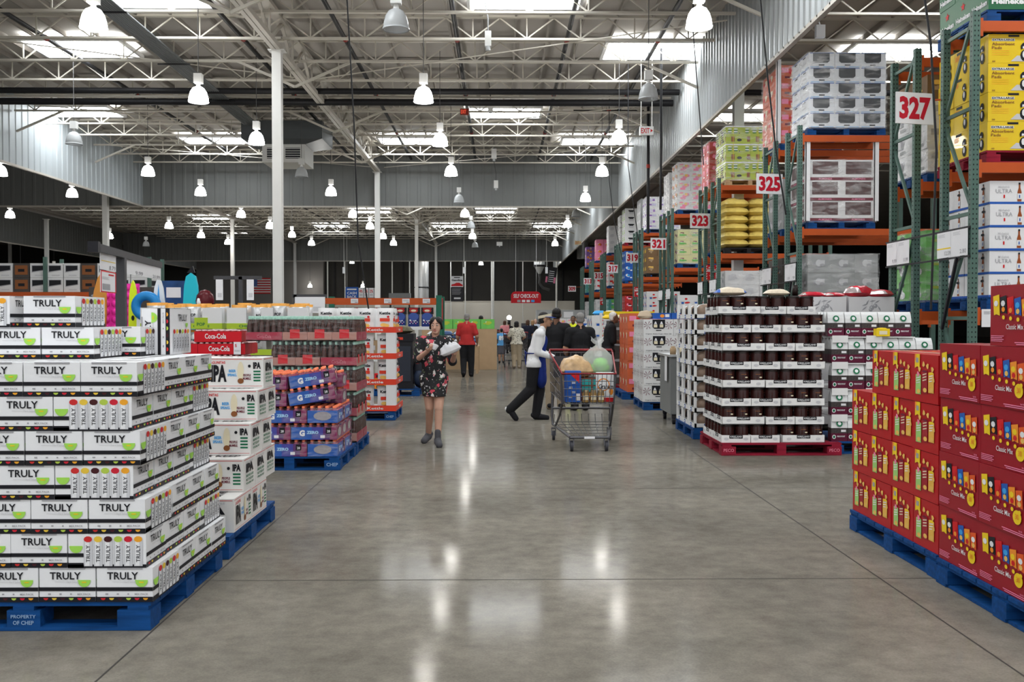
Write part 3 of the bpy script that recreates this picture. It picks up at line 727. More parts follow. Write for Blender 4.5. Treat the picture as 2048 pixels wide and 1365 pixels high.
# sign stand behind the seltzer
DST = mat('stand_dark_steel', (.06, .06, .065), .5, var=.05)
t = thing('sign_stand', 'dark grey square-tube sign stand behind the seltzer cases', 'sign stand', (-2.715, 6.85, 0), R(8.5))
m = MB(); m.box(-.032, .032, -.032, .032, 0, 1.95, DST); m.build('post', t)
m = MB(); m.box(-.028, .028, -.70, 1.32, 1.95, 2.0, DST); m.build('arm', t)
m = MB(); m.box(-.032, .032, -.73, -.67, 1.94, 2.01, BLACK); m.build('end_cap', t)
m = MB(); m.box(-.25, .05, -.25, .25, 0, .02, DST); m.build('foot_plate', t)
def sheet(x, y, z, w, h, label, fn, rz=R(90), name='price_sheet'):
    mb = MB(); mb.box(-w / 2, w / 2, -.002, .002, -h, 0, PAPER); P = Plane((-w / 2, -.002, -h), (1, 0, 0), (0, 0, 1)); fn(mb, P, w, h)
    o = mb.build(name, None, (x, y, z), rz); return tag(o, label, 'sign')
def lines(mb, P, w, h, y0, n, c=PALE):
    for i in range(n): mb.rect(P, w * .08, h * (y0 - i * .045), w * (.55 - .07 * (i % 2)), h * (y0 - i * .045 + .022), c, .001)
def f1(mb, P, w, h):
    lines(mb, P, w, h, .86, 5); mb.rect(P, w * .05, h * .40, w * .95, h * .43, YELLOW, .001); mb.text(P, '8.79', w * .75, h * .14, h * .2, INK, w * .4, l=.0015)
def f2(mb, P, w, h):
    for a in ((0, 0, 1, .05), (0, .95, 1, 1), (0, 0, .05, 1), (.95, 0, 1, 1)): mb.rect(P, w * a[0], h * a[1], w * a[2], h * a[3], RED, .001)
    mb.rect(P, w * .1, h * .12, w * .6, h * .4, INK, .001); mb.rect(P, w * .5, h * .8, w * .85, h * .87, RED, .001); lines(mb, P, w, h, .7, 3)
def f3(mb, P, w, h):
    lines(mb, P, w / 2, h, .85, 4); lines(mb, Plane(P.p(w / 2, 0), P.u, P.v), w / 2, h, .85, 4)
    mb.text(P, '9.99', w * .36, h * .14, h * .2, INK, w * .2, l=.0015); mb.text(P, '21.99', w * .85, h * .14, h * .2, INK, w * .22, l=.0015)
sheet(-2.655, 6.48, 1.985, .37, .145, 'tall white price sheet reading 8.79 clipped on the sign stand arm', f1, R(97))
sheet(-2.655, 6.48, 1.835, .36, .145, 'white sheet with red border below the single price sheet', f2, R(97), 'notice_sheet')
sheet(-2.80, 7.52, 1.985, 1.22, .14, 'wide white price sheet with two prices on the sign stand', f3, R(98))
# ================================================================ white ale cases
IW, ID, IH = .42, .285, .2185
IWH = mat('ale_card', (.80, .79, .77), .4, var=.02)
def ipa_long(mb, P, w, h):
    mb.rect(P, .01, h * .94, w - .01, h * .955, RED); mb.rect(P, .01, h * .06, w - .01, h * .07, RED)
    mb.text(P, 'IPA', w * .235, h * .48, h * .56, BLACK, w * .27, bold=.05)
    mb.text(P, 'LAGUNITAS', w * .21, h * .84, h * .09, RED, w * .28, bold=.02)
    mb.text(P, 'BEER', w * .47, h * .56, h * .09, SKYB, w * .12, bold=.03); mb.text(P, 'SPEAKS.', w * .465, h * .43, h * .09, SKYB, w * .16, bold=.03)
    mb.disc(P, w * .61, h * .55, w * .055, CREAM, h * .32, n=14, l=.0022); mb.disc(P, w * .61, h * .23, w * .053, BROWN, h * .09, n=12, l=.0026)
    mb.text(P, 'PEOPLE', w * .72, h * .42, h * .08, MAROON, w * .13, bold=.03); mb.text(P, 'MUMBLE.', w * .72, h * .31, h * .08, MAROON, w * .14, bold=.03)
    mb.disc(P, w * .76, h * .72, w * .025, BLACK, h * .05, n=10)
    mb.text(P, 'IPA', w * .89, h * .74, h * .22, BLACK, w * .13, bold=.05)
    for i in range(4): mb.rect(P, w * .83, h * (.52 - i * .1), w * .95, h * (.57 - i * .1), DGREEN)
def ipa_short(mb, P, w, h):
    mb.rect(P, .01, h * .94, w - .01, h * .955, RED)
    mb.text(P, 'IPA', w * .5, h * .68, h * .28, BLACK, w * .6, bold=.06); mb.text(P, 'INDIA PALE ALE', w * .5, h * .87, h * .06, PALE, w * .6)
    for i, s in enumerate(('BREWED AND', 'BOTTLED BY', 'PETALUMA, CALIF')): mb.text(P, s, w * .5, h * (.44 - i * .12), h * .075, DGREEN, w * .62, bold=.03)
def ipa_mesh():
    mb = MB(); mb.box(-IW / 2 + .0015, IW / 2 - .0015, -ID / 2 + .0015, ID / 2 - .0015, .001, IH - .001, IWH); P = sides(IW, ID, IH)
    ipa_long(mb, P['F'], IW, IH); ipa_long(mb, P['B'], IW, IH); ipa_short(mb, P['R'], ID, IH); ipa_short(mb, P['L'], ID, IH)
    T = P['T']; mb.text(T, 'OR KEEP', IW * .5, ID * .5, .07, BLACK, IW * .7, bold=.03)
    return mb.mesh('ale_case')
IM = ipa_mesh()
pallet('blue', .92, 1.22, -1.70 - .46, 5.95 + .61, 0, 'blue pallet under the white ale cases behind the seltzer pallet')
for k in range(5):
    y0 = (6.07, 6.32, 6.50, 6.66, 6.86)[k]; z = PH + k * IH; rw = 'bottom layer' if k == 0 else 'top layer' if k == 4 else ORD[k] + ' layer up'
    lab = 'white ale case with big black lettering, %s, %s'
    if k == 0:
        box_inst(IM, 'ale_case', -1.70 - ID / 2, y0 + IW / 2, z, lab % (rw, 'first along the aisle side'), 'beer case', 'white ale cases', R(90))
        box_inst(IM, 'ale_case', -1.70 - ID / 2, y0 + IW * 1.5 + .005, z, lab % (rw, 'second along the aisle side'), 'beer case', 'white ale cases', R(90))
        box_inst(IM, 'ale_case', -1.70 - ID * 1.5 - .005, y0 + IW / 2, z, lab % (rw, 'beside the seltzer pallet'), 'beer case', 'white ale cases', R(90))
    else:
        n = 0; y = y0
        while y < 7.0:
            for c in range(2):
                box_inst(IM, 'ale_case', -1.70 + random.uniform(-.006, .004) - IW * (c + .5), y + ID / 2, z, lab % (rw, ORD[n] + ' back' + (', aisle side' if c == 0 else ', hidden side')), 'beer case', 'white ale cases', random.uniform(-.015, .015))
            y += ID + .004; n += 1
# ================================================================ sports drink and cola packs
PET = mat('pet_bottle', (.30, .05, .10), .15, var=0, coat=.3)
CAPO = mat('cap_orange', (.90, .22, .10), .4, var=0)
WRAPB = mat('wrap_blue', (.015, .10, .42), .3, var=.03); WRAPP = mat('wrap_purple', (.10, .02, .14), .3, var=.03); WRAPM = mat('wrap_magenta', (.22, .01, .09), .3, var=.03); WRAPV = mat('wrap_violet', (.05, .05, .32), .3, var=.03)
def bottle_mesh(h, r, body, cap):
    m = MB(); m.lathe([(0, 0), (r * .9, 0), (r, .02), (r, h * .58), (r * .75, h * .72), (r * .42, h * .84), (r * .42, h * .88)], body, n=10)
    m.lathe([(r * .5, h * .86), (r * .5, h * .99), (r * .35, h), (0, h)], cap, n=10); return m.mesh('bottle')
GB = bottle_mesh(.165, .036, PET, CAPO)
def gat_pack():
    w, d, h = .455, .30, .125
    t = put(None, 'sports_drink_pack'); m = MB()
    nx = [0, .2, .45, .7, .85, 1.0]; cm = [WRAPB, WRAPB, WRAPV, WRAPP, WRAPM]
    P = sides(w, d, h)
    for s, (L) in (('F', w), ('B', w)):
        for i in range(5): m.poly(P[s], [(L * nx[i], 0), (L * nx[i + 1], 0), (L * nx[i + 1], h), (L * nx[i], h)], cm[i], 0)
    m.poly(P['R'], [(0, 0), (d, 0), (d, h), (0, h)], WRAPM, 0); m.poly(P['L'], [(0, 0), (d, 0), (d, h), (0, h)], WRAPB, 0)
    m.poly(P['T'], [(0, 0), (w, 0), (w, d), (0, d)], WRAPP, -.03)
    for s in 'FB':
        m.text(P[s], 'G', w * .24, h * .52, h * .5, WHITE, w * .12, bold=.06, l=.002); m.text(P[s], 'ZERO', w * .47, h * .58, h * .26, mat('print_ice', (.35, .60, .85), .5, var=0), w * .26, bold=.05, l=.002)
        m.rect(P[s], w * .64, h * .12, w * .74, h * .36, PAPER, .002); m.rect(P[s], w * .76, h * .48, w * .88, h * .96, BLACK, .002); m.text(P[s], '28', w * .82, h * .68, h * .2, PAPER, w * .07, l=.004)
    for s in 'RL':
        pts = [(d / 2 + .09 * math.cos(R(a)), h * .55 + .045 * math.sin(R(a))) for a in range(0, 360, 30)]
        m.poly(P[s], pts, mat('shrink_bullseye', (.62, .58, .62), .15, .6, var=.2, scale=40), .002)
    m.build('printed_wrap', t)
    for i in range(6):
        for k in range(4): put(GB, 'bottle', t, (-w / 2 + w * (i + .5) / 6, -d / 2 + d * (k + .5) / 4, .002))
    m = MB(); q = .02
    vs = [(-w / 2 - .004, -d / 2 - .004, 0), (w / 2 + .004, -d / 2 - .004, 0), (w / 2 + .004, d / 2 + .004, 0), (-w / 2 - .004, d / 2 + .004, 0)]
    ve = [(x * .985, y * .97, .150) for x, y, _ in vs]
    m.add(vs + ve, [(0, 1, 5, 4), (1, 2, 6, 5), (2, 3, 7, 6), (3, 0, 4, 7)], FILMT); m.build('shrink_film', t)
    return t
GP = gat_pack(); GPused = False
def gat(x, y, z, rz, label, tilt=0.0):
    global GPused
    if not GPused: o = GP; GPused = True
    else: o = copy_tree(GP)
    o.location = (x, y, z); o.rotation_euler = (0, tilt, rz)
    return tag(o, label, 'drink pack', 'sports drink packs')
pallet('blue', 1.02, 1.05, -1.60 - .51, 9.5 + .53, 0, 'blue pallet under the purple sports drink packs', mark='CHEP')
gz = .168; w, d = .462, .31
g = 'blue and purple sports drink pack, %s, %s'
for k in range(5):
    z = PH + k * gz; rw = 'bottom layer' if k == 0 else 'top layer' if k == 4 else ORD[k] + ' layer up'
    if k in (0, 2):
        gat(-1.62 - d / 2, 9.5 + w / 2, z, R(90), g % (rw, 'clear end facing front at the corner')); gat(-1.62 - d / 2, 9.5 + w * 1.5, z, R(90), g % (rw, 'behind the corner pack'))
        gat(-1.62 - d - w / 2, 9.5 + d / 2, z, 0, g % (rw, 'front beside the corner')); gat(-1.62 - d - w / 2, 9.5 + d * 1.5, z, 0, g % (rw, 'second back beside the corner'))
    elif k == 1:
        for i in range(2):
            for q in range(3): gat(-1.63 - w * (i + .5), 9.5 + d * (q + .5), z, 0, g % (rw, ORD[q] + ' back, ' + ('aisle side' if i == 0 else 'inner side')))
    else:
        gat(-1.66 - w / 2, 9.52 + d / 2 + .03 * (k - 3), z + .036, R(6), g % (rw, 'tilted, aisle side'), R(-9))
        gat(-1.64 - w / 2, 9.5 + d * 1.5 + .06, z, R(0), g % (rw, 'behind the tilted one'))
        gat(-1.62 - w * 1.5 - .04, 9.5 + d / 2, z, R(-3), g % (rw, 'inner side front')); gat(-1.62 - w * 1.5 - .04, 9.5 + d * 1.5 + .03, z, 0, g % (rw, 'inner side rear'))
# cola glass bottle packs
COKE = mat('cola_bottle', (.055, .02, .015), .1, var=0, coat=.5); CAPR = mat('cola_cap', (.35, .60, .50), .4, var=0); TRAY = mat('cola_tray', (.42, .22, .18), .6, var=.05); COKR = mat('cola_red', (.58, .01, .02), .4, var=0)
CB = bottle_mesh(.265, .031, COKE, CAPR)
def cola_pack():
    w, d, h = .40, .272, .27; t = put(None, 'bottle_pack')
    m = MB(); m.box(-w / 2, w / 2, -d / 2, d / 2, 0, .012, TRAY); P = sides(w, d, h)
    for s, L in (('F', w), ('B', w), ('R', d), ('L', d)):
        m.poly(P[s], [(0, 0), (L, 0), (L, .10), (0, .10)], TRAY if s in 'RL' else mat('cola_label_band', (.36, .03, .06), .5, var=.05), 0)
        if s in 'RL': m.rect(P[s], L * .3, .03, L * .7, .13, COKR, .002)
        else: m.text(P[s], 'Coca-Cola', L * .5, .05, .04, mat('print_rose', (.55, .15, .2), .5, var=0), L * .4)
    m.build('tray', t)
    for i in range(6):
        for k in range(4): put(CB, 'bottle', t, (-w / 2 + w * (i + .5) / 6, -d / 2 + d * (k + .5) / 4, .013))
    m = MB(); vs = [(x * (w / 2 + .003), y * (d / 2 + .003), 0) for x, y in ((-1, -1), (1, -1), (1, 1), (-1, 1))]
    vm = [(x, y, .20) for x, y, _ in vs]; ve = [(x * .93, y * .93, .278) for x, y, _ in vs]
    m.add(vs + vm + ve, [(0, 1, 5, 4), (1, 2, 6, 5), (2, 3, 7, 6), (3, 0, 4, 7), (4, 5, 9, 8), (5, 6, 10, 9), (6, 7, 11, 10), (7, 4, 8, 11), (8, 9, 10, 11)], film_mat('cola_film', .05, (.9, .95, .93), .1, 8)); m.build('shrink_film', t)
    return t
CP = cola_pack(); CPused = False
pallet('blue', 1.22, 1.0, -1.60 - .61, 10.62 + .5, 0, 'blue pallet under the cola bottle packs, behind the sports drinks')
for k in range(5):
    z = PH + k * .283; rw = 'bottom layer' if k == 0 else 'top layer' if k == 4 else ORD[k] + ' layer up'
    cells = []
    if k % 2 == 0:
        for i in range(3): cells.append((-1.60 - .275 * (i + .5), 10.62 + .2, R(90)))
        cells.append((-1.60 - .275 * 3 - .205, 10.62 + .14, 0))
        for q in range(1, 2): cells.append((-1.60 - .1375, 10.62 + .405 * q + .2, R(90)))
    else:
        cells.append((-1.60 - .2, 10.62 + .14, 0))
        for i in range(2): cells.append((-1.60 - .41 - .275 * (i + .5), 10.62 + .2, R(90)))
        for q in range(1, 3): cells.append((-1.60 - .2, 10.62 + .275 * q + .14, 0))
    for i, (x, y, rz) in enumerate(cells):
        o = CP if not CPused else copy_tree(CP); CPused = True
        o.location = (x, y, z); o.rotation_euler = (0, 0, rz)
        tag(o, 'film-wrapped cola bottle pack, %s, %s' % (rw, ('front row, %s from the aisle' % ORD[i]) if y < 10.85 else 'aisle side, %s behind the front' % ORD[i - len([c for c in cells if c[1] < 10.85])]), 'drink pack', 'cola bottle packs')
# red cola can packs
CANR = mat('cola_can', (.60, .012, .02), .3, .2, var=0)
def can_pack():
    w, d, h = .53, .27, .13; t = put(None, 'can_pack')
    m = MB(); m.box(-w / 2, w / 2, -d / 2, d / 2, 0, h * .9, COKR); P = sides(w, d, h)
    m.text(P['F'], 'Coca-Cola', w * .45, h * .5, h * .45, WHITE, w * .45, bold=.02); m.build('red_wrap', t)
    c = MB(); c.lathe([(0, 0), (.03, 0), (.033, .006), (.033, .01), (.028, .018), (.026, .02), (.026, .014), (0, .014)], mat('can_lid', (.6, .4, .4), .3, .7), n=10); cm = c.mesh('can_top')
    for i in range(8):
        for k in range(4): put(cm, 'can_top', t, (-w / 2 + w * (i + .5) / 8, -d / 2 + d * (k + .5) / 4, h * .9))
    return t
KP = can_pack(); used = False
pallet('blue', 1.1, 1.0, -2.62 - .78, 11.2, 0, 'blue pallet under the red cola can packs')
n = 0
for k in range(9):
    for i in range(2):
        for q in range(2 if k >= 7 else 1):
            if k == 8 and (i == 1 or q == 1): continue
            o = KP if not used else copy_tree(KP); used = True
            o.location = (-2.86 - .27 - .535 * i - (.04 if k == 8 else 0), 10.85 + .275 * q, PH + .14 * k)
            tag(o, 'red cola can pack, %s layer, %s from the bottle packs%s' % (ORD[k], ORD[i], ', second back' if q else ''), 'drink pack', 'red cola can packs')
m = MB(); m.box(-.04, .04, -.002, .002, 0, .14, PAPER); P = Plane((0, -.002, 0), (1, 0, 0), (0, 0, 1)); m.text(P, '5', -.015, .1, .035, RED, .02); m.rect(P, -.03, .03, .03, .05, PALE, .001)
tag(m.build('price_card', None, (-2.95, 10.70, PH + .98)), 'small white price card on the red cola can pack', 'sign')
# ================================================================ red snack cartons, near right
SRED = mat('snack_red', (.30, .006, .016), .35, var=.03, spec=.3); SRED2 = mat('snack_bright_red', (.44, .008, .012), .35, var=.03, spec=.3)
CHIPY = mat('chip_yellow', (.80, .50, .12), .5, var=0)
BAGC = [YELLOW, BLACK, RED, BLUE, ORANGE, mat('print_orange_red', (.72, .10, .02), .5, var=0)]
CW, CDp, CH = .46, .38, .3075
def mix_face(mb, P, w, h):
    bw = w * .145
    for i in range(6):
        x = w * .07 + i * bw; y = h * (.80 - .018 * i); s = h * (.30 if i == 0 else .25)
        mb.poly(P, [(x, y + .02 * h), (x + bw * .9, y + .05 * h), (x + bw * 1.0, y - s), (x + bw * .5, y - s * .92), (x + bw * .15, y - s * .98)], BAGC[i], .0016 + .0003 * i)
        mb.disc(P, x + bw * .5, y - s * .33, bw * .30, (WHITE, PAPER, RED, SKYB, YELLOW, WHITE)[i], h * .05, n=8, l=.0040)
        if i: mb.disc(P, x + bw * .55, y - s * .72, bw * .25, (CHIPY, ORANGE, ORANGE, CHIPY, RED, CHIPY)[i], h * .045, n=7, l=.0041)
        if i: mb.disc(P, x + bw * .6, y - s - .06 * h, bw * .2, YELLOW, h * .035, n=10, l=.0044)
    mb.text(P, 'Classic Mix', w * .52, h * .32, h * .085, WHITE, w * .34, bold=.005)
    mb.disc(P, w * .83, h * .31, w * .085, YELLOW, h * .115, n=16, l=.003); mb.text(P, '30', w * .83, h * .32, h * .09, ORANGE, w * .07, l=.0045)
    for i in range(4): mb.rect(P, w * .03, h * (.16 - i * .028), w * (.30 - .03 * (i % 2)), h * (.172 - i * .028), PINK)
    mb.text(P, 'Net Wt', w * .9, h * .105, h * .03, PINK, w * .07); mb.rect(P, w * .52, h * .06, w * .96, h * .075, PINK); mb.rect(P, w * .55, h * .03, w * .96, h * .045, PINK)
def mix_mesh():
    mb = MB(); mb.box(-CW / 2 + .002, CW / 2 - .002, -CDp / 2 + .002, CDp / 2 - .002, .001, CH - .001, SRED); P = sides(CW, CDp, CH)
    mix_face(mb, P['F'], CW, CH); mix_face(mb, P['B'], CW, CH)
    mb.rect(P['R'], .05, .05, .16, .16, WHITE); mb.rect(P['L'], .05, .05, .16, .16, WHITE); mb.rect(P['T'], 0, CDp * .46, CW, CDp * .54, mat('clear_tape', (.5, .12, .12), .25, var=0))
    return mb.mesh('snack_carton')
MIX = mix_mesh()
XR = 2.515
pallet('blue', .82, 1.38, XR - .01 + .41, 4.02 + .69, 0, 'blue pallet under the classic mix snack cartons at the frame edge', mark='CHEP')
for k in range(4):
    for i in range(3):
        y1 = 5.40 - CW * (i + .5)
        box_inst(MIX, 'snack_carton', XR + CDp / 2 + random.uniform(-.004, .006), y1, PH + CH * k, 'dark red snack mix carton, %s, %s from the canister cartons' % (rowword(k, 5).replace('row', 'layer'), ORD[i]), 'carton', 'snack mix cartons', R(-90) + random.uniform(-.008, .008))
        box_inst(MIX, 'snack_carton', XR + CDp * 1.5 + .01, y1, PH + CH * k, 'dark red snack mix carton, %s, second column in, %s from the canister cartons' % (rowword(k, 5).replace('row', 'layer'), ORD[i]), 'carton', 'snack mix cartons', R(-90))
for i in range(2):
    box_inst(MIX, 'snack_carton', XR + .012 + CDp / 2, 4.87 - CW * (i + .5), PH + CH * 4, 'dark red snack mix carton alone on the top layer' if i == 0 else 'dark red snack mix carton, top layer, beyond the frame edge', 'carton', 'snack mix cartons', R(-90))
# canister cartons
SW, SD, SH = .335, .30, .288
CANI = [mat('canister_green', (.35, .62, .18), .4, var=0), mat('canister_maroon', (.35, .02, .03), .4, var=0), mat('canister_gold', (.80, .45, .08), .4, var=0)]
def stax_face(mb, P, w, h):
    mb.poly(P, [(w * .10, h), (w * .30, h), (w * .30, h * .70), (w * .20, h * .74), (w * .10, h * .70)], YELLOW, .0022); mb.rect(P, w * .15, h * .82, w * .25, h * .92, INK, .0034)
    mb.poly(P, [(w * .10, h * .86), (w * .16, h * .86), (w * .16, h), (w * .10, h)], ORANGE, .003)
    for i in range(3):
        x = w * (.14 + .25 * i); y0 = h * (.16 + .03 * i); hh = h * (.40 if i == 0 else .46 if i == 1 else .40)
        mb.rect(P, x, y0, x + w * .21, y0 + hh, CANI[i], .0020)
        mb.disc(P, x + w * .105, y0 + hh, w * .105, (CANI[0], MAROON, YELLOW)[i], h * .025, n=10, l=.0024)
        for q in range(3): mb.poly(P, [(x + w * .03, y0 + hh * (.55 + .13 * q)), (x + w * .18, y0 + hh * (.62 + .13 * q)), (x + w * .18, y0 + hh * (.67 + .13 * q)), (x + w * .03, y0 + hh * (.60 + .13 * q))], (WHITE, CREAM, WHITE)[i], .0030)
        mb.disc(P, x + w * .13, y0 + hh * .16, w * .075, CHIPY, h * .05, n=8, l=.0036)
    for cx, cy, a in ((.30, .68, 30), (.46, .80, -20), (.62, .76, 50), (.80, .70, 10), (.84, .50, 80), (.24, .58, 0)):
        mb.poly(P, [(w * cx + w * .05 * math.cos(R(t + a)) * (1.3 if t % 120 == 0 else .7), h * cy + h * .06 * math.sin(R(t + a))) for t in range(0, 360, 60)], CHIPY if cx != .24 else PINK, .0038)
def stax_mesh():
    mb = MB(); mb.box(-SW / 2 + .002, SW / 2 - .002, -SD / 2 + .002, SD / 2 - .002, .001, SH - .001, SRED2); P = sides(SW, SD, SH)
    stax_face(mb, P['F'], SW, SH); stax_face(mb, P['B'], SW, SH)
    for s in 'RL': mb.rect(P[s], SD * .1, SH * .6, SD * .35, SH * .98, YELLOW, .002); mb.rect(P[s], SD * .14, SH * .7, SD * .31, SH * .9, INK, .003)
    mb.rect(P['T'], 0, SD * .46, SW, SD * .54, CREAM)
    return mb.mesh('canister_carton')
STX = stax_mesh()
pallet('blue', 1.0, 1.36, XR + .005 + .5, 5.43 + .68, 0, 'blue pallet under the bright red canister cartons', mark='CHEP')
for k in range(4):
    for i in range(4):
        if k == 3 and i == 0: continue
        y1 = 6.78 - SW * (i + .5)
        for c in range(3):
            box_inst(STX, 'canister_carton', XR + .015 + SD * (c + .5) + .004 * c + random.uniform(-.006, .01), y1 + random.uniform(-.003, .003), PH + (SH + .002) * k,
                     'bright red canister snack carton, %s, %s from the far end%s' % (rowword(k, 4).replace('row', 'layer'), ORD[i], '' if c == 0 else ', %s column in' % ORD[c]), 'carton', 'canister snack cartons', R(-90) + random.uniform(-.02, .02))
# ================================================================ coffee tins on red pallet
TRW = mat('tray_white', (.80, .80, .79), .5, var=.02); JARB = mat('coffee_tin_brown', (.030, .007, .006), .25, var=.25, scale=14, coat=.3); JARL = mat('coffee_tin_lid', (.014, .007, .006), .3, var=0); JARG = mat('coffee_tin_label', (.025, .035, .018), .3, var=.3, scale=20)
def tin_mesh():
    m = MB(); r = .0765
    m.lathe([(0, 0), (r, .0), (r, .055)], JARG, n=14); m.lathe([(r, .055), (r, .16), (r * .97, .168)], JARB, n=14); m.lathe([(r * .99, .166), (r * 1.0, .186), (r * .94, .19), (0, .19)], JARL, n=14)
    P = Plane((0, -r, .085), (1, 0, 0), (0, 0, 1)); m.disc(P, .03, .02, .016, CREAM, .008, n=6, l=.001); m.rect(P, -.03, .05, .03, .056, BROWN, .001)
    return m.mesh('coffee_tin')
TIN = tin_mesh()
def tin_tray():
    w, d, h = .478, .32, .083; t = put(None, 'coffee_tray'); m = MB()
    m.box(-w / 2, w / 2, -d / 2, d / 2, .001, .006, TRW)
    for x0, x1, y0, y1 in ((-w / 2, w / 2, -d / 2, -d / 2 + .005), (-w / 2, w / 2, d / 2 - .005, d / 2), (-w / 2, -w / 2 + .005, -d / 2, d / 2), (w / 2 - .005, w / 2, -d / 2, d / 2)): m.box(x0, x1, y0, y1, 0, h, TRW)
    P = sides(w, d, h)
    for s, L in (('F', w), ('B', w), ('R', d), ('L', d)):
        m.rect(P[s], L / 2 - .075, h * .55, L / 2 + .075, h, BLACK); m.text(P[s], 'KIRKLAND', L / 2, h * .80, h * .2, WHITE, .13, bold=.02); m.text(P[s], 'Signature', L / 2, h * .63, h * .1, PALE, .06)
        for x in (.16, .84): m.disc(P[s], L * x, h * .5, .028, PALE, h * .2, n=8)
    m.build('carton_tray', t)
    for i in range(3):
        for k in range(2): put(TIN, 'coffee_tin', t, (-w / 2 + w * (i + .5) / 3, -d / 2 + d * (k + .5) / 2, .008))
    return t
TT = tin_tray(); used = False
CX, CY = 2.40, 10.50
pallet('red', 1.34, 1.14, 2.46 + .67, 10.49 + .57, 0, 'red pallet under the stacked coffee tin trays', mark='PECO')
for k in range(8):
    z = PH + .205 * k; rw = 'bottom layer' if k == 0 else 'top layer' if k == 7 else ORD[k] + ' layer up'
    cells = []
    if k % 2 == 0:      # front: short, short, long
        cells = [(.16, .24, 1, 'front, first'), (.49, .24, 1, 'front, second'), (.91, .16, 0, 'front, third'), (.16, .725, 1, 'side, second'), (.91, .49, 0, 'inner, third')]
    else:               # long, short, short
        cells = [(.24, .16, 0, 'front, first'), (.65, .24, 1, 'front, second'), (.98, .24, 1, 'front, third'), (.24, .49, 0, 'side, second'), (.24, .82, 0, 'side, third')]
    if k == 7: cells = [(.24, .16, 0, 'front, first'), (.62, .30, 1, 'front, second'), (.95, .30, 1, 'front, third'), (.24, .49, 0, 'side, second')]
    for cx, cy, rot, wd in cells:
        o = TT if not used else copy_tree(TT); used = True
        o.location = (2.47 + cx - (.05 if k == 7 else 0) + random.uniform(-.004, .004), 10.52 + cy, z); o.rotation_euler = (0, 0, R(90) * rot)
        tag(o, 'white tray of dark coffee tins, %s, %s from the aisle corner' % (rw, wd), 'coffee tray', 'coffee tin trays')
def sack_mesh(w, d, h, m, m2=None, name='rice_bag', seed=1, sub=10, amp=.22):
    mb = MB(); rn = random.Random(seed); n = sub; vs = []; top = []
    for i in range(n + 1):
        for j in range(n + 1):
            u, v = i / n * 2 - 1, j / n * 2 - 1
            e = max(0, (1 - abs(u) ** 3.2)) ** .5 * max(0, (1 - abs(v) ** 3.2)) ** .5
            q = noise.noise(V((u * 2 + seed * 7, v * 2, seed))) * amp + noise.noise(V((u * 5 + seed, v * 5, seed * 3))) * amp * .6
            top.append((u * w / 2 * (1 - .05 * e), v * d / 2, h * (.35 + .65 * e * (1 + q)) if e > 0 else h * .35)); vs.append((u * w / 2, v * d / 2, h * .35 - h * .35 * e))
    k = (n + 1) ** 2
    f = [(i * (n + 1) + j, (i + 1) * (n + 1) + j, (i + 1) * (n + 1) + j + 1, i * (n + 1) + j + 1) for i in range(n) for j in range(n)]
    mb.add(top + vs, f + [tuple(x + k for x in q[::-1]) for q in f], m, True)
    if m2:
        mb.mats.append(m2)
        for i, q in enumerate(f):
            if q[0] // (n + 1) in (0, n - 1): mb.mi[i] = 1
    return mb.mesh(name)
RICE = mat('rice_bag', (.72, .62, .48), .35, var=.2, scale=60)
zc = PH + .205 * 8
box_inst(sack_mesh(.34, .24, .095, RICE, BLUE, 'snack_bag', 3), 'snack_bag', 2.40 + .2, 10.72, zc + .0, 'pale plump bag with blue ends lying on the coffee trays at the corner', 'bag')
box_inst(sack_mesh(.27, .2, .075, RICE, None, 'snack_bag', 4), 'snack_bag', 3.12, 10.7, zc + .0, 'pale plump bag lying in the middle of the coffee trays', 'bag')
m = MB(); m.lathe([(0, 0), (.032, 0), (.032, .085), (.028, .09), (.028, .12), (0, .12)], JARL, n=12); tag(m.build('small_jar', None, (3.34, 10.72, zc)), 'small black jar standing on the coffee trays', 'jar')
# ================================================================ nut bag display beside the coffee
NUTB = mat('nut_bag', (.28, .20, .15), .25, var=.5, scale=16); CLR = mat('clear_window', (.55, .56, .58), .15, var=.25, scale=20)
def nut_cell():
    t = put(None, 'nut_bag_tray'); w, d, h = .32, .40, .19
    m = MB(); m.box(-w / 2, w / 2, -d / 2, d / 2, 0, .008, TRW)
    for x in (-w / 2, w / 2 - .006): m.box(x, x + .006, -d / 2, d / 2, 0, .055, TRW)
    for y in (-d / 2, d / 2 - .006): m.box(-w / 2, w / 2, y, y + .006, 0, .055, TRW)
    for x in (-1, 1):
        for y in (-1, 1): m.box(x * w / 2 - .03 * (x > 0), x * w / 2 + .03 * (x < 0), y * d / 2 - .045 * (y > 0), y * d / 2 + .045 * (y < 0), 0, h, TRW)
    P = sides(w, d, h)
    for s, L in (('F', w), ('L', d), ('R', d)): m.rect(P[s], L / 2 - .035, .004, L / 2 + .035, .05, BLUE); m.rect(P[s], L / 2 - .03, .02, L / 2 + .03, .034, WHITE, .003)
    m.build('carton_tray', t)
    for i in range(3):
        m = MB(); y = -d / 2 + .075 + i * .125; m.ball((0, y, .10), (.13, .055, .09), (NUTB, CLR, BLACK)[i], n=10); m.build('nut_bag', t)
    return t
NC = nut_cell(); used = False
pallet('blue', .85, 1.2, 2.44 + .425, 11.95 + .6, 0, 'blue pallet under the white nut bag display')
for k in range(8):
    for i in range(3):
        for c in range(2 if k == 7 or i == 0 else 1):
            o = NC if not used else copy_tree(NC); used = True
            o.location = (2.46 + .16 + .33 * c, 11.98 + .2 + .405 * i, PH + .198 * k)
            tag(o, 'white tray of nut bags, %s, %s from the coffee stack%s' % (rowword(k, 8).replace('row', 'layer'), ORD[i], ', inner column' if c else ''), 'snack tray', 'nut bag trays')
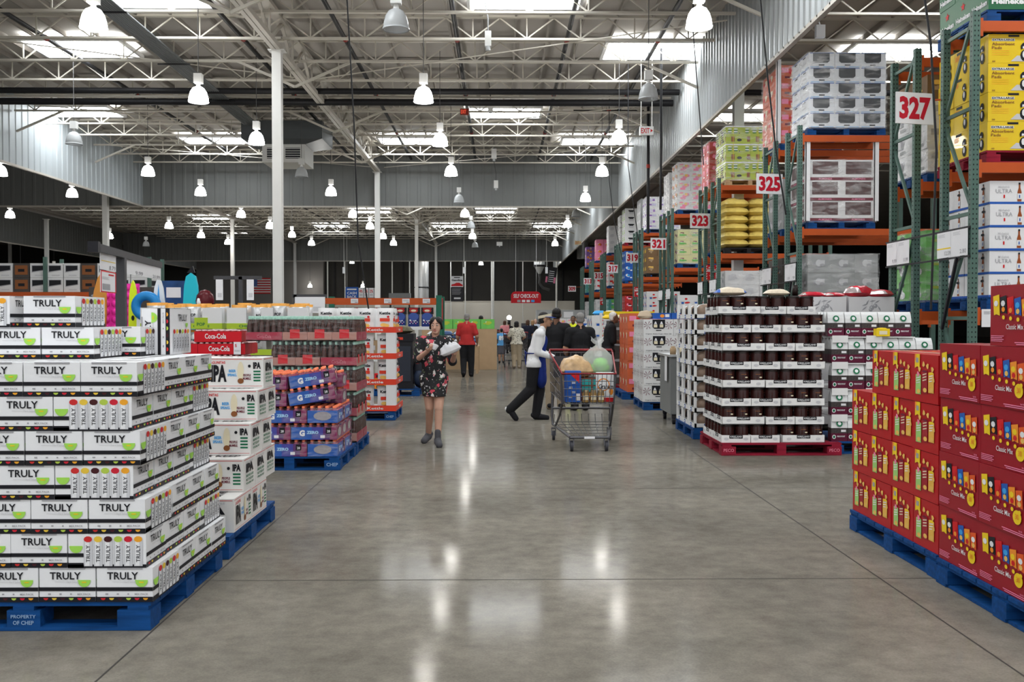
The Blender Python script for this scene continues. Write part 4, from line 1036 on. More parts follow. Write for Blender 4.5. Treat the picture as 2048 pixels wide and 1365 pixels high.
# ================================================================ roasted coffee bags
SBW = mat('coffee_bag_white', (.74, .75, .75), .3, var=.05, bump=.15, bscale=30); SBD = mat('coffee_bag_dark', (.06, .05, .05), .35, var=.9, scale=60); SBM = mat('coffee_bag_wine', (.10, .008, .03), .35, var=.1)
def coffee_bag():
    m = MB(); w, d, h = .185, .10, .275
    prof = [(1, 1, 0), (1, 1, .09), (1.0, 1.04, .15), (.99, .9, .20), (.98, .55, .245), (.97, .12, h)]
    mats = [SBM, SBD, SBW, SBW, SBW]
    for i in range(5):
        a, b = prof[i], prof[i + 1]
        q = [[(sx * w / 2 * p[0], sy * d / 2 * p[1], p[2]) for sx, sy in ((-1, -1), (1, -1), (1, 1), (-1, 1))] for p in (a, b)]
        m.add(q[0] + q[1], [(0, 1, 5, 4), (1, 2, 6, 5), (2, 3, 7, 6), (3, 0, 4, 7)], mats[i])
    P = Plane((0, -d / 2 * 1.05, .20), (1, 0, 0), (0, .3, 1)); m.disc(P, 0, 0, .036, DGREEN, n=14, l=.002); m.disc(P, 0, 0, .020, WHITE, n=8, l=.003)
    P = Plane((0, -d / 2, 0), (1, 0, 0), (0, 0, 1)); m.text(P, 'FRENCH ROAST', .02, .055, .018, PAPER, .09); m.disc(P, -.06, .05, .022, WHITE, .024, n=10); m.disc(P, -.06, .05, .014, DGREEN, .016, n=8, l=.003); m.rect(P, .02, .105, .075, .13, PAPER)
    return m.mesh('coffee_bag')
CBG = coffee_bag()
BX, BYy = 3.71, 10.62
pallet('blue', 1.28, 1.05, BX + .64, BYy + .52, 0, 'blue pallet under the coffee bags, beside the red pallet')
for k in range(5):
    n = 6 if k < 4 else 5
    for i in range(n):
        for c in range(4 if k == 4 or (k == 3) else 1):
            o = box_inst(CBG, 'coffee_bag', BX + .11 + .192 * i, BYy + .06 + .108 * c + (.12 if k == 4 else 0), PH + .296 * k + (.0 if k else 0), 'white-topped dark coffee bag, %s, %s from the tin trays%s' % (rowword(k, 5).replace('row', 'layer'), ORD[i], '' if c == 0 else ', %s deep' % ORD[c]), 'coffee bag', 'roasted coffee bags', random.uniform(-.06, .06))
    if k:
        m = MB(); z = PH + .296 * k - .012; m.box(BX + .02, BX + .192 * (6 if k < 4 else 5), BYy + .01, BYy + 1.0, z - .004, z + .006, TRW); None
        for i in (0, 2): m.box(BX + .02 + .192 * i, BX + .2 + .192 * i, BYy - .003, BYy, z - .06, z + .02, TRW)
        tag(m.build('carton_tray_sheet'), 'thin white card layer between coffee bags, %s' % (ORD[k - 1] + ' from the pallet'), 'card sheet')
pC = AY(1769, 678, BYy - .06)
m = MB(); m.box(-.075, .075, -.045, .045, 0, .085, YELLOW); m.ball((0, 0, .085), (.065, .04, .012), YELLOW, n=8); m.rect(Plane((-.075, -.045, 0), (1, 0, 0), (0, 0, 1)), .03, .02, .12, .06, CREAM)
tag(m.build('snack_pouch', None, (pC.x, BYy + .02, PH + .296 * 4 - .0)), 'small yellow pouch left on the coffee bags', 'bag')
# olive cartons behind
OLIV = mat('olive_carton', (.70, .69, .70), .5, var=.03)
def olive_mesh():
    w, d, h = .60, .40, .235; m = MB(); m.box(-w / 2, w / 2, -d / 2, d / 2, 0, h, OLIV); P = sides(w, d, h)['F']
    for i, (cx, cy, r) in enumerate(((.30, .09, .032), (.345, .115, .030), (.285, .065, .026))): m.disc(P, cx, cy, r, INK, n=12, l=.002 + i * .0004); m.disc(P, cx - .008, cy + .008, r * .4, PALE, n=8, l=.004)
    for cx, cy, a in ((.21, .13, 20), (.24, .16, 60), (.37, .17, 30), (.20, .08, 40), (.31, .18, 10), (.40, .08, -60)):
        m.poly(P, [(cx + .045 * math.cos(R(a)) * q - .010 * math.sin(R(a)) * t, cy + .045 * math.sin(R(a)) * q + .010 * math.cos(R(a)) * t) for q, t in ((-1, 0), (0, -1), (1, 0), (0, 1))], INK, .0035)
    m.rect(P, .30, .02, .304, .2, INK, .0018); return m.mesh('olive_carton')
OM = olive_mesh()
OY = 12.35
def plain_box(w, d, h, m): b = MB(); b.box(-w / 2, w / 2, -d / 2, d / 2, 0, h, m); return b
pallet('black', 2.0, 1.1, 5.05, OY + .6, 0, 'dark pallet under the olive print cartons')
zo = 1.58
hh = (zo - PH) / 5; PLC = plain_box(.62, .90, hh - .004, OLIV).mesh('plain_carton')
for q in range(5):
    for i in range(2): box_inst(PLC, 'plain_carton', 4.24 + .64 * i, OY + .52, PH + hh * q, 'plain white carton supporting the olive print cartons, %s layer, %s from the coffee trays' % (ORD[q], ORD[i]), 'carton', 'plain cartons under the olive print cartons')
for i in range(2): box_inst(OM, 'olive_carton', 4.25 + .635 * i, OY + .28, zo, 'white carton with grey olive branch print, %s' % ('over the coffee tins' if i == 0 else 'over the coffee bags'), 'carton', 'olive print cartons')
RBG = mat('red_bag', (.55, .02, .04), .25, var=.5, scale=18)
for i, (x, w) in enumerate(((4.14, .30), (4.42, .22), (4.76, .34), (5.05, .34))):
    box_inst(sack_mesh(w, .28, (.07, .06, .15, .10)[i], RBG, mat('bag_silver', (.6, .5, .5), .2, .5, var=.2), 'red_bag', 10 + i), 'red_bag', x, OY + .22, zo + .235, 'shiny red bag on the olive cartons, %s from the tin trays' % ORD[i], 'bag', 'red bags', .3 * i)
# ================================================================ pallet racks along the aisle side
RGREEN = mat('rack_green', (.085, .150, .125), .45, .1, var=.12, scale=5); RORANGE = mat('rack_orange', (.50, .088, .018), .45, var=.12, scale=4); HOLE = mat('rack_hole', (.01, .012, .012), .7, var=0)
RX, RP, RZ = 5.30, 6.2, 10.6
def post_mesh(h, holes):
    m = MB(); a = .042
    m.box(-a, a, -.035, -.031, 0, h, RGREEN); m.box(-a, -a + .004, -.031, .035, 0, h, RGREEN); m.box(a - .004, a, -.031, .035, 0, h, RGREEN)
    m.box(-.06, .06, -.06, .06, 0, .01, RGREEN)
    if holes:
        F = Plane((0, -.035, 0), (1, 0, 0), (0, 0, 1)); L = Plane((-a, 0, 0), (0, -1, 0), (0, 0, 1)); n = int(h / .055)
        for i in range(n):
            z = .05 + i * .055
            for x in (-.02, .02): m.poly(F, [(x - .007, z), (x, z - .010), (x + .007, z), (x + .006, z + .012), (x - .006, z + .012)], HOLE, .001)
            m.rect(L, -.008, z - .006, .006, z + .012, HOLE, .001)
    return m.mesh('post')
PH1, PH0 = post_mesh(4.95, True), post_mesh(4.95, False)
def beam_mesh(L):
    m = MB(); m.box(0, L, -.025, .025, -.115, 0, RORANGE); m.box(-.005, .03, -.032, .032, -.17, .03, RORANGE); m.box(L - .03, L + .005, -.032, .032, -.17, .03, RORANGE); return m.mesh('beam')
BL = 2.62; BMM = beam_mesh(BL)
bm = MB(); bm.bar((0, 0, 0), (0, .64, 0), .03, RGREEN, .04); BRH = bm.mesh('brace')
bm = MB(); bm.bar((0, 0, 0), (0, .64, 1.02), .03, RGREEN, .04); BRD = bm.mesh('brace')
bm = MB(); bm.bar((0, .64, 0), (0, 0, 1.02), .03, RGREEN, .04); BRU = bm.mesh('brace')
aisle = ['327', '325', '323', '321', '319', '317', '315', '313', '311']
LEV = {0: (1.62, 3.27, 4.84)}
def levels(k): return LEV.get(k, (1.55, 3.13, 4.78))
for k in range(9):
    for b in range(2):
        y0 = RZ + RP * k + b * 1.47
        t = thing('pallet_rack', 'green and orange pallet rack, %s side, %s rack from the camera' % (('front', 'rear')[b], ORD[k]), 'rack', (RX, y0, 0))
        for xx in ((0, BL + .09) if k < 3 else (0,)):
            for yy in (0, .70): put(PH1 if k < 4 and xx == 0 else PH0, 'post', t, (xx, yy, 0))
            if xx == 0:
                z = .35; q = 0
                while z < 4.6:
                    put(BRH, 'brace', t, (0, .03, z)); put((BRD, BRU)[q % 2], 'brace', t, (0, .03, z + .04)); z += 1.18; q += 1
                put(BRH, 'brace', t, (0, .03, 4.8))
        for z in levels(k):
            for yy in (0, .70): put(BMM, 'beam', t, (.045, yy, z))
    yy = RZ + RP * k
# aisle number signs
NUMC = mat('number_red', (.52, .012, .03), .5, var=0)
def num_sign(s, px, py, Y, w, h, rz=8, k=0):
    p = AY(px, py, Y); t = thing('aisle_sign', 'white aisle sign with red number %s on the %s rack end' % (s, ORD[k]), 'sign', (p.x, p.y, p.z), R(rz))
    m = MB(); m.box(-w / 2, w / 2, -.01, .01, -h / 2, h / 2, PAPER); m.text(Plane((0, -.01, 0), (1, 0, 0), (0, 0, 1)), s, 0, 0, h * .74, NUMC, w * .84, bold=.045); m.build('panel', t)
    m = MB(); c_, s_ = math.cos(R(rz)), math.sin(R(rz)); q = V((RX + .02 - p.x, .0, 0)); q = V((q.x * c_, -q.x * s_, 0)); m.bar((w / 2 - .03, .015, h * .3), (q.x, q.y + .02, h * .3), .02, RORANGE); m.build('bracket', t)
for s, px, py, k in (('327', 1829, 217, 0), ('325', 1539, 368, 1), ('323', 1400, 442, 2), ('321', 1317, 488, 3), ('319', 1265, 516, 4), ('317', 1226, 538, 5), ('315', 1198, 552, 6), ('313', 1176, 563, 7), ('309', 1144, 578, 8)):
    num_sign(s, px, py, RZ + RP * k + .70, .52 if k else .50, .37, 12, k)
def fire_sign(px, py, Y, label):
    p = AY(px, py, Y); m = MB(); w, h = .27, .38; m.box(-w / 2, w / 2, -.006, .006, -h / 2, h / 2, RED); P = Plane((0, -.006, 0), (1, 0, 0), (0, 0, 1))
    m.text(P, 'FIRE', 0, h * .3, h * .13, WHITE, w * .55, bold=.03); m.rect(P, -w * .4, h * .04, w * .4, h * .2, PAPER); m.text(P, 'EXTINGUISHER', 0, h * .12, h * .05, RED, w * .7)
    m.poly(P, [(-.03, -h * .1), (.03, -h * .1), (.03, -h * .2), (.06, -h * .2), (0, -h * .36), (-.06, -h * .2), (-.03, -h * .2)], WHITE)
    for sx in (-1, 1):
        for i in range(6): m.poly(P, [(sx * w * .5, -h * .5 + i * h / 6), (sx * w * .42, -h * .5 + i * h / 6 + .02), (sx * w * .42, -h * .5 + i * h / 6 + .05), (sx * w * .5, -h * .5 + i * h / 6 + .03)], WHITE)
    tag(m.build('fire_sign', None, p), label, 'sign')
fire_sign(1423, 545, RZ + RP * 2 + 1.43, 'red FIRE sign with white arrow on the 323 rack end')
fire_sign(1275, 584, RZ + RP * 4 + 1.43, 'small red FIRE sign with arrow on the 319 rack end'); fire_sign(1205, 603, RZ + RP * 6 + 1.43, 'tiny red FIRE sign with arrow near the 315 rack end')
# price rails
def price_rail(k, nums):
    y0 = RZ + RP * k; z = 2.55 - .02 * k
    t = thing('price_rail', 'black price rail with white cards across the %s rack end' % ORD[k], 'sign holder', (RX - .06, y0, z))
    m = MB(); m.box(-.008, .008, -.05, 2.25, -.01, .012, BLACK); m.box(-.008, .008, -.05, 2.25, -.335, -.315, BLACK); m.bar((0, .25, -.32), (0, .6, -1.15), .03, BLACK); m.build('frame', t)
    L = Plane((0, 0, 0), (0, -1, 0), (0, 0, 1))
    for a, b, s in nums:
        m = MB(); m.box(-.012, -.009, a, b, -.31, -.01, PAPER); P = Plane((-.012, b, -.31), (0, -1, 0), (0, 0, 1)); w = b - a
        for q in range(2):
            lines(m, Plane(P.p(w * .5 * q, 0), P.u, P.v), w / 2, .3, .9, 3)
            m.text(P, s[q], w * (.36 + .5 * q), .05, .05, INK, w * .2, l=.0015)
        m.rect(P, w * .46, 0, w * .47, .3, PALE, .001)
        if s[0] == '12.59': m.rect(P, 0, .1, w * .46, .115, YELLOW, .001)
        m.build('price_card', t)
price_rail(0, ((-.02, .72, ('12.59', '2.80')), (1.5, 2.2, ('9.99', '11.99'))))
price_rail(1, ((-.02, .6, ('1.8', '9')), (1.5, 2.1, ('15', '9')))); price_rail(2, ((.0, .7, ('9', '9')), (1.5, 2.1, ('9', '9')))); price_rail(3, ((.0, .7, ('9', '9')), (1.4, 2.1, ('9', '9'))))
p = AX(1971, 633, RX - .02)
m = MB(); m.box(-.13, .13, -.004, .004, -.1, .1, PAPER); P = Plane((0, -.004, 0), (1, 0, 0), (0, 0, 1)); lines(m, Plane((-.12, -.004, -.1), (1, 0, 0), (0, 0, 1)), .16, .2, .85, 4, INK)
pts = [(.06 + .055 * math.cos(R(a)), .055 * math.sin(R(a))) for a in range(0, 360, 20)]; m.poly(P, pts, RED); m.disc(P, .06, 0, .045, WHITE, l=.0025); m.rect(P, .05, -.03, .07, .03, BLACK, .0035); m.bar((.03, -.008, -.03), (.10, -.008, .03), .006, RED)
tag(m.build('warning_sign', None, (RX + .21, RZ - .05, 1.53)), 'small white no-climbing notice beside the orange beam bracket', 'sign')
# ---------------------------------------------------------------- rack loads
def gen_mesh(name, w, d, h, base, art):
    m = MB(); m.box(-w / 2 + .002, w / 2 - .002, -d / 2 + .002, d / 2 - .002, .001, h - .001, base); P = sides(w, d, h)
    for s, L in (('F', w), ('L', d), ('R', d)): art(m, P[s], L, h, s)
    return m.mesh(name)
YPAD = mat('pad_yellow', (.80, .56, .015), .35, var=.02, coat=.2)
def a_pad(m, P, w, h, s):
    if s == 'F':
        m.text(P, 'EXTRA-LARGE', w * .30, h * .80, h * .07, BLACK, w * .44, bold=.03); m.rect(P, w * .07, h * .755, w * .53, h * .845, WHITE, .0012)
        m.text(P, 'Absorbent', w * .30, h * .66, h * .10, BROWN, w * .46, bold=.01); m.text(P, 'Pads', w * .17, h * .53, h * .10, BROWN, w * .2, bold=.01)
        for i in range(3): m.rect(P, w * .07, h * (.42 - i * .07), w * .42, h * (.43 - i * .07), ORANGE)
        m.rect(P, w * .4, h * .90, w * .62, h * .97, BLACK); m.text(P, '100', w * .11, h * .06, h * .06, BROWN)
        cx = w * .73
    else: m.rect(P, w * .15, h * .86, w * .5, h * .95, BLACK); cx = w * .68; lines(m, P, w * .6, h, .8, 4, ORANGE)
    if s == 'F': m.poly(P, [(w * .45, h * .06), (w * .98, h * .06), (w * .98, h * .22), (w * .58, h * .26)], PALE, .002)
    u = h * .9
    m.disc(P, cx, h * .26, u * .17, BLACK, u * .22, n=12, l=.003); m.disc(P, cx, h * .60, u * .13, BLACK, u * .12, n=12, l=.0032); m.disc(P, cx - u * .04, h * .54, u * .06, WHITE, u * .05, n=10, l=.0045)
    m.disc(P, cx - u * .02, h * .30, u * .07, WHITE, u * .13, n=10, l=.004); m.disc(P, cx - u * .12, h * .55, u * .04, BLACK, u * .1, n=8, l=.005); m.disc(P, cx + u * .10, h * .55, u * .04, BLACK, u * .1, n=8, l=.005)
PADM = gen_mesh('pad_carton', .56, .40, .325, YPAD, a_pad)
UW = mat('beer_carton_white', (.80, .80, .81), .35, var=.03)
def bottle_pic(m, P, cx, y0, h):
    b = mat('amber_bottle', (.30, .07, .015), .3, var=0)
    m.poly(P, [(cx - h * .11, y0), (cx + h * .11, y0), (cx + h * .11, y0 + h * .5), (cx + h * .045, y0 + h * .72), (cx + h * .045, y0 + h), (cx - h * .045, y0 + h), (cx - h * .045, y0 + h * .72), (cx - h * .11, y0 + h * .5)], b, .002)
    m.rect(P, cx - h * .11, y0 + h * .12, cx + h * .11, y0 + h * .42, WHITE, .003); m.rect(P, cx - h * .03, y0 + h * .18, cx + h * .03, y0 + h * .34, BLUE, .004); m.rect(P, cx - h * .05, y0 + h * .9, cx + h * .05, y0 + h, BLACK, .003)
def a_ultra(m, P, w, h, s):
    m.rect(P, 0, 0, w, h * .10, BLUE)
    if s == 'F':
        m.text(P, 'ULTRA', w * .38, h * .56, h * .17, INK, w * .44, bold=.0); m.text(P, 'Michelob', w * .38, h * .74, h * .09, PALE, w * .3); m.rect(P, w * .37, h * .26, w * .41, h * .40, RED); bottle_pic(m, P, w * .80, h * .12, h * .8)
    else:
        bottle_pic(m, P, w * .5, h * .12, h * .8); m.disc(P, w * .5, h * .72, w * .14, BLACK, h * .06, n=10, l=.006)
ULTM = gen_mesh('beer_carton', .42, .28, .262, UW, a_ultra)
HGR = mat('beer_green', (.015, .13, .05), .4, var=.05)
def a_hein(m, P, w, h, s):
    m.text(P, 'Heineken', w * .5, h * .28, h * .2, WHITE, w * .85, bold=.04)
    pts = [(w * .5 + h * .17 * (1 if i % 2 == 0 else .42) * math.cos(R(90 + 36 * i)), h * .68 + h * .17 * (1 if i % 2 == 0 else .42) * math.sin(R(90 + 36 * i))) for i in range(10)]; m.poly(P, pts, RED)
HEIM = gen_mesh('green_beer_carton', .48, .40, .33, HGR, a_hein)
WWIN = mat('carton_grey_white', (.70, .72, .75), .35, var=.03)
WDK = mat('carton_window_dark', (.05, .055, .06), .2, var=.4, scale=12)
def a_win(win):
    def f(m, P, w, h, s):
        m.rect(P, w * .04, h * .93, w * .96, h * .97, BLUE)
        m.rect(P, w * .06, h * .03, w * .4, h * .06, SKYB); m.rect(P, w * .55, h * .03, w * .95, h * .06, SKYB)
        if win and s == 'F':
            m.poly(P, [(w * .16, h * .95), (w * .16, h * .42), (w * .24, h * .30), (w * .72, h * .30), (w * .80, h * .42), (w * .80, h * .95)], WDK); m.rect(P, w * .38, h * .12, w * .6, h * .2, BLACK)
        else: m.rect(P, w * .3, h * .80, w * .62, h * .88, BLACK); m.rect(P, w * .25, h * .4, w * .7, h * .46, PALE)
    return f
WINM = gen_mesh('windowed_carton', .46, .48, .265, WWIN, a_win(True)); WINS = gen_mesh('windowed_carton', .33, .48, .265, WWIN, a_win(False))
LIME = mat('carton_lime', (.42, .50, .05), .4, var=.06)
LEAF = mat('print_leaf_green', (.05, .22, .03), .5, var=0)
def a_lime(m, P, w, h, s):
    for cx in (.16, .40, .86):
        for i in range(4): m.disc(P, w * cx, h * (.62 + i * .07), w * .09, (LEAF, WHITE, LEAF, WHITE)[i], h * .035, n=8, l=.002 + i * .0004)
    m.rect(P, w * .22, h * .12, w * .36, h * .42, BROWN); m.rect(P, w * .86, h * .12, w * .98, h * .42, BROWN); m.disc(P, w * .55, h * .22, w * .10, BLACK, h * .08, n=12); m.disc(P, w * .55, h * .6, w * .03, BLACK, h * .03, n=8)
    m.rect(P, 0, h * .93, w, h, WHITE); m.rect(P, w * .30, 0, w * .315, h, YELLOW, .003)
    if s != 'F':
        for i in range(5): m.rect(P, w * .1, h * (.2 + .13 * i), w * .5, h * (.26 + .13 * i), BLACK, .004)
LIMM = gen_mesh('lime_carton', .60, .50, .43, LIME, a_lime)
def a_rand(cols, seed, n=5, disc=True):
    def f(m, P, w, h, s):
        rn = random.Random(seed + ord(s))
        for i in range(n):
            c = rn.choice(cols); x, y = rn.uniform(.06, .55), rn.uniform(.08, .6); a, b = rn.uniform(.15, .4), rn.uniform(.1, .32)
            if disc and rn.random() < .45: m.disc(P, w * (x + .2), h * (y + .15), w * a * .5, c, h * b * .6, n=10, l=.0015 + i * .0005)
            else: m.rect(P, w * x, h * y, w * min(.96, x + a), h * min(.95, y + b), c, .0015 + i * .0005)
    return f
GREYC = mat('carton_grey', (.34, .35, .35), .45, var=.12); TAN = mat('carton_tan', (.48, .38, .27), .6, var=.08); LILAC = mat('carton_lilac', (.55, .52, .70), .4, var=.05); PEAR = mat('carton_pear', (.62, .60, .30), .5, var=.05)
RED_C = mat('carton_red', (.45, .03, .03), .45, var=.1); ORC = mat('carton_orange', (.62, .13, .05), .45, var=.12); DKC = mat('carton_dark', (.07, .06, .055), .5, var=.2); MWHITE = mat('carton_white', (.72, .72, .72), .45, var=.04); PUR = mat('pack_purple', (.28, .14, .45), .35, var=.2); TEAL = mat('pack_teal', (.10, .35, .33), .45, var=.2); GRN = mat('pack_green', (.15, .50, .10), .4, var=.2)
def a_alm(m, P, w, h, s):
    m.rect(P, 0, 0, w, h * .14, MAROON); m.rect(P, w * .12, h * .3, w * .88, h * .92, mat('almond_window', (.10, .05, .05), .25, var=.6, scale=20)); m.text(P, 'ALMONDS', w * .5, h * .07, h * .08, PINK, w * .4)
KINDS = {
    'alm': gen_mesh('maroon_white_carton', .60, .50, .36, MWHITE, a_alm),
    'grey': gen_mesh('grey_carton', .42, .50, .33, GREYC, a_rand([PALE, INK, MWHITE], 3)),
    'wgrey': gen_mesh('silver_carton', .60, .55, .30, MWHITE, a_rand([PALE, INK, GREYC], 9)),
    'bread': gen_mesh('bread_carton', .40, .48, .29, MWHITE, a_rand([TAN, CREAM, CHIPY, PINK], 5, 7)),
    'pear': gen_mesh('pale_green_carton', .40, .48, .26, PEAR, a_rand([PINK, CREAM, MAROON, GRN], 6)),
    'lilac': gen_mesh('lilac_pack', .42, .48, .40, MWHITE, a_rand([LILAC, PURPLE, LILAC], 7, 4, False)),
    'tan': gen_mesh('brown_carton', .40, .48, .33, mat('carton_brown', (.20, .12, .06), .6, var=.1), a_rand([CHIPY, KRAFT, YELLOW], 8)),
    'wgreen': gen_mesh('white_green_carton', .60, .48, .30, MWHITE, a_rand([GREEN, BLACK, PALE], 10, 4, False)),
    'bluew': gen_mesh('blue_white_pack', .40, .48, .32, BLUE, a_rand([WHITE, CREAM, SKYB, WHITE], 11, 6)),
    'purple': gen_mesh('purple_pack', .44, .48, .42, PUR, a_rand([PINK, WHITE, ORANGE, PALE], 12, 6)),
    'pinkp': gen_mesh('pink_purple_pack', .42, .48, .40, PINK, a_rand([PURPLE, WHITE, ORANGE, RED], 13, 6)),
    'silver': gen_mesh('white_grey_pack', .42, .48, .34, MWHITE, a_rand([PALE, INK, PALE], 14)),
    'orange': gen_mesh('orange_carton', .40, .40, .30, ORC, a_rand([MAROON, PINK, RED, CREAM], 15, 6)),
    'red': gen_mesh('red_carton', .42, .45, .30, RED_C, a_rand([MAROON, PINK, WHITE], 16)),
    'teal': gen_mesh('teal_pack', .60, .48, .30, TEAL, a_rand([WHITE, PALE, GRN], 17)),
    'orw': gen_mesh('orange_white_carton', .40, .48, .30, MWHITE, a_rand([ORANGE, RED, RED, PINK], 18)),
    'vtan': gen_mesh('red_print_carton', .42, .48, .30, MWHITE, a_rand([RED, BLUE, RED, PALE], 19)),
    'dark': gen_mesh('dark_carton', .55, .50, .34, DKC, a_rand([INK, BROWN, BLACK], 20)),
    'green': gen_mesh('green_carton', .42, .48, .30, GRN, a_rand([WHITE, BLACK, DGREEN, LIME], 21)),
    'kraft': gen_mesh('kraft_carton', .62, .52, .42, KRAFT, a_rand([ORANGE, PALE, BROWN], 22)),
    'pad': PADM, 'ultra': ULTM, 'hein': HEIM, 'win': WINM, 'lime': LIMM}
DIM = {}
for kk, me in KINDS.items():
    xs = [v.co for v in me.vertices]; DIM[kk] = [round(max(abs(c[i]) for c in xs) * (2 if i < 2 else 1) - (.0), 3) for i in range(3)]
    DIM[kk][0] = max(abs(v.co.x) for v in me.vertices if abs(v.co.z) < .0011 or True) * 2 - .008
    DIM[kk][1] = DIM[kk][0] and max(abs(v.co.y) for v in me.vertices) * 2 - .008; DIM[kk][2] = max(v.co.z for v in me.vertices) + .001
NOUN = {}
def load(kind, x0, y0, z0, nx, ny, nz, pcol, where, film=0, noun=None, jit=.006, half=None):
    """one pallet stacked with cartons; x0, y0 its near corner; only the outer shell of the stack is built"""
    w, d, h = DIM[kind]; me = KINDS[kind]; name = me.name.split('.')[0]; noun = noun or name.replace('_', ' ')
    W, D = nx * w, ny * d; zt = z0
    if pcol:
        pallet(pcol, round(max(1.0, W), 1), round(max(.9, D), 1), x0 + W / 2, y0 + D / 2, z0, '%s pallet under the %ss, %s' % (pcol if pcol != 'wood' else 'bare wooden', noun, where)); zt += PH
    for k in range(nz):
        for j in range(ny):
            for i in range(nx):
                if not (j == 0 or i == 0 or k == nz - 1): continue
                lab = '%s, %s, %s across%s, %s' % (noun, rowword(k, nz), ORD[i], '' if j == 0 else ', ' + ORD[j] + ' deep', where)
                mm = WINS if kind == 'win' and i == 0 and False else me
                box_inst(mm, name, x0 + w * (i + .5) + random.uniform(-jit, jit), y0 + d * (j + .5) + random.uniform(-jit, jit), zt + h * k, lab, 'carton', noun + 's ' + where, random.uniform(-.01, .01))
    if film:
        m = MB(); e = .012; z1 = zt + h * nz + e; zb = zt - .03
        xs = (x0 - e - .01, x0 + W + e); ysv = (y0 - e - .01, y0 + D + e); n = 7; vs = []
        for q in range(n):
            z = zb + (z1 - zb) * q / (n - 1); o = .012 * ((q % 2) - .5)
            vs += [(xs[0] + o, ysv[0] - o, z), (xs[1] - o, ysv[0] + o, z), (xs[1] + o, ysv[1] - o, z), (xs[0] - o, ysv[1] + o, z)]
        fs = [(4 * q + a, 4 * q + (a + 1) % 4, 4 * q + 4 + (a + 1) % 4, 4 * q + 4 + a) for q in range(n - 1) for a in range(4)]
        m.add(vs, fs, FILM); m.add(vs[-4:], [(0, 1, 2, 3)], FILM)
        tag(m.build('stretch_wrap'), 'clear stretch wrap around the %ss, %s' % (noun, where), 'plastic wrap')
def rk(k, lev, kind, nx, ny, nz, pcol, film=0, b=0, x0=5.47, floor=False, **kw):
    y0 = RZ + RP * k + b * 1.5 + .04
    z = levels(k)[lev] + .003 if lev >= 0 else 0
    nm = ('%s level, %s rack %s' % (('lower', 'middle', 'top')[lev], ORD[k], ('front', 'rear')[b])) if lev >= 0 else 'floor of %s rack' % ORD[k]
    load(kind, x0, y0, z, nx, ny, nz, pcol, nm, film, **kw)
rk(0, 2, 'hein', 2, 3, 2, 'blue', 0, noun='green beer carton'); rk(0, 1, 'pad', 3, 3, 4, 'red', 0, noun='yellow pad carton'); rk(0, 0, 'ultra', 3, 4, 5, 'blue', 0, noun='white beer carton', x0=5.5)
rk(0, 1, 'wgrey', 2, 2, 3, 'blue', 1, 1); load('tan', 5.47, RZ + 1.55, 3.273 + PH + .905, 3, 2, 1, None, 'above the silver cartons, first rack'); rk(0, 0, 'green', 3, 2, 3, 'blue', 1, 1); rk(0, -1, 'dark', 2, 2, 3, 'blue', 0, 0, x0=5.6)
rk(1, 2, 'win', 3, 2, 5, 'blue', 1, noun='white windowed carton'); rk(1, 1, 'alm', 2, 2, 3, 'blue', 1); rk(1, 0, 'grey', 3, 2, 3, 'black', 1)
rk(1, 2, 'orange', 3, 3, 5, 'blue', 1, 1, x0=5.40); rk(1, 1, 'grey', 3, 2, 3, 'blue', 0, 1); rk(1, 0, 'dark', 2, 2, 3, 'blue', 0, 1)
rk(2, 2, 'lime', 2, 2, 3, 'wood', 1); rk(2, 0, 'silver', 3, 2, 3, 'black', 1); rk(2, 2, 'red', 3, 2, 4, 'wood', 1, 1, x0=5.40); rk(2, 1, 'dark', 2, 2, 3, 'blue', 0, 1)
rk(3, 2, 'bread', 3, 2, 5, 'blue', 1); rk(3, 1, 'pear', 3, 2, 4, 'blue', 1); rk(3, 0, 'vtan', 3, 2, 2, 'blue', 0, noun='red-print carton'); rk(3, 2, 'silver', 3, 2, 4, 'blue', 1, 1); rk(3, 1, 'tan', 3, 2, 3, 'blue', 0, 1)
rk(4, 2, 'lilac', 3, 2, 3, 'blue', 1); rk(4, 1, 'tan', 3, 2, 3, 'black', 0); rk(4, 0, 'vtan', 3, 2, 3, 'blue', 0, noun='red-print carton'); rk(4, 2, 'grey', 3, 2, 4, 'blue', 0, 1)
rk(5, 2, 'wgreen', 2, 2, 5, 'red', 0); rk(5, 1, 'bluew', 3, 2, 4, 'blue', 0); rk(5, 0, 'red', 3, 2, 3, 'blue', 0); rk(5, 2, 'silver', 3, 2, 4, 'blue', 1, 1)
rk(6, 2, 'silver', 3, 2, 4, 'blue', 0); rk(6, 1, 'orw', 3, 2, 4, 'blue', 0); rk(6, 0, 'teal', 2, 2, 3, 'blue', 0)
rk(7, 2, 'pinkp', 3, 2, 3, 'blue', 0); rk(7, 1, 'orw', 3, 2, 3, 'blue', 0); rk(7, 0, 'silver', 3, 2, 3, 'blue', 0)
rk(8, 2, 'purple', 3, 2, 3, 'blue', 0); rk(8, 1, 'teal', 2, 2, 2, 'blue', 0); rk(8, 0, 'silver', 3, 2, 3, 'blue', 0)
# corner posts on the almond load, tall corner guard on the orange load
CP_ = mat('corner_board', (.80, .80, .81), .5, var=.02)
for x, y, z, h, lb in ((5.47 - .02, RZ + RP + .0, 3.27, 1.42, 'aisle-side front corner of the maroon and white cartons'), (5.47 + 1.2, RZ + RP + .0, 3.27, 1.42, 'inner front corner of the maroon and white cartons'), (5.40 - .04, RZ + RP + 1.48, 4.92, 1.6, 'corner of the orange cartons')):
    m = MB(); m.box(x - .04, x + .04, y, y + .012, z, z + h, CP_); m.box(x - .04, x - .028, y, y + .08, z, z + h, CP_); tag(m.build('corner_board'), 'white upright corner board at the ' + lb, 'corner board')
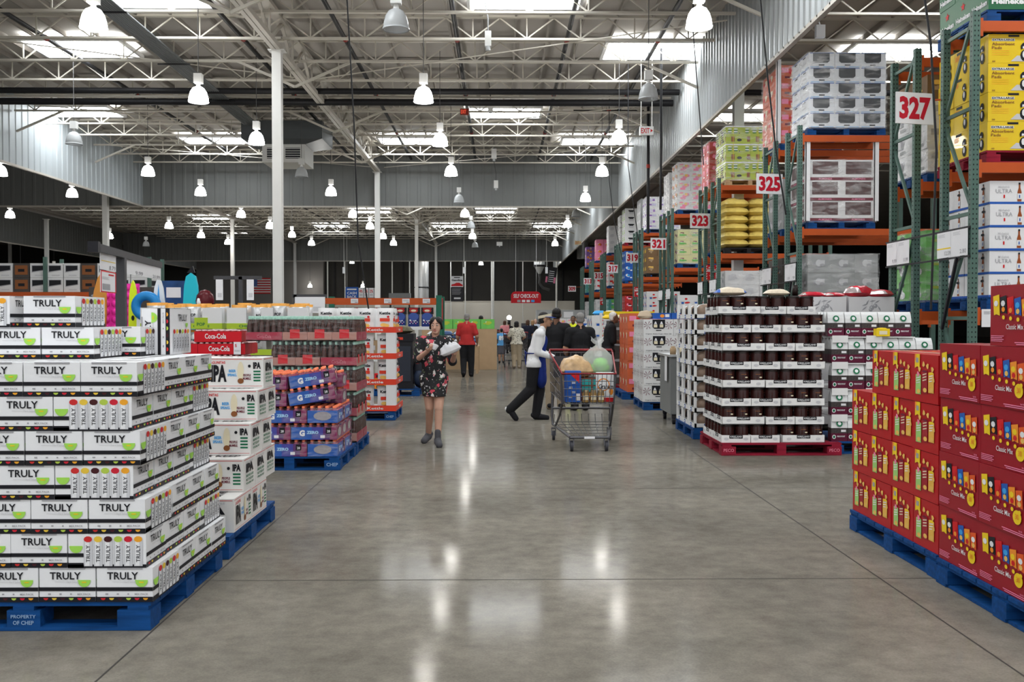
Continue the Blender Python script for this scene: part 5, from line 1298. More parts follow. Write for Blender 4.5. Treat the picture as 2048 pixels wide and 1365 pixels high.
# stack of yellow sacks
YS = mat('sack_yellow', (.85, .60, .16), .2, 0, var=.35, scale=7, bump=.5, bscale=9, spec=.6)  # strong tone noise also imitates glossy highlights in the colour
pallet('black', 1.2, 1.0, 5.45 + .6, RZ + RP * 2 + .54, levels(2)[1], 'black pallet under the shiny yellow sacks')
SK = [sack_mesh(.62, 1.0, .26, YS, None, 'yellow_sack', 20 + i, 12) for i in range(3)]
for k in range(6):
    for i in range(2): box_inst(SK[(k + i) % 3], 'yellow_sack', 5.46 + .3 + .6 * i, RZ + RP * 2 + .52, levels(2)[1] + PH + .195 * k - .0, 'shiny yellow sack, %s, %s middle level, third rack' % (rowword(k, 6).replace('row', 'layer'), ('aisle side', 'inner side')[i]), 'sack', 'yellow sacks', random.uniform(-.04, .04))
# ================================================================ chip bag displays, middle left
CORG = mat('display_orange_red', (.72, .06, .03), .45, var=.03); LIMET = mat('display_lime', (.42, .58, .04), .45, var=.03)
CHW = mat('chip_bag_white', (.78, .78, .78), .25, var=.04, bump=.25, bscale=12); CHS = mat('chip_bag_silver', (.60, .61, .62), .25, .4, var=.15, bump=.25, bscale=12)
def chip_bag(name, w, h, base, art, top=None):
    m = MB(); n, k = 8, 8; vs = []
    for s in (-1, 1):
        for i in range(n + 1):
            for j in range(k + 1):
                u, v = j / k * 2 - 1, i / n
                t = (math.sin(math.pi * min(1, max(0, v * .96 + .02))) ** .55) * max(0, 1 - u * u) ** .45 * .055
                vs.append((u * w / 2 * (1 - .06 * math.sin(math.pi * v)), s * t, v * h))
    q = (n + 1) * (k + 1); fs = []
    for s in (0, 1):
        for i in range(n):
            for j in range(k):
                f = (s * q + i * (k + 1) + j, s * q + i * (k + 1) + j + 1, s * q + (i + 1) * (k + 1) + j + 1, s * q + (i + 1) * (k + 1) + j); fs.append(f if s == 0 else f[::-1])
    m.add(vs, fs, base, True)
    if top:
        ti = m.slot(top)
        for i, f in enumerate(m.f):
            if m.v[f[0]][2] > h * .80: m.mi[i] = ti
    P = Plane((-w / 2, -.058, 0), (1, 0, 0), (0, 0, 1)); art(m, P, w, h); return m.mesh(name)
def a_kettle(m, P, w, h):
    m.text(P, 'Kettle', w * .5, h * .76, h * .12, BLACK, w * .66, bold=.04); m.rect(P, w * .2, h * .40, w * .8, h * .54, CORG); m.disc(P, w * .42, h * .25, w * .20, CHIPY, h * .08, n=9); m.disc(P, w * .62, h * .22, w * .17, CHIPY, h * .08, n=7, l=.003); m.disc(P, w * .7, h * .6, w * .08, RED, h * .05, n=10)
def a_pop(m, P, w, h):
    m.text(P, 'POP', w * .5, h * .5, h * .14, BLACK, w * .4); m.rect(P, w * .3, h * .2, w * .7, h * .28, INK)
KB = chip_bag('kettle_chip_bag', .25, .35, CHW, a_kettle); PB = chip_bag('popcorn_bag', .24, .34, CHS, a_pop, mat('bag_top_orange', (.80, .38, .08), .3, var=.2, scale=30))
def display(name, label, x0, x1, y0, y1, zs, strip, txt_, post):
    t = thing(name, label, 'display stand', ((x0 + x1) / 2, (y0 + y1) / 2, PH)); w, d = x1 - x0, y1 - y0
    for i, z in enumerate(zs):
        m = MB(); m.box(-w / 2, w / 2, -d / 2, d / 2, z - .012, z, WHITE); m.build('shelf', t)
        m = MB(); b = .085
        m.box(-w / 2 - .004, w / 2 + .004, -d / 2 - .008, -d / 2, z - .02, z + b - .02, strip); m.box(w / 2, w / 2 + .008, -d / 2, d / 2, z - .02, z + b - .02, strip)
        P = Plane((-w / 2, -d / 2 - .008, z - .02), (1, 0, 0), (0, 0, 1))
        for q in range(2): m.text(P, txt_, w * (.25 + .5 * q), b * .5, b * .45, WHITE if strip is CORG else DGREEN, w * .2)
        P = Plane((w / 2 + .008, -d / 2, z - .02), (0, 1, 0), (0, 0, 1)); m.text(P, txt_, d * .5, b * .5, b * .45, WHITE if strip is CORG else DGREEN, d * .25)
        m.build('shelf_strip', t)
    h = zs[-1] if post == 'corner' else zs[-1] + .3
    for sx in (-1, 1):
        m = MB(); a = .07; x = sx * w / 2
        m.box(min(x, x - sx * a * 2), max(x, x - sx * a * 2), -d / 2 - .004, -d / 2, 0, h, WHITE); m.box(min(x, x + sx * .004), max(x, x + sx * .004), -d / 2, -d / 2 + .14, 0, h, WHITE); m.build('corner_post', t)
    if post != 'corner':
        for i in range(3):
            m = MB(); x = -w / 2 + w * (i + .5) / 3; m.box(x - .09, x + .09, -d / 2 - .003, -d / 2 + .002, zs[-1] - .02, zs[-1] + .30, WHITE); m.build('card_divider', t)
        for i in (1,):
            m = MB(); x = -w / 2 + w * (i + .5) / 3 + .3; m.box(x - .10, x + .10, -d / 2 - .012, -d / 2 - .006, zs[-1] - .02, zs[-1] + .15, LIMET); m.text(Plane((x, -d / 2 - .012, zs[-1] + .05), (1, 0, 0), (0, 0, 1)), 'POP', 0, .0, .05, DGREEN, .12); m.build('pop_badge', t)
    return t
DX0, DX1, DY0, DY1 = -2.78, -1.57, 14.27, 15.27
pallet('blue', 1.2, 1.0, (DX0 + DX1) / 2, (DY0 + DY1) / 2, 0, 'blue pallet under the orange-striped chip bag display', mark='CHEP')
display('chip_display', 'white card chip display with orange-red shelf strips on blue pallet', DX0, DX1, DY0, DY1, (.02, .415, .805, 1.20), CORG, 'Kettle', 'corner')
for k, z in enumerate((.02, .415, .805, 1.20)):
    for i in range(4):
        for j in range(4):
            if not (j == 0 or i == 3 or k == 3): continue
            side = i == 3 and j > 0
            o = box_inst(KB, 'chip_bag', DX0 + .16 + .295 * i + (.06 if side else 0), DY0 + .12 + .24 * j, PH + z + .003, 'white chip bag with orange band, %s shelf, %s across, %s deep' % (('lowest', 'second', 'third', 'top')[k], ORD[i], ORD[j]), 'chip bag', 'white chip bags', R(80) if side else random.uniform(-.2, .2))
            if k == 3: o.rotation_euler.x = random.uniform(-.12, .12)
for n_, (a, b) in enumerate(((-4.12, -2.92), (-5.42, -4.2))):
    wd = ('beside the chip display', 'behind the upright seltzer case')[n_]
    pallet('blue', 1.2, 1.0, (a + b) / 2, 14.9, 0, 'blue pallet under the popcorn bag display ' + wd)
    display('popcorn_display', 'white card popcorn display with lime green strips, ' + wd, a, b, 14.4, 15.4, (.02, .44, .86, 1.255), LIMET, 'CHEESE', 'dividers')
    for k, z in enumerate((.86, 1.255)):
        for i in range(4):
            for j in range(3 if k else 1):
                o = box_inst(PB, 'popcorn_bag', a + .16 + .295 * i, 14.4 + .12 + .27 * j, PH + z + random.uniform(.0, .05), 'silver popcorn bag, orange top, %s shelf, %s across, %s deep, %s' % (('lower', 'top')[k], ORD[i], ORD[j], ('lime display', 'far lime display')[n_]), 'popcorn bag', 'popcorn bags', random.uniform(-.25, .25))
                o.rotation_euler.x = random.uniform(-.1, .1)
t = thing('card_stand', 'short grey double-sheet price stand behind the popcorn display', 'sign stand', (-4.4, 16.2, 0))
m = MB(); m.box(-.03, .03, -.03, .03, 0, 2.25, DST); m.build('post', t)
m = MB(); m.box(-.45, .35, -.03, .03, 2.2, 2.26, DST); m.build('arm', t)
for x in (-.36, .16):
    m = MB(); m.box(x - .05, x + .07, -.04, -.035, 1.85, 2.2, PAPER); m.rect(Plane((x - .05, -.04, 1.85), (1, 0, 0), (0, 0, 1)), .03, .05, .1, .12, PALE); m.build('price_card', t)
t = thing('card_stand', 'grey price stand with pale sheets behind the tall column', 'sign stand', (-3.95, 18.4, 0))
m = MB(); m.box(-.03, .03, -.03, .03, 0, 2.0, DST); m.build('post', t)
m = MB(); m.box(-.05, .6, -.03, .03, 1.95, 2.01, DST); m.build('arm', t)
m = MB(); m.box(.0, .58, -.04, -.035, 1.65, 1.96, PAPER); m.rect(Plane((0, -.04, 1.65), (1, 0, 0), (0, 0, 1)), .05, .03, .2, .12, PALE); m.rect(Plane((0, -.04, 1.65), (1, 0, 0), (0, 0, 1)), .35, .03, .5, .12, PALE); m.build('price_card', t)
# ================================================================ beach boards
tb = thing('display_table', 'low dark display table holding the boards and floats', 'table', (-6.3, 17.3, 0))
m = MB(); m.box(-2.6, 1.9, -.5, .5, .66, .72, DKC); m.build('table_top', tb)
for x in (-2.5, 1.8):
    for y in (-.45, .45): m = MB(); m.box(x - .04, x + .04, y - .04, y + .04, 0, .66, DKC); m.build('leg', tb)
def board(px0, px1, ytop, Y, col, label, shape='surf', stripe=None, lean=0.0, fin=False, zb=.722, th=.05):
    a, b = AY(px0, 640, Y), AY(px1, 640, Y); w = b.x - a.x; top = AY((px0 + px1) / 2, ytop, Y).z; h = top - zb
    t = thing('beach_board', label, 'board', ((a.x + b.x) / 2, Y, zb)); t.rotation_euler = (0, R(lean), 0)
    prof = {'surf': [(.30, 0), (.42, .06), (.49, .25), (.5, .5), (.46, .72), (.34, .88), (.18, .96), (0, 1)], 'body': [(.42, 0), (.47, .1), (.5, .4), (.49, .68), (.42, .86), (.30, .96), (0, 1)], 'skim': [(.44, 0), (.5, .2), (.48, .55), (.36, .8), (.2, .94), (0, 1)]}[shape]
    out = [(x * w, z * h) for x, z in prof] + [(-x * w, z * h) for x, z in prof[::-1][1:]]; k = len(out)
    m = MB(); m.add([(x, -th / 2, z) for x, z in out] + [(x, th / 2, z) for x, z in out], [tuple(range(k)), tuple(range(2 * k - 1, k - 1, -1))] + [(i, i + k, (i + 1) % k + k, (i + 1) % k) for i in range(k)], col)
    P = Plane((0, -th / 2, 0), (1, 0, 0), (0, 0, 1)); m.disc(P, 0, h * .55, .03, BLACK, .05, n=8)
    m.build('deck', t)
    if stripe:
        m = MB(); m.poly(P, [(-w * .2, 0), (w * .2, 0), (w * .2, h * .6), (0, h * .93), (-w * .2, h * .6)], stripe, .003); m.build('stripe', t)
    if fin:
        m = MB(); m.add([(-.07, -.02, h), (.07, -.02, h), (.03, -.02, h + .12), (-.07, .02, h), (.07, .02, h), (.03, .02, h + .12)], [(0, 1, 2), (5, 4, 3), (0, 2, 5, 3), (2, 1, 4, 5), (1, 0, 3, 4)], BLACK); m.build('fin', t)
board(172, 205, 545, 17.05, mat('board_wood', (.62, .26, .05), .4, var=.15), 'orange wood-grain skimboard leaning beside the tall price sheet', 'skim', lean=5)
board(258, 276, 561, 17.1, mat('board_lime', (.72, .85, .02), .35, var=.03), 'fluorescent yellow board standing beside the pink mat', 'surf')
board(306, 331, 556, 17.1, mat('board_white', (.80, .82, .84), .3, var=.02), 'white surfboard with broad blue stripe standing behind the swim ring', 'surf', SKYB)
board(367, 399, 546, 17.0, mat('board_teal', (.02, .48, .60), .35, var=.03), 'teal bodyboard with small black fin on top', 'body', fin=True)
m = MB(); MP = mat('mat_pink', (.85, .04, .42), .35, var=.05); a = AY(208, 640, 17.3).x; b = AY(278, 640, 17.3).x; w = b - a
m.box(-w / 2, w / 2, -.03, .03, 0, 1.45, MP)
for i in range(5):
    for j in range(10): m.ball((-w / 2 + w * (i + .5) / 5, -.03, .07 + .145 * j), (w * .09, .025, .06), MP, n=6)
tag(m.build('foam_mat', None, ((a + b) / 2, 17.32, .722)), 'bright pink quilted foam mat standing behind the grey stand post', 'mat')
p = AY(293, 613, 16.9); m = MB(); RB = mat('ring_blue', (.02, .22, .55), .3, var=.05); n1, n2 = 24, 10; vs = []
for i in range(n1):
    for j in range(n2):
        A, B = 2 * math.pi * i / n1, 2 * math.pi * j / n2; r = .185 + .085 * math.cos(B); vs.append((r * math.cos(A), .085 * math.sin(B), r * math.sin(A)))
m.add(vs, [(i * n2 + j, i * n2 + (j + 1) % n2, ((i + 1) % n1) * n2 + (j + 1) % n2, ((i + 1) % n1) * n2 + j) for i in range(n1) for j in range(n2)], RB, True)
t = thing('swim_ring', 'blue inflatable swim ring above the upright seltzer case', 'swim ring', p); m.build('ring', t)
m = MB(); m.box(-.17, .17, -.02, .02, -p.z + .722, -.12, WHITE); m.build('card_holder', t)
p = AY(410, 602, 17.0); t = thing('wake_board_bag', 'dark red and black padded bag beside the teal bodyboard', 'bag', (p.x, p.y, .722))
m = MB(); m.ball((0, 0, p.z - .722), (.17, .12, .2), mat('bag_dark_red', (.10, .01, .015), .3, var=.3), n=12); m.ball((-.08, -.07, p.z - .75), (.05, .06, .09), WHITE, n=8); m.build('bag_body', t)
m = MB(); m.box(-.14, .14, -.1, .1, 0, p.z - .85, DKC); m.build('box_base', t)
p = AY(346, 585, 18.6); t = thing('ocean_poster', 'dark blue ocean poster board with blank white sheet', 'poster', (p.x, p.y, 0))
m = MB(); m.box(-.30, .32, -.02, .02, .9, 2.28, mat('poster_blue', (.02, .07, .20), .35, var=.7, scale=3)); m.build('panel', t)
m = MB(); m.box(-.12, .16, -.03, -.022, 1.95, 2.15, WHITE); m.build('sheet', t)
m = MB(); m.box(-.3, -.24, -.02, .02, 0, .9, DST); m.build('leg', t); m = MB(); m.box(.26, .32, -.02, .02, 0, .9, DST); m.build('leg', t)
load('dark', -8.3, 19.3, 0, 3, 1, 6, 'blue', 'behind the beach boards')
# ================================================================ boxed televisions far left
PT0 = post_mesh(3.1, False)
t = thing('pallet_rack', 'green and orange steel rack holding boxed televisions at the frame edge', 'rack', (-13.4, 24.0, 0))
for x in (0, 2.6, 5.2):
    for y in (0, .9): put(PT0, 'post', t, (x - .6, y, 0))
bmm = beam_mesh(5.2)
for z in (1.15, 2.22):
    for y in (0, .9): put(bmm, 'beam', t, (-.6, y - .02, z))
def a_tv(m, P, w, h, s):
    m.poly(P, [(w * .1, h * .35), (w * .9, h * .5), (w * .9, h * .85), (w * .1, h * .85)], INK); m.rect(P, w * .3, h * .12, w * .8, h * .2, PALE); m.poly(P, [(w * .14, h * .42), (w * .86, h * .54), (w * .86, h * .82), (w * .14, h * .82)], BLACK, .003)
def a_dk(m, P, w, h, s): m.rect(P, w * .1, h * .2, w * .9, h * .85, BROWN); m.rect(P, w * .3, h * .4, w * .7, h * .6, BLACK, .003)
TV = gen_mesh('television_carton', .40, .8, .36, MWHITE, a_tv); TVD = gen_mesh('television_carton', .40, .8, .36, DKC, a_dk)
for k in range(2):
    for i in range(12):
        box_inst(TVD if i in (0, 4, 8) else TV, 'television_carton', -13.7 + .42 * i, 24.44, 2.224 + .362 * k, '%s boxed television on the orange beam, %s row, %s from the frame edge' % ('dark' if i in (0, 4, 8) else 'white', ('lower', 'upper')[k], ORD[i]), 'carton', 'boxed televisions')
load('silver', -13.4, 24.06, 1.153, 10, 1, 2, None, 'under the boxed televisions')
# flag
p = AY(519, 572, 91.1); t = thing('wall_flag', 'American flag hanging flat on grey back wall', 'flag', (p.x, 91.15, p.z))
m = MB(); w, h = 2.1, 1.5; m.box(-w / 2, w / 2, -.02, .02, -h / 2, h / 2, WHITE); P = Plane((-w / 2, -.02, -h / 2), (1, 0, 0), (0, 0, 1))
for i in range(0, 13, 2): m.rect(P, 0, h * i / 13, w, h * (i + 1) / 13, RED, .004)
m.build('cloth', t)
m = MB(); m.rect(P, 0, h * 6 / 13, w * .4, h, BLUE, .008)
for i in range(9):
    for j in range(6 if i % 2 == 0 else 5): m.disc(P, w * .4 * (j + .5 + .5 * (i % 2)) / 6, h * (6 / 13 + 7 / 13 * (i + .5) / 9), .025, WHITE, n=6, l=.012)
m.build('canton', t)
# ================================================================ blender pack rack
t = thing('low_rack', 'low steel rack with orange top beam and green end post', 'rack', (-3.9, 21.0, 0))
pm = MB(); pm.box(-.06, .06, -.05, .05, 0, 2.06, mat('post_dark_green', (.02, .14, .09), .45)); pm = pm.mesh('post')
for x in (0, 2.55):
    for y in (0, 1.1): put(pm, 'post', t, (x, y, 0))
for y in (-.03, 1.13): m = MB(); m.box(.05, 2.5, y - .02, y + .02, 1.87, 2.0, RORANGE); m.build('beam', t)
m = MB(); m.box(2.54, 2.58, .05, 1.05, 1.5, 2.02, RED_C); m.build('end_panel', t)
m = MB(); m.box(.03, 2.52, 0, 1.1, 1.30, 1.37, WHITE); m.build('shelf', t)
m = MB(); m.box(.03, 2.52, 0, 1.1, .6, .64, WHITE); m.build('shelf', t)
for i, x in enumerate((.62, 1.35, 1.75, 2.2)):
    m = MB(); m.box(x, x + .16, -.058, -.052, 1.885, 1.985, PAPER); m.rect(Plane((x, -.058, 1.885), (1, 0, 0), (0, 0, 1)), .02, .04, .14, .08, PALE, .002); m.rect(Plane((x, -.058, 1.885), (1, 0, 0), (0, 0, 1)), .09, .01, .15, .03, INK, .002); m.build('price_tag', t)
def blend():
    m = MB(); m.box(-.12, .12, -.09, .09, 0, .27, mat('pack_navy', (.015, .03, .16), .25, var=.3)); P = Plane((0, -.09, 0), (1, 0, 0), (0, 0, 1)); m.disc(P, 0, .22, .11, mat('pack_navy_light', (.05, .10, .35), .3, var=0), .09, n=12)
    for i in range(6): m.disc(P, -.08 + .032 * i, .07 + .03 * (i % 2), .013, (PAPER, PINK, PALE)[i % 3], n=6, l=.003)
    m.rect(P, -.09, .12, -.05, .16, PAPER); m.rect(P, -.02, .12, .06, .16, PAPER); return m.mesh('appliance_pack')
BLm = blend()
def skl():
    m = MB(); m.box(-.13, .13, -.09, .09, 0, .15, BLACK); P = Plane((0, -.09, 0), (1, 0, 0), (0, 0, 1)); m.disc(P, 0, .08, .1, RED_C, .05, n=14); m.disc(P, 0, .08, .06, CREAM, .025, n=10, l=.003); m.rect(P, -.1, .12, .1, .14, RED); return m.mesh('pan_carton')
SKm = skl()
for i in range(8):
    box_inst(BLm, 'appliance_pack', -3.70 + .298 * i, 21.15, 1.372, 'navy blue appliance pack on the white shelf, %s from the far post' % ORD[i], 'boxed appliance', 'navy appliance packs')
    box_inst(SKm, 'pan_carton', -3.70 + .298 * i, 21.15, 1.372 + .272, 'black pan carton on top of the navy packs, %s from the far post' % ORD[i], 'carton', 'pan cartons')
for i in range(4): box_inst(KINDS['kraft'], 'kraft_carton', -3.56 + .63 * i, 21.4, .642, 'kraft carton under the white shelf of the low rack, %s along' % ORD[i], 'carton', 'kraft cartons in low rack')
# black goods by the chip display
pallet('blue', 1.0, .9, -2.1, 19.35, 0, 'blue pallet under the black storage chests, behind the chip display')
t = thing('storage_chest', 'tall black storage chest with ribbed front behind the chip display', 'chest', (-1.98, 19.2, PH))
m = MB(); m.box(-.24, .24, -.25, .25, 0, .95, mat('chest_black', (.018, .018, .022), .35, var=.1)); m.build('body', t)
m = MB(); m.box(-.26, .26, -.27, .27, .95, 1.10, BLACK); m.build('lid', t)
m = MB(); m.box(-.05, .05, -.28, -.25, .98, 1.03, CORG); m.build('latch', t)
m = MB(); m.box(-.20, .20, -.262, -.25, .15, .85, mat('chest_panel', (.03, .035, .05), .4)); m.build('front_panel', t)
box_inst(sack_mesh(.5, .4, .16, mat('camo_pack', (.10, .09, .05), .5, var=.6, scale=20), None, 'tool_bag', 31), 'tool_bag', -2.0, 19.2, PH + 1.10, 'dark mottled bag lying on the black storage chest', 'bag')
t = thing('backpack', 'dark navy backpack leaning by the black chest beside the woman', 'backpack', (-1.62, 19.15, PH))
m = MB(); m.ball((0, 0, .34), (.16, .13, .34), mat('pack_black', (.015, .017, .025), .6, var=.2), n=14); m.build('body', t)
m = MB(); m.ball((0, -.1, .22), (.12, .07, .16), mat('pack_navy2', (.02, .03, .06), .5), n=10); m.build('pocket', t)
m = MB(); m.tube([(-.1, -.1, .6), (-.14, -.18, .4), (-.1, -.12, .1)], .02, BLACK); m.build('strap', t)
for i, c in enumerate((ORANGE, YELLOW, RED)):
    m = MB(); m.box(-.12, .12, -.08, .08, 0, .1, c); m.rect(Plane((-.12, -.08, 0), (1, 0, 0), (0, 0, 1)), .04, .02, .2, .07, BLACK); tag(m.build('tool_box', None, (-2.38, 19.0, PH + .002 + .103 * i)), '%s small tool carton stacked beside the black chest' % ('orange', 'yellow', 'red')[i], 'carton')
# clothes table with green boxes
tb = thing('clothes_table', 'table piled with folded clothes beyond the flowered dress woman', 'table', (-1.35, 27.5, 0))
m = MB(); m.box(-.75, .75, -.6, .6, .72, .78, KRAFT); m.build('table_top', tb)
for x in (-.7, .7):
    for y in (-.55, .55): m = MB(); m.box(x - .04, x + .04, y - .04, y + .04, 0, .72, KRAFT); m.build('leg', tb)
DEN = [mat('cloth_denim', (.05, .09, .20), .8, var=.3), mat('cloth_pale_blue', (.35, .48, .62), .8, var=.2), mat('cloth_black', (.02, .02, .025), .8, var=.2), mat('cloth_white', (.65, .68, .72), .8, var=.1)]
cls = [sack_mesh(.34, .30, .12, c, None, 'folded_garment', 40 + i, 8) for i, c in enumerate(DEN)]
n = 0
for k in range(4):
    for i in range(4):
        for j in range(2):
            c = (i + k + j) % 4
            box_inst(cls[c], 'folded_garment', -1.35 - .54 + .36 * i + random.uniform(-.03, .03), 27.15 + .36 * j, .782 + .10 * k, '%s folded garment on the clothes table, %s layer, %s across, %s row' % (('denim blue', 'pale blue', 'black', 'white')[c], ORD[k], ORD[i], ('front', 'back')[j]), 'clothing', 'folded garments', random.uniform(-.3, .3))
for i in range(5): box_inst(KINDS['green'], 'green_carton', -2.1 + .43 * i, 29.5, 1.25, 'green and white carton in the row behind the clothes table, %s along' % ORD[i], 'carton', 'green cartons behind clothes table')
m = MB(); m.box(-1.15, 1.15, -.3, .3, 0, 1.248, KRAFT); tag(m.build('display_plinth', None, (-1.25, 29.5, 0)), 'brown card plinth carrying the row of green cartons', 'display stand')
# ================================================================ right middle floor displays
def a_oil(m, P, w, h, s):
    if s == 'F':
        m.poly(P, [(w * .30, h * .98), (w * .30, h * .52), (w * .36, h * .42), (w * .66, h * .42), (w * .72, h * .52), (w * .72, h * .98)], BLACK)
        for x in (.40, .60): m.rect(P, w * (x - .06), h * .5, w * (x + .06), h * .68, CREAM, .003); m.poly(P, [(w * (x - .05), h * .7), (w * (x + .05), h * .7), (w * (x + .015), h * .86), (w * (x - .015), h * .86)], PAPER, .003)
        m.text(P, 'Organic Extra Virgin Olive Oil', w * .5, h * .10, h * .07, BLACK, w * .86, bold=.02); m.rect(P, w * .42, h * .30, w * .6, h * .35, BLACK)
    else: m.rect(P, w * .42, h * .08, w * .58, h * .11, BLACK)
    br = mat('print_branch', (.22, .10, .12), .5, var=0)
    for cx in ((.14, .86) if s == 'F' else (.3, .7)):
        for a in (20, 60, 120, 160, 200, 250, 300): m.poly(P, [(w * cx, h * .62), (w * cx + h * .26 * math.cos(R(a)), h * .64 + h * .26 * math.sin(R(a))), (w * cx + h * .24 * math.cos(R(a + 12)), h * .64 + h * .24 * math.sin(R(a + 12)))], br, .002)
KINDS['oil'] = gen_mesh('olive_oil_carton', .50, .40, .276, MWHITE, a_oil); DIM['oil'] = [.502, .402, .277]
load('oil', 2.40, 15.85, 0, 2, 3, 5, 'blue', 'beside the grey sample cart', noun='white olive oil carton', jit=.012)
for i in range(3):
    m = MB(); w = .30; m.box(-w / 2, w / 2, -.2, .2, 0, .10, BLUE); m.disc(Plane((-w / 2, -.2, 0), (1, 0, 0), (0, 0, 1)), .15, .05, .04, ORANGE, .03, n=8); m.rect(Plane((-w / 2, -.2, 0), (1, 0, 0), (0, 0, 1)), .2, .03, .27, .08, PAPER)
    tag(m.build('blue_tray', None, (2.72 + .31 * i, 16.1, PH + .277 * 5 + .004)), 'dark blue snack tray on the olive oil cartons, %s from the aisle' % ORD[i], 'tray')
box_inst(sack_mesh(.24, .2, .14, TAN, None, 'paper_bag', 51, 8), 'paper_bag', 2.46, 16.1, PH + .277 * 5 + .003, 'crumpled tan paper bag on the olive oil cartons', 'bag')
load('orange', 2.42, 18.0, 0, 2, 3, 5, 'blue', 'before the white-haired man', noun='orange snack carton')
load('dark', 2.40, 20.4, 0, 2, 2, 4, 'red', 'behind the white-haired man', noun='dark jar carton')
t = thing('sample_cart', 'grey sample serving cart on casters beside nut bag display', 'cart', (2.76, 14.1, 0))
CG = mat('cart_grey', (.20, .21, .21), .45, var=.06)
m = MB(); m.box(-.30, .30, -.45, .45, .15, .98, CG); m.build('body', t)
m = MB(); m.box(-.33, .33, -.48, .48, .98, 1.01, DUCT); m.build('counter_top', t)
m = MB(); m.box(-.33, -.328, -.3, -.12, .62, .98, PAPER); m.build('paper_sheet', t)
for x in (-.24, .24):
    for y in (-.38, .38): m = MB(); m.cyl((x - .02, y, .05), (x + .02, y, .05), .05, BLACK, n=12); m.box(x - .03, x + .03, y - .02, y + .02, .08, .15, DST); m.build('caster', t)
for i in range(4):
    m = MB(); m.lathe([(0, 0), (.045, 0), (.045, .09), (.03, .1), (.035, .115), (0, .12)], (KRAFT, CREAM, BROWN, KRAFT)[i], n=10); tag(m.build('sample_jar', None, (2.52 + .11 * i, 13.8 + .06 * (i % 2), 1.011)), 'small brown sample jar on the grey cart, %s from the aisle' % ORD[i], 'jar')
SMALL = [gen_mesh('small_pack', .15, .26, .135, c, a_rand(l, 70 + i, 4)) for i, (c, l) in enumerate(((BLUE, [WHITE, SKYB, YELLOW]), (MWHITE, [BLUE, SKYB, RED]), (mat('pack_navy', (.015, .03, .16), .25, var=.3), [WHITE, SKYB]), (CREAM, [ORANGE, RED, BROWN]), (MWHITE, [BLUE, PALE, GREEN])))]
t = thing('shelf_display', 'white card shelf display of small blue and white packs past dark jars', 'display stand', (2.47, 22.6, 0))
for k in range(10):
    m = MB(); m.box(0, 1.2, 0, .85, PH + .155 * k - .012, PH + .155 * k - .001, WHITE); m.build('shelf', t)
for x in (-.012, 1.2):
    m = MB(); m.box(x, x + .012, .3, .85, PH - .012, PH + 1.55, WHITE); m.build('side_panel', t)
m = MB(); m.box(-.012, 1.212, -.01, .0, PH + 1.50, PH + 1.58, YELLOW); m.build('header_strip', t)
pallet('blue', 1.22, .9, 3.07, 23.05, 0, 'blue pallet under the shelf display of small packs')
CN = ('blue', 'white and blue', 'navy', 'cream', 'white and green')
for k in range(9):
    for i in range(7):
        c = (i * 2 + k * 3 + (i * k) % 3) % 5
        box_inst(SMALL[c], 'small_pack', 2.47 + .09 + .168 * i, 22.75, PH + .155 * k, '%s small pack on the shelf display, %s shelf, %s from the aisle' % (CN[c], 'bottom' if k == 0 else ORD[k], ORD[i]), 'carton', 'small packs on the shelf display', random.uniform(-.05, .05))
load('vtan', 2.42, 25.0, 0, 3, 3, 5, 'blue', 'second pallet past dark jars', noun='red-print pack'); load('bluew', 2.4, 27.4, 0, 3, 3, 4, 'blue', 'third pallet past dark jars', noun='blue-white pack')
load('silver', 2.4, 31.0, 0, 3, 3, 4, 'blue', 'fourth pallet past dark jars', noun='grey-white pack'); load('orw', 2.2, 34.0, 0, 3, 3, 4, 'blue', 'fifth pallet past dark jars', noun='orange-white carton'); load('bread', 2.2, 37.0, 0, 3, 3, 5, 'blue', 'last pallet along the aisle', noun='tan-white carton')
for i in range(9):
    o = KINDS['lilac'] if i % 3 == 0 else KINDS['wgreen']
for i, c in enumerate((YELLOW, CREAM, YELLOW, SKYB, CREAM)):
    box_inst(sack_mesh(.34, .26, .12, c, None, 'top_bag', 60 + i, 6), 'snack_bag', 2.62 + .3 * (i % 3), 22.75 + 2.4 * (i // 3), (PH + 1.39 if i < 3 else PH + 1.51), '%s bag lying on the %s pallet past the dark jars, %s' % (('yellow', 'cream', 'golden', 'light blue', 'pale cream')[i], 'first' if i < 3 else 'second', ORD[i % 3]), 'bag')
t = thing('freezer_case', 'long grey freezer case with pale label strip near the checkout', 'freezer', (2.9, 46, 0))
m = MB(); m.box(-1.1, 1.1, -.5, .5, 0, 1.45, DKC); m.build('body', t)
m = MB(); m.box(-1.15, 1.15, -.55, .55, 1.55, 2.02, GREYC); m.rect(Plane((-1.15, -.55, 1.55), (1, 0, 0), (0, 0, 1)), 1.3, .1, 1.75, .38, PAPER); m.build('header', t)
for x in (-1.05, 1.05): m = MB(); m.box(x - .05, x + .05, -.4, .4, 1.45, 1.55, GREYC); m.build('support', t)
for i, x in enumerate((-3.2, -.6, 1.6)):
    t = thing('checkout_counter', 'dark checkout counter before the beige wall, %s along' % ORD[i], 'counter', (x, 58, 0))
    m = MB(); m.box(-.9, .9, -.5, .5, 0, .92, DKC); m.build('body', t); m = MB(); m.box(-.95, .95, -.55, .55, .92, .97, BLACK); m.build('belt_top', t)
    m = MB(); m.box(-.3, .1, -.2, .2, .97, 1.35, DST); m.build('register', t)
p = AY(1018, 636, 58); t = thing('checkout_light', 'glowing white globe light on black checkout pole', 'lamp', (p.x, 57.3, 0))
m = MB(); m.cyl((0, 0, 0), (0, 0, p.z - .1), .09, BLACK, n=10); m.build('pole', t); m = MB(); m.ball((0, 0, p.z), .15, mat('globe_glow', (1, .98, .94), .4, var=0, emit=8)); m.build('globe', t)
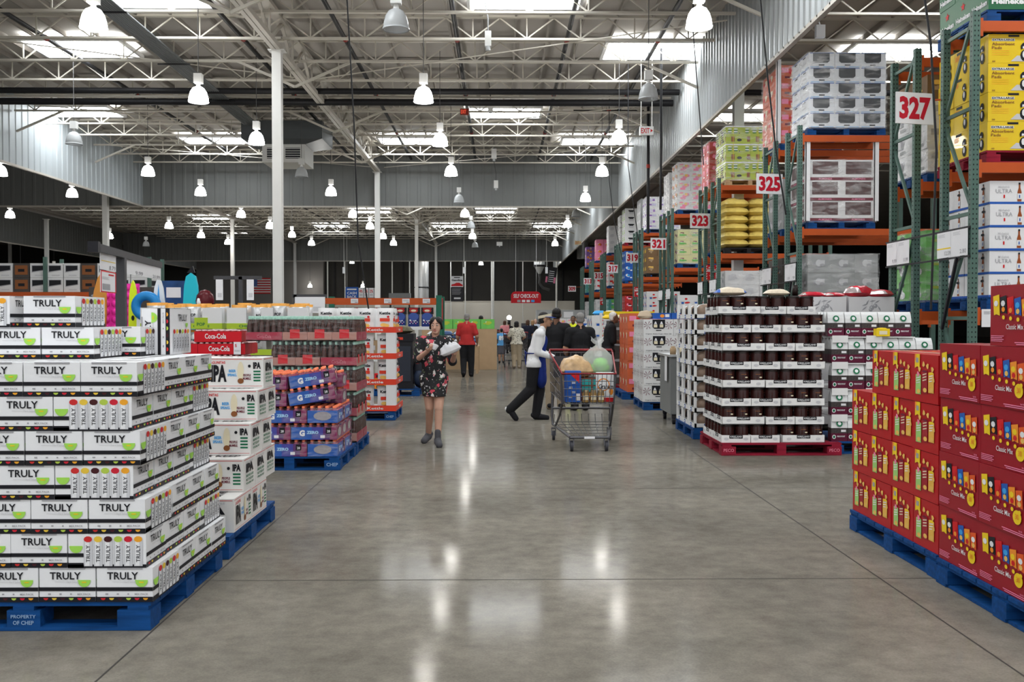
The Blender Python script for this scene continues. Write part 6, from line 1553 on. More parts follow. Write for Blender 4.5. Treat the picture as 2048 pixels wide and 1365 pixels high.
# ================================================================ people
import numpy as np
def cap(a, b, r0, r1=None, s=(1, 1, 1), m=0): return ('c', V(a), V(b), r0, r0 if r1 is None else r1, V(s), m)
def ell(c, r, m=0): return ('e', V(c), V(r), m)
def fuse(name, prims, voxel, mats, smooth=3, parent=None, zmin=None):
    mb = MB(); d0 = mats[0]
    for p in prims:
        if p[0] == 'e': mb.ball(p[1], p[2], d0, n=14)
        else:
            _, a, b, r0, r1, s, _m = p; s = V(s)
            e = V(((b.x - a.x) / s.x, (b.y - a.y) / s.y, (b.z - a.z) / s.z)); L = max(e.length, 1e-5); d = e / L
            u = d.orthogonal().normalized(); w = d.cross(u); n = 12; prof = []
            for i in range(5): t = math.pi / 2 * (1 - i / 4); prof.append((r0 * math.cos(t), -r0 * math.sin(t)))
            for i in range(5): t = math.pi / 2 * i / 4; prof.append((r1 * math.cos(t), L + r1 * math.sin(t)))
            vs = []
            for r, z in prof:
                for j in range(n):
                    q = d * z + (u * math.cos(2 * math.pi * j / n) + w * math.sin(2 * math.pi * j / n)) * max(r, 1e-4)
                    vs.append((a.x + q.x * s.x, a.y + q.y * s.y, a.z + q.z * s.z))
            fs = [(k * n + i, k * n + (i + 1) % n, (k + 1) * n + (i + 1) % n, (k + 1) * n + i) for k in range(9) for i in range(n)] + [tuple(range(n))[::-1], tuple(range(9 * n, 10 * n))]
            mb.add(vs, fs, d0)
    o = mb.build(name)
    md = o.modifiers.new('r', 'REMESH'); md.mode = 'VOXEL'; md.voxel_size = voxel
    ms = o.modifiers.new('s', 'SMOOTH'); ms.factor = .5; ms.iterations = smooth
    dg = bpy.context.evaluated_depsgraph_get(); dg.update()
    me = bpy.data.meshes.new_from_object(o.evaluated_get(dg)); me.name = name
    old = o.data; bpy.data.objects.remove(o); bpy.data.meshes.remove(old)
    me.materials.clear()
    for m in mats: me.materials.append(m)
    nf = len(me.polygons)
    if zmin is not None:
        for v in me.vertices:
            if v.co.z < zmin: v.co.z = zmin
    if len(mats) > 1:
        c = np.empty(nf * 3); me.polygons.foreach_get('center', c); c = c.reshape(nf, 3); best = np.full(nf, 1e9); idx = np.zeros(nf, int)
        for p in prims:
            if p[0] == 'e':
                q = (c - np.array(p[1])) / np.array(p[2]); d = (np.linalg.norm(q, axis=1) - 1) * min(p[2])
            else:
                a = np.array(p[1]); s = np.array(p[5]); e = (np.array(p[2]) - a) / s; q = (c - a) / s; L2 = max(e @ e, 1e-9)
                t = np.clip(q @ e / L2, 0, 1); d = np.linalg.norm(q - t[:, None] * e, axis=1) - (p[3] + (p[4] - p[3]) * t)
            k = d < best; best[k] = d[k]; idx[k] = p[-1]
        me.polygons.foreach_set('material_index', idx.astype(np.int32))
    me.polygons.foreach_set('use_smooth', [True] * nf); me.update()
    return put(me, name, parent)
def hand(wr, d, n, curl=.6, k=1.0, side=1):
    wr, d, n = V(wr), V(d).normalized(), V(n); n = (n - d * n.dot(d)).normalized(); t = d.cross(n) * side; out = []
    c = wr + d * .05 * k
    out.append(cap(wr + d * .015 * k, c + d * .025 * k, .020 * k, .024 * k)); 
    for i in (-1, 1): out.append(cap(wr + d * .02 * k + t * .012 * i * k, wr + d * .082 * k + t * .024 * i * k, .013 * k))
    for i in range(4):
        b = wr + d * .088 * k + t * (i - 1.5) * .0195 * k; L = (.030, .036, .034, .026)[i] * k
        e = b + (d * math.cos(curl * .6) + n * math.sin(curl * .6)) * L; f = e + (d * math.cos(curl * 1.7) + n * math.sin(curl * 1.7)) * L * .9
        out += [cap(b, e, .0088 * k, .008 * k), cap(e, f, .008 * k, .007 * k)]
    b = wr + d * .025 * k - t * .024 * k; e = b + (d * .6 - t * .8 + n * .3).normalized() * .035 * k; f = e + (d * .9 - t * .2 + n * .4).normalized() * .03 * k
    out += [cap(b, e, .0115 * k, .0095 * k), cap(e, f, .0095 * k, .008 * k)]
    return out
SKIN = {'light': mat('skin_light', (.56, .33, .24), .5, var=.08, scale=12), 'tan': mat('skin_tan', (.40, .22, .14), .5, var=.08, scale=12), 'dark': mat('skin_dark', (.16, .08, .05), .5, var=.08, scale=12)}
HAIRB = mat('hair_black', (.012, .010, .010), .45, var=.3, scale=60, bump=.4, bscale=90); HAIRG = mat('hair_grey', (.22, .21, .20), .6, var=.3, scale=60, bump=.4, bscale=90); HAIRW = mat('hair_white', (.70, .68, .64), .6, var=.1, scale=60, bump=.4, bscale=90); HAIRBR = mat('hair_brown', (.07, .035, .02), .5, var=.3, scale=60, bump=.4, bscale=90)
EYEW = mat('eye_white', (.7, .7, .68), .3, var=0); LIPM = mat('lip', (.42, .13, .12), .5, var=0)
def cloth(name, col, var=.12): return mat(name, col, .8, var=var, scale=7, bump=.12, bscale=14)
def person(label, loc, rz, H, skin, hair, top, pants, shoe, pose=None, w=1.0, sleeve='short', legs='long', hairstyle='short', vox=.014, face=True, extra=None, belly=0.0, group=None):
    J = {'pel': (0, 0, .525), 'wai': (0, .002, .61), 'che': (0, .0, .735), 'nec': (0, .008, .83), 'hd': (0, -.012, .925)}
    for s, n in ((1, 'L'), (-1, 'R')):
        J.update({'hip' + n: (s * .050, 0, .515), 'kne' + n: (s * .055, -.008, .285), 'ank' + n: (s * .056, .012, .042), 'toe' + n: (s * .066, -.092, .016), 'sho' + n: (s * .100, .005, .795), 'elb' + n: (s * .135, .02, .625), 'wri' + n: (s * .140, -.03, .485)})
    if pose: J.update({k: v for k, v in pose.items() if k in J})
    J = {k: V(v) * H for k, v in J.items()}; q = H * w; sk = SKIN[skin]
    root = thing('person', label, 'person', loc, rz)
    if group: root['group'] = group
    F = (1, .68, 1)
    hd = J['hd']
    head = [ell(hd + V((0, .008, .012)) * H, V((.043, .053, .052)) * H), ell(hd + V((0, -.010, -.022)) * H, V((.036, .040, .042)) * H), cap(hd + V((0, -.044, -.002)) * H, hd + V((0, -.058, -.020)) * H, .007 * H, .0095 * H), ell(hd + V((0, -.028, -.052)) * H, V((.022, .020, .014)) * H)]
    for s in (-1, 1): head.append(ell(hd + V((s * .044, .008, -.006)) * H, V((.006, .013, .018)) * H))
    neck = [cap(J['nec'], hd + V((0, .012, -.03)) * H, .033 * q, .031 * H)]
    tor = [cap(J['hipL'], J['hipR'], .060 * q, s=(1, .85, 1)), cap(J['pel'], J['wai'], .082 * q, .076 * q, F), cap(J['wai'], J['che'], .076 * q, .088 * q, F), cap(J['che'], J['nec'], .080 * q, .04 * q, F), cap(J['shoL'], J['shoR'], .040 * q, s=(1, .9, 1))]
    if belly: tor.append(ell(J['wai'] + V((0, -.03, 0)) * H, V((.085, .07 + belly, .09)) * q))
    body = head + neck + tor
    arms = {}; leg = {}
    for n, sd in (('L', 1), ('R', -1)):
        a = [cap(J['sho' + n], J['elb' + n], .032 * q, .025 * q), cap(J['elb' + n], J['wri' + n], .025 * q, .0165 * H)]; arms[n] = a
        kn, an, to = J['kne' + n], J['ank' + n], J['toe' + n]
        calf = kn.lerp(an, .35) + V((0, .008, 0)) * H
        leg[n] = [cap(J['hip' + n], kn, .056 * q, .037 * q), cap(kn, calf, .034 * q, .034 * q), cap(calf, an, .033 * q, .021 * H), cap(an, to, .024 * H, .017 * H), ell(an + (an - to) * .2 - V((0, 0, .012)) * H, V((.02, .022, .022)) * H)]
        body += a + leg[n]
        dd = (J['wri' + n] - J['elb' + n]); pn = V((-sd, 0, 0)) if abs(dd.normalized().z) > .6 else V((0, 0, -1))
        body += hand(J['wri' + n], dd, pose.get('hn' + n, pn) if pose else pn, pose.get('curl' + n, .6) if pose else .6, H / 1.7, sd)
    fuse('body', body, vox if vox > .01 else .0075, [sk], 2, root)
    def inf(p, k, mi=0):
        if p[0] == 'e': return ('e', p[1], p[2] + V((k, k, k)), mi)
        return ('c', p[1], p[2], p[3] + k, p[4] + k, p[5], mi)
    vo = max(vox, .011); k = .013
    tp = [inf(p, k) for p in tor]
    for n in 'LR':
        a = arms[n]
        if sleeve == 'long': tp += [inf(a[0], k), ('c', a[1][1], a[1][1].lerp(a[1][2], .9), a[1][3] + k, a[1][4] + k * 1.1, a[1][5], 0)]
        elif sleeve == 'half': tp += [inf(a[0], k + .008)]
        elif sleeve == 'short': tp += [('c', a[0][1], a[0][1].lerp(a[0][2], .72), a[0][3] + k + .004, a[0][4] + k + .010, a[0][5], 0)]
    if legs == 'dress':
        tp.append(cap(J['che'], J['pel'], .100 * q, .104 * q, (1, .74, 1)))
        hem = pose.get('hem', .37) * H
        for n in 'LR': tp.append(cap(J['hip' + n], V((J['kne' + n].x * .75, J['kne' + n].y * .7, hem)), .072 * q, .068 * q, (1, .95, 1)))
        tp.append(cap(J['pel'], V(((J['kneL'].x + J['kneR'].x) / 2, (J['kneL'].y + J['kneR'].y) * .3, hem + .01 * H)), .082 * q, .084 * q, (1, .82, 1)))
        fuse('dress', tp, vo, [top], 4, root, hem)
    else:
        tp += [cap(J['pel'] + V((0, 0, -.05)) * H, J['wai'], .094 * q, .088 * q, (1, .78, 1)), cap(J['hipL'] + V((0, 0, -.01)) * H, J['hipR'] + V((0, 0, -.01)) * H, .066 * q + .014, s=(1, .95, 1))]
        fuse('shirt', tp, vo, [top], 3, root, (.485 if sleeve == 'long' else .505) * H)
        pp = [inf(tor[0], k * .6), inf(tor[1], k * .3)]
        for n in 'LR':
            l = leg[n]
            if legs == 'long': pp += [inf(l[0], .016), ('c', l[1][1], J['ank' + n].lerp(J['kne' + n], -.02), l[1][3] + .026, .041 * H, (1, 1, 1), 0)]
            else: pp += [('c', l[0][1], l[0][1].lerp(l[0][2], .92), l[0][3] + .016, l[0][4] + .032, (1, 1, 1), 0)]
        fuse('shorts' if legs == 'short' else 'trousers', pp, vo, [pants], 3, root)
    for n in 'LR':
        l = leg[n]; an, to = J['ank' + n], J['toe' + n]; f = (to - an)
        mm = MB()
        o = fuse('shoe', [cap(an + f * .05 - V((0, 0, .012)) * H, to - f * .02, .031 * H, .026 * H), cap(an - f * .22 - V((0, 0, .008)) * H, an + f * .3, .028 * H, .026 * H), cap(an + V((0, 0, .012)) * H, an, .026 * H)], max(.008, vox * .7), [shoe], 2, root)
    hs = []
    if hairstyle == 'short': hs = [ell(hd + V((0, .018, .026)) * H, V((.047, .050, .046)) * H), ell(hd + V((0, .028, -.008)) * H, V((.043, .036, .036)) * H)]
    elif hairstyle == 'bun': hs = [ell(hd + V((-.019, .010, .034)) * H, V((.032, .050, .037)) * H), ell(hd + V((.019, .010, .034)) * H, V((.032, .050, .037)) * H), ell(hd + V((0, .03, 0)) * H, V((.047, .036, .045)) * H), ell(hd + V((0, .066, .012)) * H, V((.030, .028, .030)) * H), cap(hd + V((-.035, -.02, .03)) * H, hd + V((-.044, .01, -.02)) * H, .012 * H), cap(hd + V((.035, -.02, .03)) * H, hd + V((.044, .01, -.02)) * H, .012 * H)]
    elif hairstyle == 'bob': hs = [ell(hd + V((0, .014, .020)) * H, V((.054, .056, .052)) * H), ell(hd + V((0, .026, -.03)) * H, V((.056, .044, .050)) * H)]
    elif hairstyle == 'rim': hs = [ell(hd + V((0, .024, -.004)) * H, V((.047, .042, .026)) * H)]
    if hs: fuse('hair', hs, vo, [hair], 2, root)
    if face:
        for s in (-1, 1):
            m = MB(); c = hd + V((s * .0175, -.0475, .004)) * H; m.ball(c, V((.0085, .006, .0036)) * H, EYEW, n=8); m.ball(c + V((0, -.0045, -.0005)) * H, V((.0042, .003, .0036)) * H, BLACK, n=8); m.build('eye', root)
            m = MB(); m.tube([hd + V((s * x, y, z)) * H for x, y, z in ((.008, -.053, .016), (.018, -.052, .0195), (.028, -.045, .016))], .0025 * H, hair, n=5); m.build('eyebrow', root)
        m = MB(); m.ball(hd + V((0, -.0505, -.038)) * H, V((.015, .006, .0048)) * H, LIPM, n=10); m.build('mouth', root)
    if extra: extra(root, J, H)
    return root
def floral():
    m = bpy.data.materials.new('flowered_cloth'); m.use_nodes = True; nt = m.node_tree; N = nt.nodes; L = nt.links; b = N['Principled BSDF']; b.inputs['Roughness'].default_value = .75
    tc = N.new('ShaderNodeTexCoord'); col = None
    prev = (.006, .006, .008, 1)
    last = None
    for sc, th, c, off in ((14, .33, (.68, .66, .62, 1), 0), (12, .33, (.55, .05, .08, 1), 7.3), (17, .24, (.75, .30, .33, 1), 3.1), (20, .20, (.12, .17, .08, 1), 5.7), (26, .20, (.55, .55, .56, 1), 9.2)):
        mp = N.new('ShaderNodeMapping'); mp.inputs['Location'].default_value = (off, off * .7, off * 1.3); L.new(tc.outputs['Object'], mp.inputs['Vector'])
        nz = N.new('ShaderNodeTexNoise'); nz.inputs['Scale'].default_value = 30; L.new(mp.outputs[0], nz.inputs['Vector'])
        ad = N.new('ShaderNodeMix'); ad.data_type = 'VECTOR'; ad.inputs[0].default_value = .07; L.new(mp.outputs[0], ad.inputs[4]); L.new(nz.outputs['Color'], ad.inputs[5])
        vo = N.new('ShaderNodeTexVoronoi'); vo.inputs['Scale'].default_value = sc; L.new(ad.outputs[1], vo.inputs['Vector'])
        lt = N.new('ShaderNodeMath'); lt.operation = 'LESS_THAN'; lt.inputs[1].default_value = th; L.new(vo.outputs['Distance'], lt.inputs[0])
        sp = N.new('ShaderNodeSeparateColor'); L.new(vo.outputs['Color'], sp.inputs[0]); g = N.new('ShaderNodeMath'); g.operation = 'GREATER_THAN'; g.inputs[1].default_value = .45; L.new(sp.outputs[0], g.inputs[0])
        mu = N.new('ShaderNodeMath'); mu.operation = 'MULTIPLY'; L.new(lt.outputs[0], mu.inputs[0]); L.new(g.outputs[0], mu.inputs[1])
        mx = N.new('ShaderNodeMix'); mx.data_type = 'RGBA'; L.new(mu.outputs[0], mx.inputs[0]); mx.inputs[7].default_value = c
        if last is None: mx.inputs[6].default_value = prev
        else: L.new(last, mx.inputs[6])
        last = mx.outputs[2]
    L.new(last, b.inputs['Base Color']); return m
def speckle():
    m = bpy.data.materials.new('leaf_print_cloth'); m.use_nodes = True; nt = m.node_tree; N = nt.nodes; L = nt.links; b = N['Principled BSDF']; b.inputs['Roughness'].default_value = .8
    tc = N.new('ShaderNodeTexCoord'); vo = N.new('ShaderNodeTexVoronoi'); vo.inputs['Scale'].default_value = 22; L.new(tc.outputs['Object'], vo.inputs['Vector'])
    r = N.new('ShaderNodeValToRGB'); r.color_ramp.interpolation = 'CONSTANT'; e = r.color_ramp.elements; e[0].color = (.10, .09, .07, 1); e[1].position = .30; e[1].color = (.60, .57, .48, 1); L.new(vo.outputs['Distance'], r.inputs[0]); L.new(r.outputs[0], b.inputs['Base Color']); return m
FLOR, SPK = floral(), speckle()
BLKC = cloth('cloth_black_shirt', (.012, .012, .014)); NAVY = cloth('cloth_navy', (.012, .014, .028)); WHC = cloth('cloth_white_shirt', (.74, .74, .75), .04); REDC = cloth('cloth_red_polo', (.42, .03, .03)); KHA = cloth('cloth_khaki', (.32, .26, .18)); PNK = cloth('cloth_pink', (.60, .22, .24)); LBL = cloth('cloth_light_blue', (.10, .32, .62)); LTB = cloth('cloth_pale_shirt', (.50, .56, .65)); APR = cloth('cloth_apron_blue', (.008, .022, .16)); YEL = cloth('cloth_hi_vis', (.70, .75, .03)); GRYC = cloth('cloth_grey_shorts', (.10, .10, .12)); SHB = cloth('shoe_black', (.015, .015, .018)); SHG = cloth('shoe_grey', (.08, .08, .09)); SHT = cloth('shoe_tan', (.40, .33, .26)); SOLE = mat('shoe_sole', (.70, .70, .70), .6); SOLEG = mat('shoe_sole_grey', (.32, .28, .28), .6)
def gp(px, py): p = G(px, py); return (p.x, p.y, 0)
# woman in the flowered dress
def woman_extra(root, J, H):
    for n in 'LR':
        an = J['ank' + n]; fuse('sock', [cap(an + V((0, .002, .10)), an + V((0, 0, .01)), .038, .040)], .01, [SHG], 2, root)
        m = MB(); to = J['toe' + n]; f = (to - an); 
        for i in range(3): c = an + f * (.35 + .2 * i) + V((0, 0, .022 - .008 * i)); m.tube([c + V((-.018, 0, 0)), c + V((0, 0, .006)), c + V((.018, 0, 0))], .0035, PAPER, n=5)
        m.build('shoe_lace', root)
        fuse('shoe_sole', [cap(an - f * .2 + V((0, 0, -.052)), to + V((0, 0, -.014)), .032, .029, (1, 1, .55))], .009, [SOLEG], 2, root)
wp = gp(868, 889)
person('woman in black flowered dress walking forward, holding a cup and wrapped food', wp, R(-6), 1.575, 'light', HAIRB, FLOR, None, SHG,
       {'hd': (.022, -.030, .915), 'nec': (.008, -.002, .828), 'kneL': (.050, -.075, .285), 'ankL': (.048, -.105, .046), 'toeL': (.075, -.195, .018), 'kneR': (-.030, -.02, .285), 'ankR': (-.062, .115, .062), 'toeR': (-.085, .035, .020),
        'shoL': (.103, 0, .795), 'shoR': (-.103, .0, .795), 'elbR': (-.125, -.03, .655), 'wriR': (-.020, -.150, .725), 'elbL': (.148, -.02, .64), 'wriL': (.185, -.155, .695), 'hnR': V((.2, -.2, 1)), 'hnL': V((-.6, 0, .8)), 'curlR': .9, 'curlL': .8, 'hem': .375}, 0.93, 'half', 'dress', 'bun', .009, extra=woman_extra)
M2 = Matrix.Translation(wp) @ Matrix.Rotation(R(-6), 4, 'Z')
p = M2 @ (V((.035, -.195, .735)) * 1.575)
m = MB(); m.lathe([(0, 0), (.022, 0), (.036, .06), (.038, .062), (.034, .062), (.02, .006)], WHITE, n=14); o = m.build('sample_cup', None, p); o.rotation_euler = (R(-25), R(20), 0); tag(o, 'small white sample cup in the hand of the woman in flowers', 'cup')
PKG = mat('food_wrap', (.60, .60, .62), .3, var=.08, scale=8, bump=.6, bscale=9)
p = M2 @ (V((.165, -.205, .725)) * 1.575)
o = box_inst(sack_mesh(.25, .13, .11, PKG, None, 'food_package', 77, 16, .75), 'food_package', p.x + .01, p.y, p.z - .03, 'crumpled white wrapped food package on the arm of the woman in flowers', 'food package'); o.rotation_euler = (0, R(-22), R(12))
# employee with visor and apron
def emp_extra(root, J, H):
    hd = J['hd']
    m = MB(); n = 20; VB = mat('visor_beige', (.62, .56, .42), .6); VBL = mat('visor_blue', (.015, .05, .28), .5)
    vs = []
    for z in (.018, .044):
        for i in range(n): a = 2 * math.pi * i / n; vs.append(hd + V((.052 * math.cos(a), .008 + .061 * math.sin(a), z - .012 * math.sin(a))) * H)
    m.add(vs, [(i, (i + 1) % n, n + (i + 1) % n, n + i) for i in range(n)], VB, True); m.build('visor_band', root)
    m = MB(); k = 10; vs = []
    for i in range(k + 1):
        a = math.pi + math.pi * i / k
        for r in (1.0, 1.0 + .75 * math.sin(math.pi * i / k)): vs.append(hd + V((.052 * math.cos(a) * (1 if r == 1 else 1.02), .008 + .060 * math.sin(a) * r, .022 - .012 * (r - 1))) * H)
    vs2 = [v + V((0, 0, .006)) for v in vs]; q = len(vs)
    m.add(vs + vs2, [(2 * i, 2 * i + 1, 2 * i + 3, 2 * i + 2) for i in range(k)] + [(q + 2 * i, q + 2 * i + 2, q + 2 * i + 3, q + 2 * i + 1) for i in range(k)] + [(2 * i + 1, q + 2 * i + 1, q + 2 * i + 3, 2 * i + 3) for i in range(k)], VBL, True); m.build('visor_brim', root)
    m = MB()
    for s in (-1, 1):
        c = hd + V((s * .018, -.053, .004)) * H; m.tube([c + V((.024 * math.cos(R(a)), 0, .017 * math.sin(R(a)))) for a in range(0, 360, 30)], .002, BLACK, n=5, closed=True); m.tube([c + V((s * .024, 0, .004)), hd + V((s * .046, .0, .004)) * H], .002, BLACK, n=5)
    m.build('spectacles', root)
    wa, pe = J['wai'], J['pel']
    fuse('apron', [cap(J['che'] + V((0, -.075, -.02)), wa + V((0, -.075, 0)), .10, .12, (1, .6, 1)), cap(wa + V((0, -.075, -.02)), pe + V((0, -.10, -.12)), .135, .15, (1, .6, 1)), cap(pe + V((0, -.10, -.12)), pe + V((0, -.11, -.24)), .15, .155, (1, .55, 1))], .012, [APR], 3, root)
    m = MB(); m.tube([wa + V((.145 * math.cos(R(a)), .012 + .118 * math.sin(R(a)), .0)) for a in range(0, 360, 20)], .009, APR, n=6, closed=True); m.build('apron_tie', root)
    m = MB()
    for s in (-1, 1): m.tube([wa + V((0, .13, 0)), wa + V((s * .02, .15, -.06)), wa + V((s * .03, .14, -.17))], .008, APR, n=5)
    m.tube([wa + V((0, .13, 0)), wa + V((.05, .15, .03)), wa + V((.06, .15, -.02)), wa + V((0, .13, 0))], .008, APR, n=5); m.build('apron_bow', root)
    fuse('collar', [cap(J['nec'] + V((-.03, 0, .01)), J['nec'] + V((.03, -.01, .005)), .05, .05, (1, .9, .6))], .011, [WHC], 2, root)
    for n_ in 'LR':
        an, to = J['ank' + n_], J['toe' + n_]; f = to - an; up = V((0, 0, -.040)) if n_ == 'L' else V((0, .035, -.022))
        fuse('shoe_sole', [cap(an - f * .2 + up, to + V((0, 0, -.012)) + up * .1, .034, .03, (1, 1, .5 if n_ == 'L' else 1))], .009, [SOLE], 2, root)
ep = gp(1068, 841)
person('store worker in white shirt, blue apron and visor walking past the cart', ep, R(90), 1.66, 'tan', HAIRB, WHC, BLKC, SHB,
       {'che': (0, -.045, .73), 'wai': (0, -.01, .61), 'nec': (0, -.075, .82), 'hd': (0, -.105, .915), 'shoL': (.098, -.05, .785), 'shoR': (-.098, -.05, .785), 'elbL': (.115, -.06, .625), 'wriL': (.085, -.19, .565), 'elbR': (-.115, -.03, .62), 'wriR': (-.09, -.175, .575),
        'kneL': (.045, -.055, .285), 'ankL': (.045, -.02, .045), 'toeL': (.05, -.12, .017), 'kneR': (-.045, .03, .285), 'ankR': (-.045, .215, .105), 'toeR': (-.05, .165, .020), 'curlL': 1.0, 'curlR': 1.0}, 1.03, 'long', 'long', 'short', .0105, extra=emp_extra)
# shoppers
B_ = R(180)
def whitesole(root, J, H):
    for n_ in 'LR':
        an, to = J['ank' + n_], J['toe' + n_]; m = MB(); f = to - an; m.bar(an - f * .25 + V((0, 0, -.045)), to + V((0, 0, -.012)), .07, SOLE, .02); m.build('shoe_sole', root)
person('tall dark-haired man in black shirt seen from behind, beside the store worker', gp(1111, 819), R(172), 1.73, 'dark', HAIRB, BLKC, KHA, SHB, {'hd': (-.01, -.005, .925)}, 1.15, 'short', 'long', 'short', .012, extra=whitesole)
person('grey-haired man in black shirt seen from behind, over the cart basket', gp(1160, 821), R(185), 1.645, 'tan', HAIRG, BLKC, BLKC, SHB, {'elbR': (-.16, -.0, .63), 'wriR': (-.13, -.10, .52), 'elbL': (.15, 0, .63), 'wriL': (.12, -.12, .52)}, 1.22, 'short', 'long', 'short', .012, extra=whitesole)
def glasses(root, J, H):
    hd = J['hd']; m = MB()
    for s in (-1, 1): m.tube([hd + V((s * .02 - .02, -.053, .004)) * H, hd + V((s * .02 + .02, -.053, .004)) * H, hd + V((s * .047, 0, .004)) * H][::1], .0035, BLACK, n=5)
    m.build('spectacles', root)
person('white-haired man in black shirt and glasses reaching to the orange display', gp(1216, 788), R(95), 1.72, 'dark', HAIRW, BLKC, BLKC, SHB, {'che': (0, -.02, .735), 'nec': (0, -.04, .825), 'hd': (0, -.075, .91), 'shoL': (.1, -.03, .79), 'shoR': (-.1, -.03, .79), 'elbL': (.125, -.04, .625), 'wriL': (.1, -.18, .605), 'elbR': (-.125, -.04, .63), 'wriR': (-.09, -.17, .615)}, 1.1, 'half', 'long', 'short', .014, extra=glasses)
person('grey-haired man in red polo shirt walking away down the aisle', gp(934, 754), R(176), 1.70, 'tan', HAIRG, REDC, BLKC, SHB, {'kneR': (.062 * -1, -.03, .285), 'ankR': (-.065, -.02, .043), 'toeR': (-.07, -.11, .017), 'ankL': (.045, .09, .065), 'toeL': (.055, .01, .018), 'elbL': (.15, .0, .63), 'wriL': (.14, -.10, .53), 'elbR': (-.16, .02, .635), 'wriR': (-.15, -.10, .53)}, 1.25, 'short', 'long', 'short', .014, face=False)
person('man in dark shirt and khaki shorts walking beyond the red polo man', gp(962, 736), R(178), 1.68, 'dark', HAIRB, NAVY, KHA, SHB, {'ankR': (-.05, .07, .06), 'toeR': (-.05, .0, .018)}, 1.15, 'short', 'short', 'short', .016, face=False)
def num89(root, J, H):
    m = MB(); y = J['che'].y + .088 * H * .9 + .012; P = Plane((0, y, J['che'].z - .02), (-1, 0, 0), (0, 0, 1)); m.text(P, '89', 0, 0, .17, WHITE, .19, bold=.05, l=.004); m.text(P, 'TEAM' if False else 'I', 0, .14, .02, WHITE, .14, l=.004) if False else None
    m.build('shirt_number', root)
person('boy in light blue number 89 jersey and grey shorts pushing a cart', gp(1003, 727), R(180), 1.24, 'tan', HAIRB, LBL, GRYC, SHB, {'elbL': (.17, -.05, .68), 'wriL': (.15, -.2, .66), 'elbR': (-.17, -.05, .68), 'wriR': (-.15, -.2, .66)}, 1.12, 'short', 'short', 'short', .014, face=False, extra=num89)
person('dark-haired woman in leaf print top and khaki trousers pushing a cart', gp(1033, 737), R(180), 1.50, 'tan', HAIRB, SPK, KHA, SHT, {'ankL': (.05, .08, .06), 'toeL': (.055, .01, .018), 'elbL': (.17, -.04, .65), 'wriL': (.15, -.19, .62), 'elbR': (-.17, -.04, .65), 'wriR': (-.15, -.19, .62)}, 1.2, 'short', 'long', 'bob', .015, face=False)
person('bald man in black shirt standing beside a cart near the beige wall', (-.62, 36.5, 0), R(65), 1.62, 'tan', HAIRB, BLKC, GRYC, SHB, {'elbL': (.14, -.06, .64), 'wriL': (.10, -.18, .56), 'elbR': (-.14, -.06, .64), 'wriR': (-.1, -.18, .56)}, 1.15, 'short', 'long', 'none', .016)
person('woman in pink top standing in the checkout queue', (.22, 44, 0), R(160), 1.52, 'light', HAIRBR, PNK, BLKC, SHB, None, 1.1, 'short', 'long', 'bob', .02, face=False)
person('dark-haired shopper in dark top behind the pink top woman', (.42, 46, 0), R(190), 1.48, 'tan', HAIRB, BLKC, BLKC, SHB, None, 1.05, 'short', 'long', 'short', .02, face=False)
person('brown-haired shopper in navy top before the checkout queue', (1.08, 37, 0), R(170), 1.55, 'light', HAIRBR, NAVY, BLKC, SHB, None, 1.15, 'short', 'long', 'bob', .018, face=False)
person('light-haired shopper between navy top shopper and pale shirt man', (1.38, 40, 0), R(160), 1.54, 'light', mat('hair_sandy', (.30, .18, .09), .6, var=.2), BLKC, BLKC, SHB, None, 1.05, 'short', 'long', 'bob', .02, face=False)
person('man in pale blue shirt and glasses facing forward near the checkout', (1.55, 41.5, 0), R(10), 1.60, 'light', HAIRG, LTB, BLKC, SHB, None, 1.1, 'short', 'long', 'rim', .02)
person('bearded person in bright yellow top between the two men in black', (2.12, 27.5, 0), R(-10), 1.66, 'dark', HAIRB, YEL, BLKC, SHB, None, 1.1, 'short', 'long', 'short', .016)
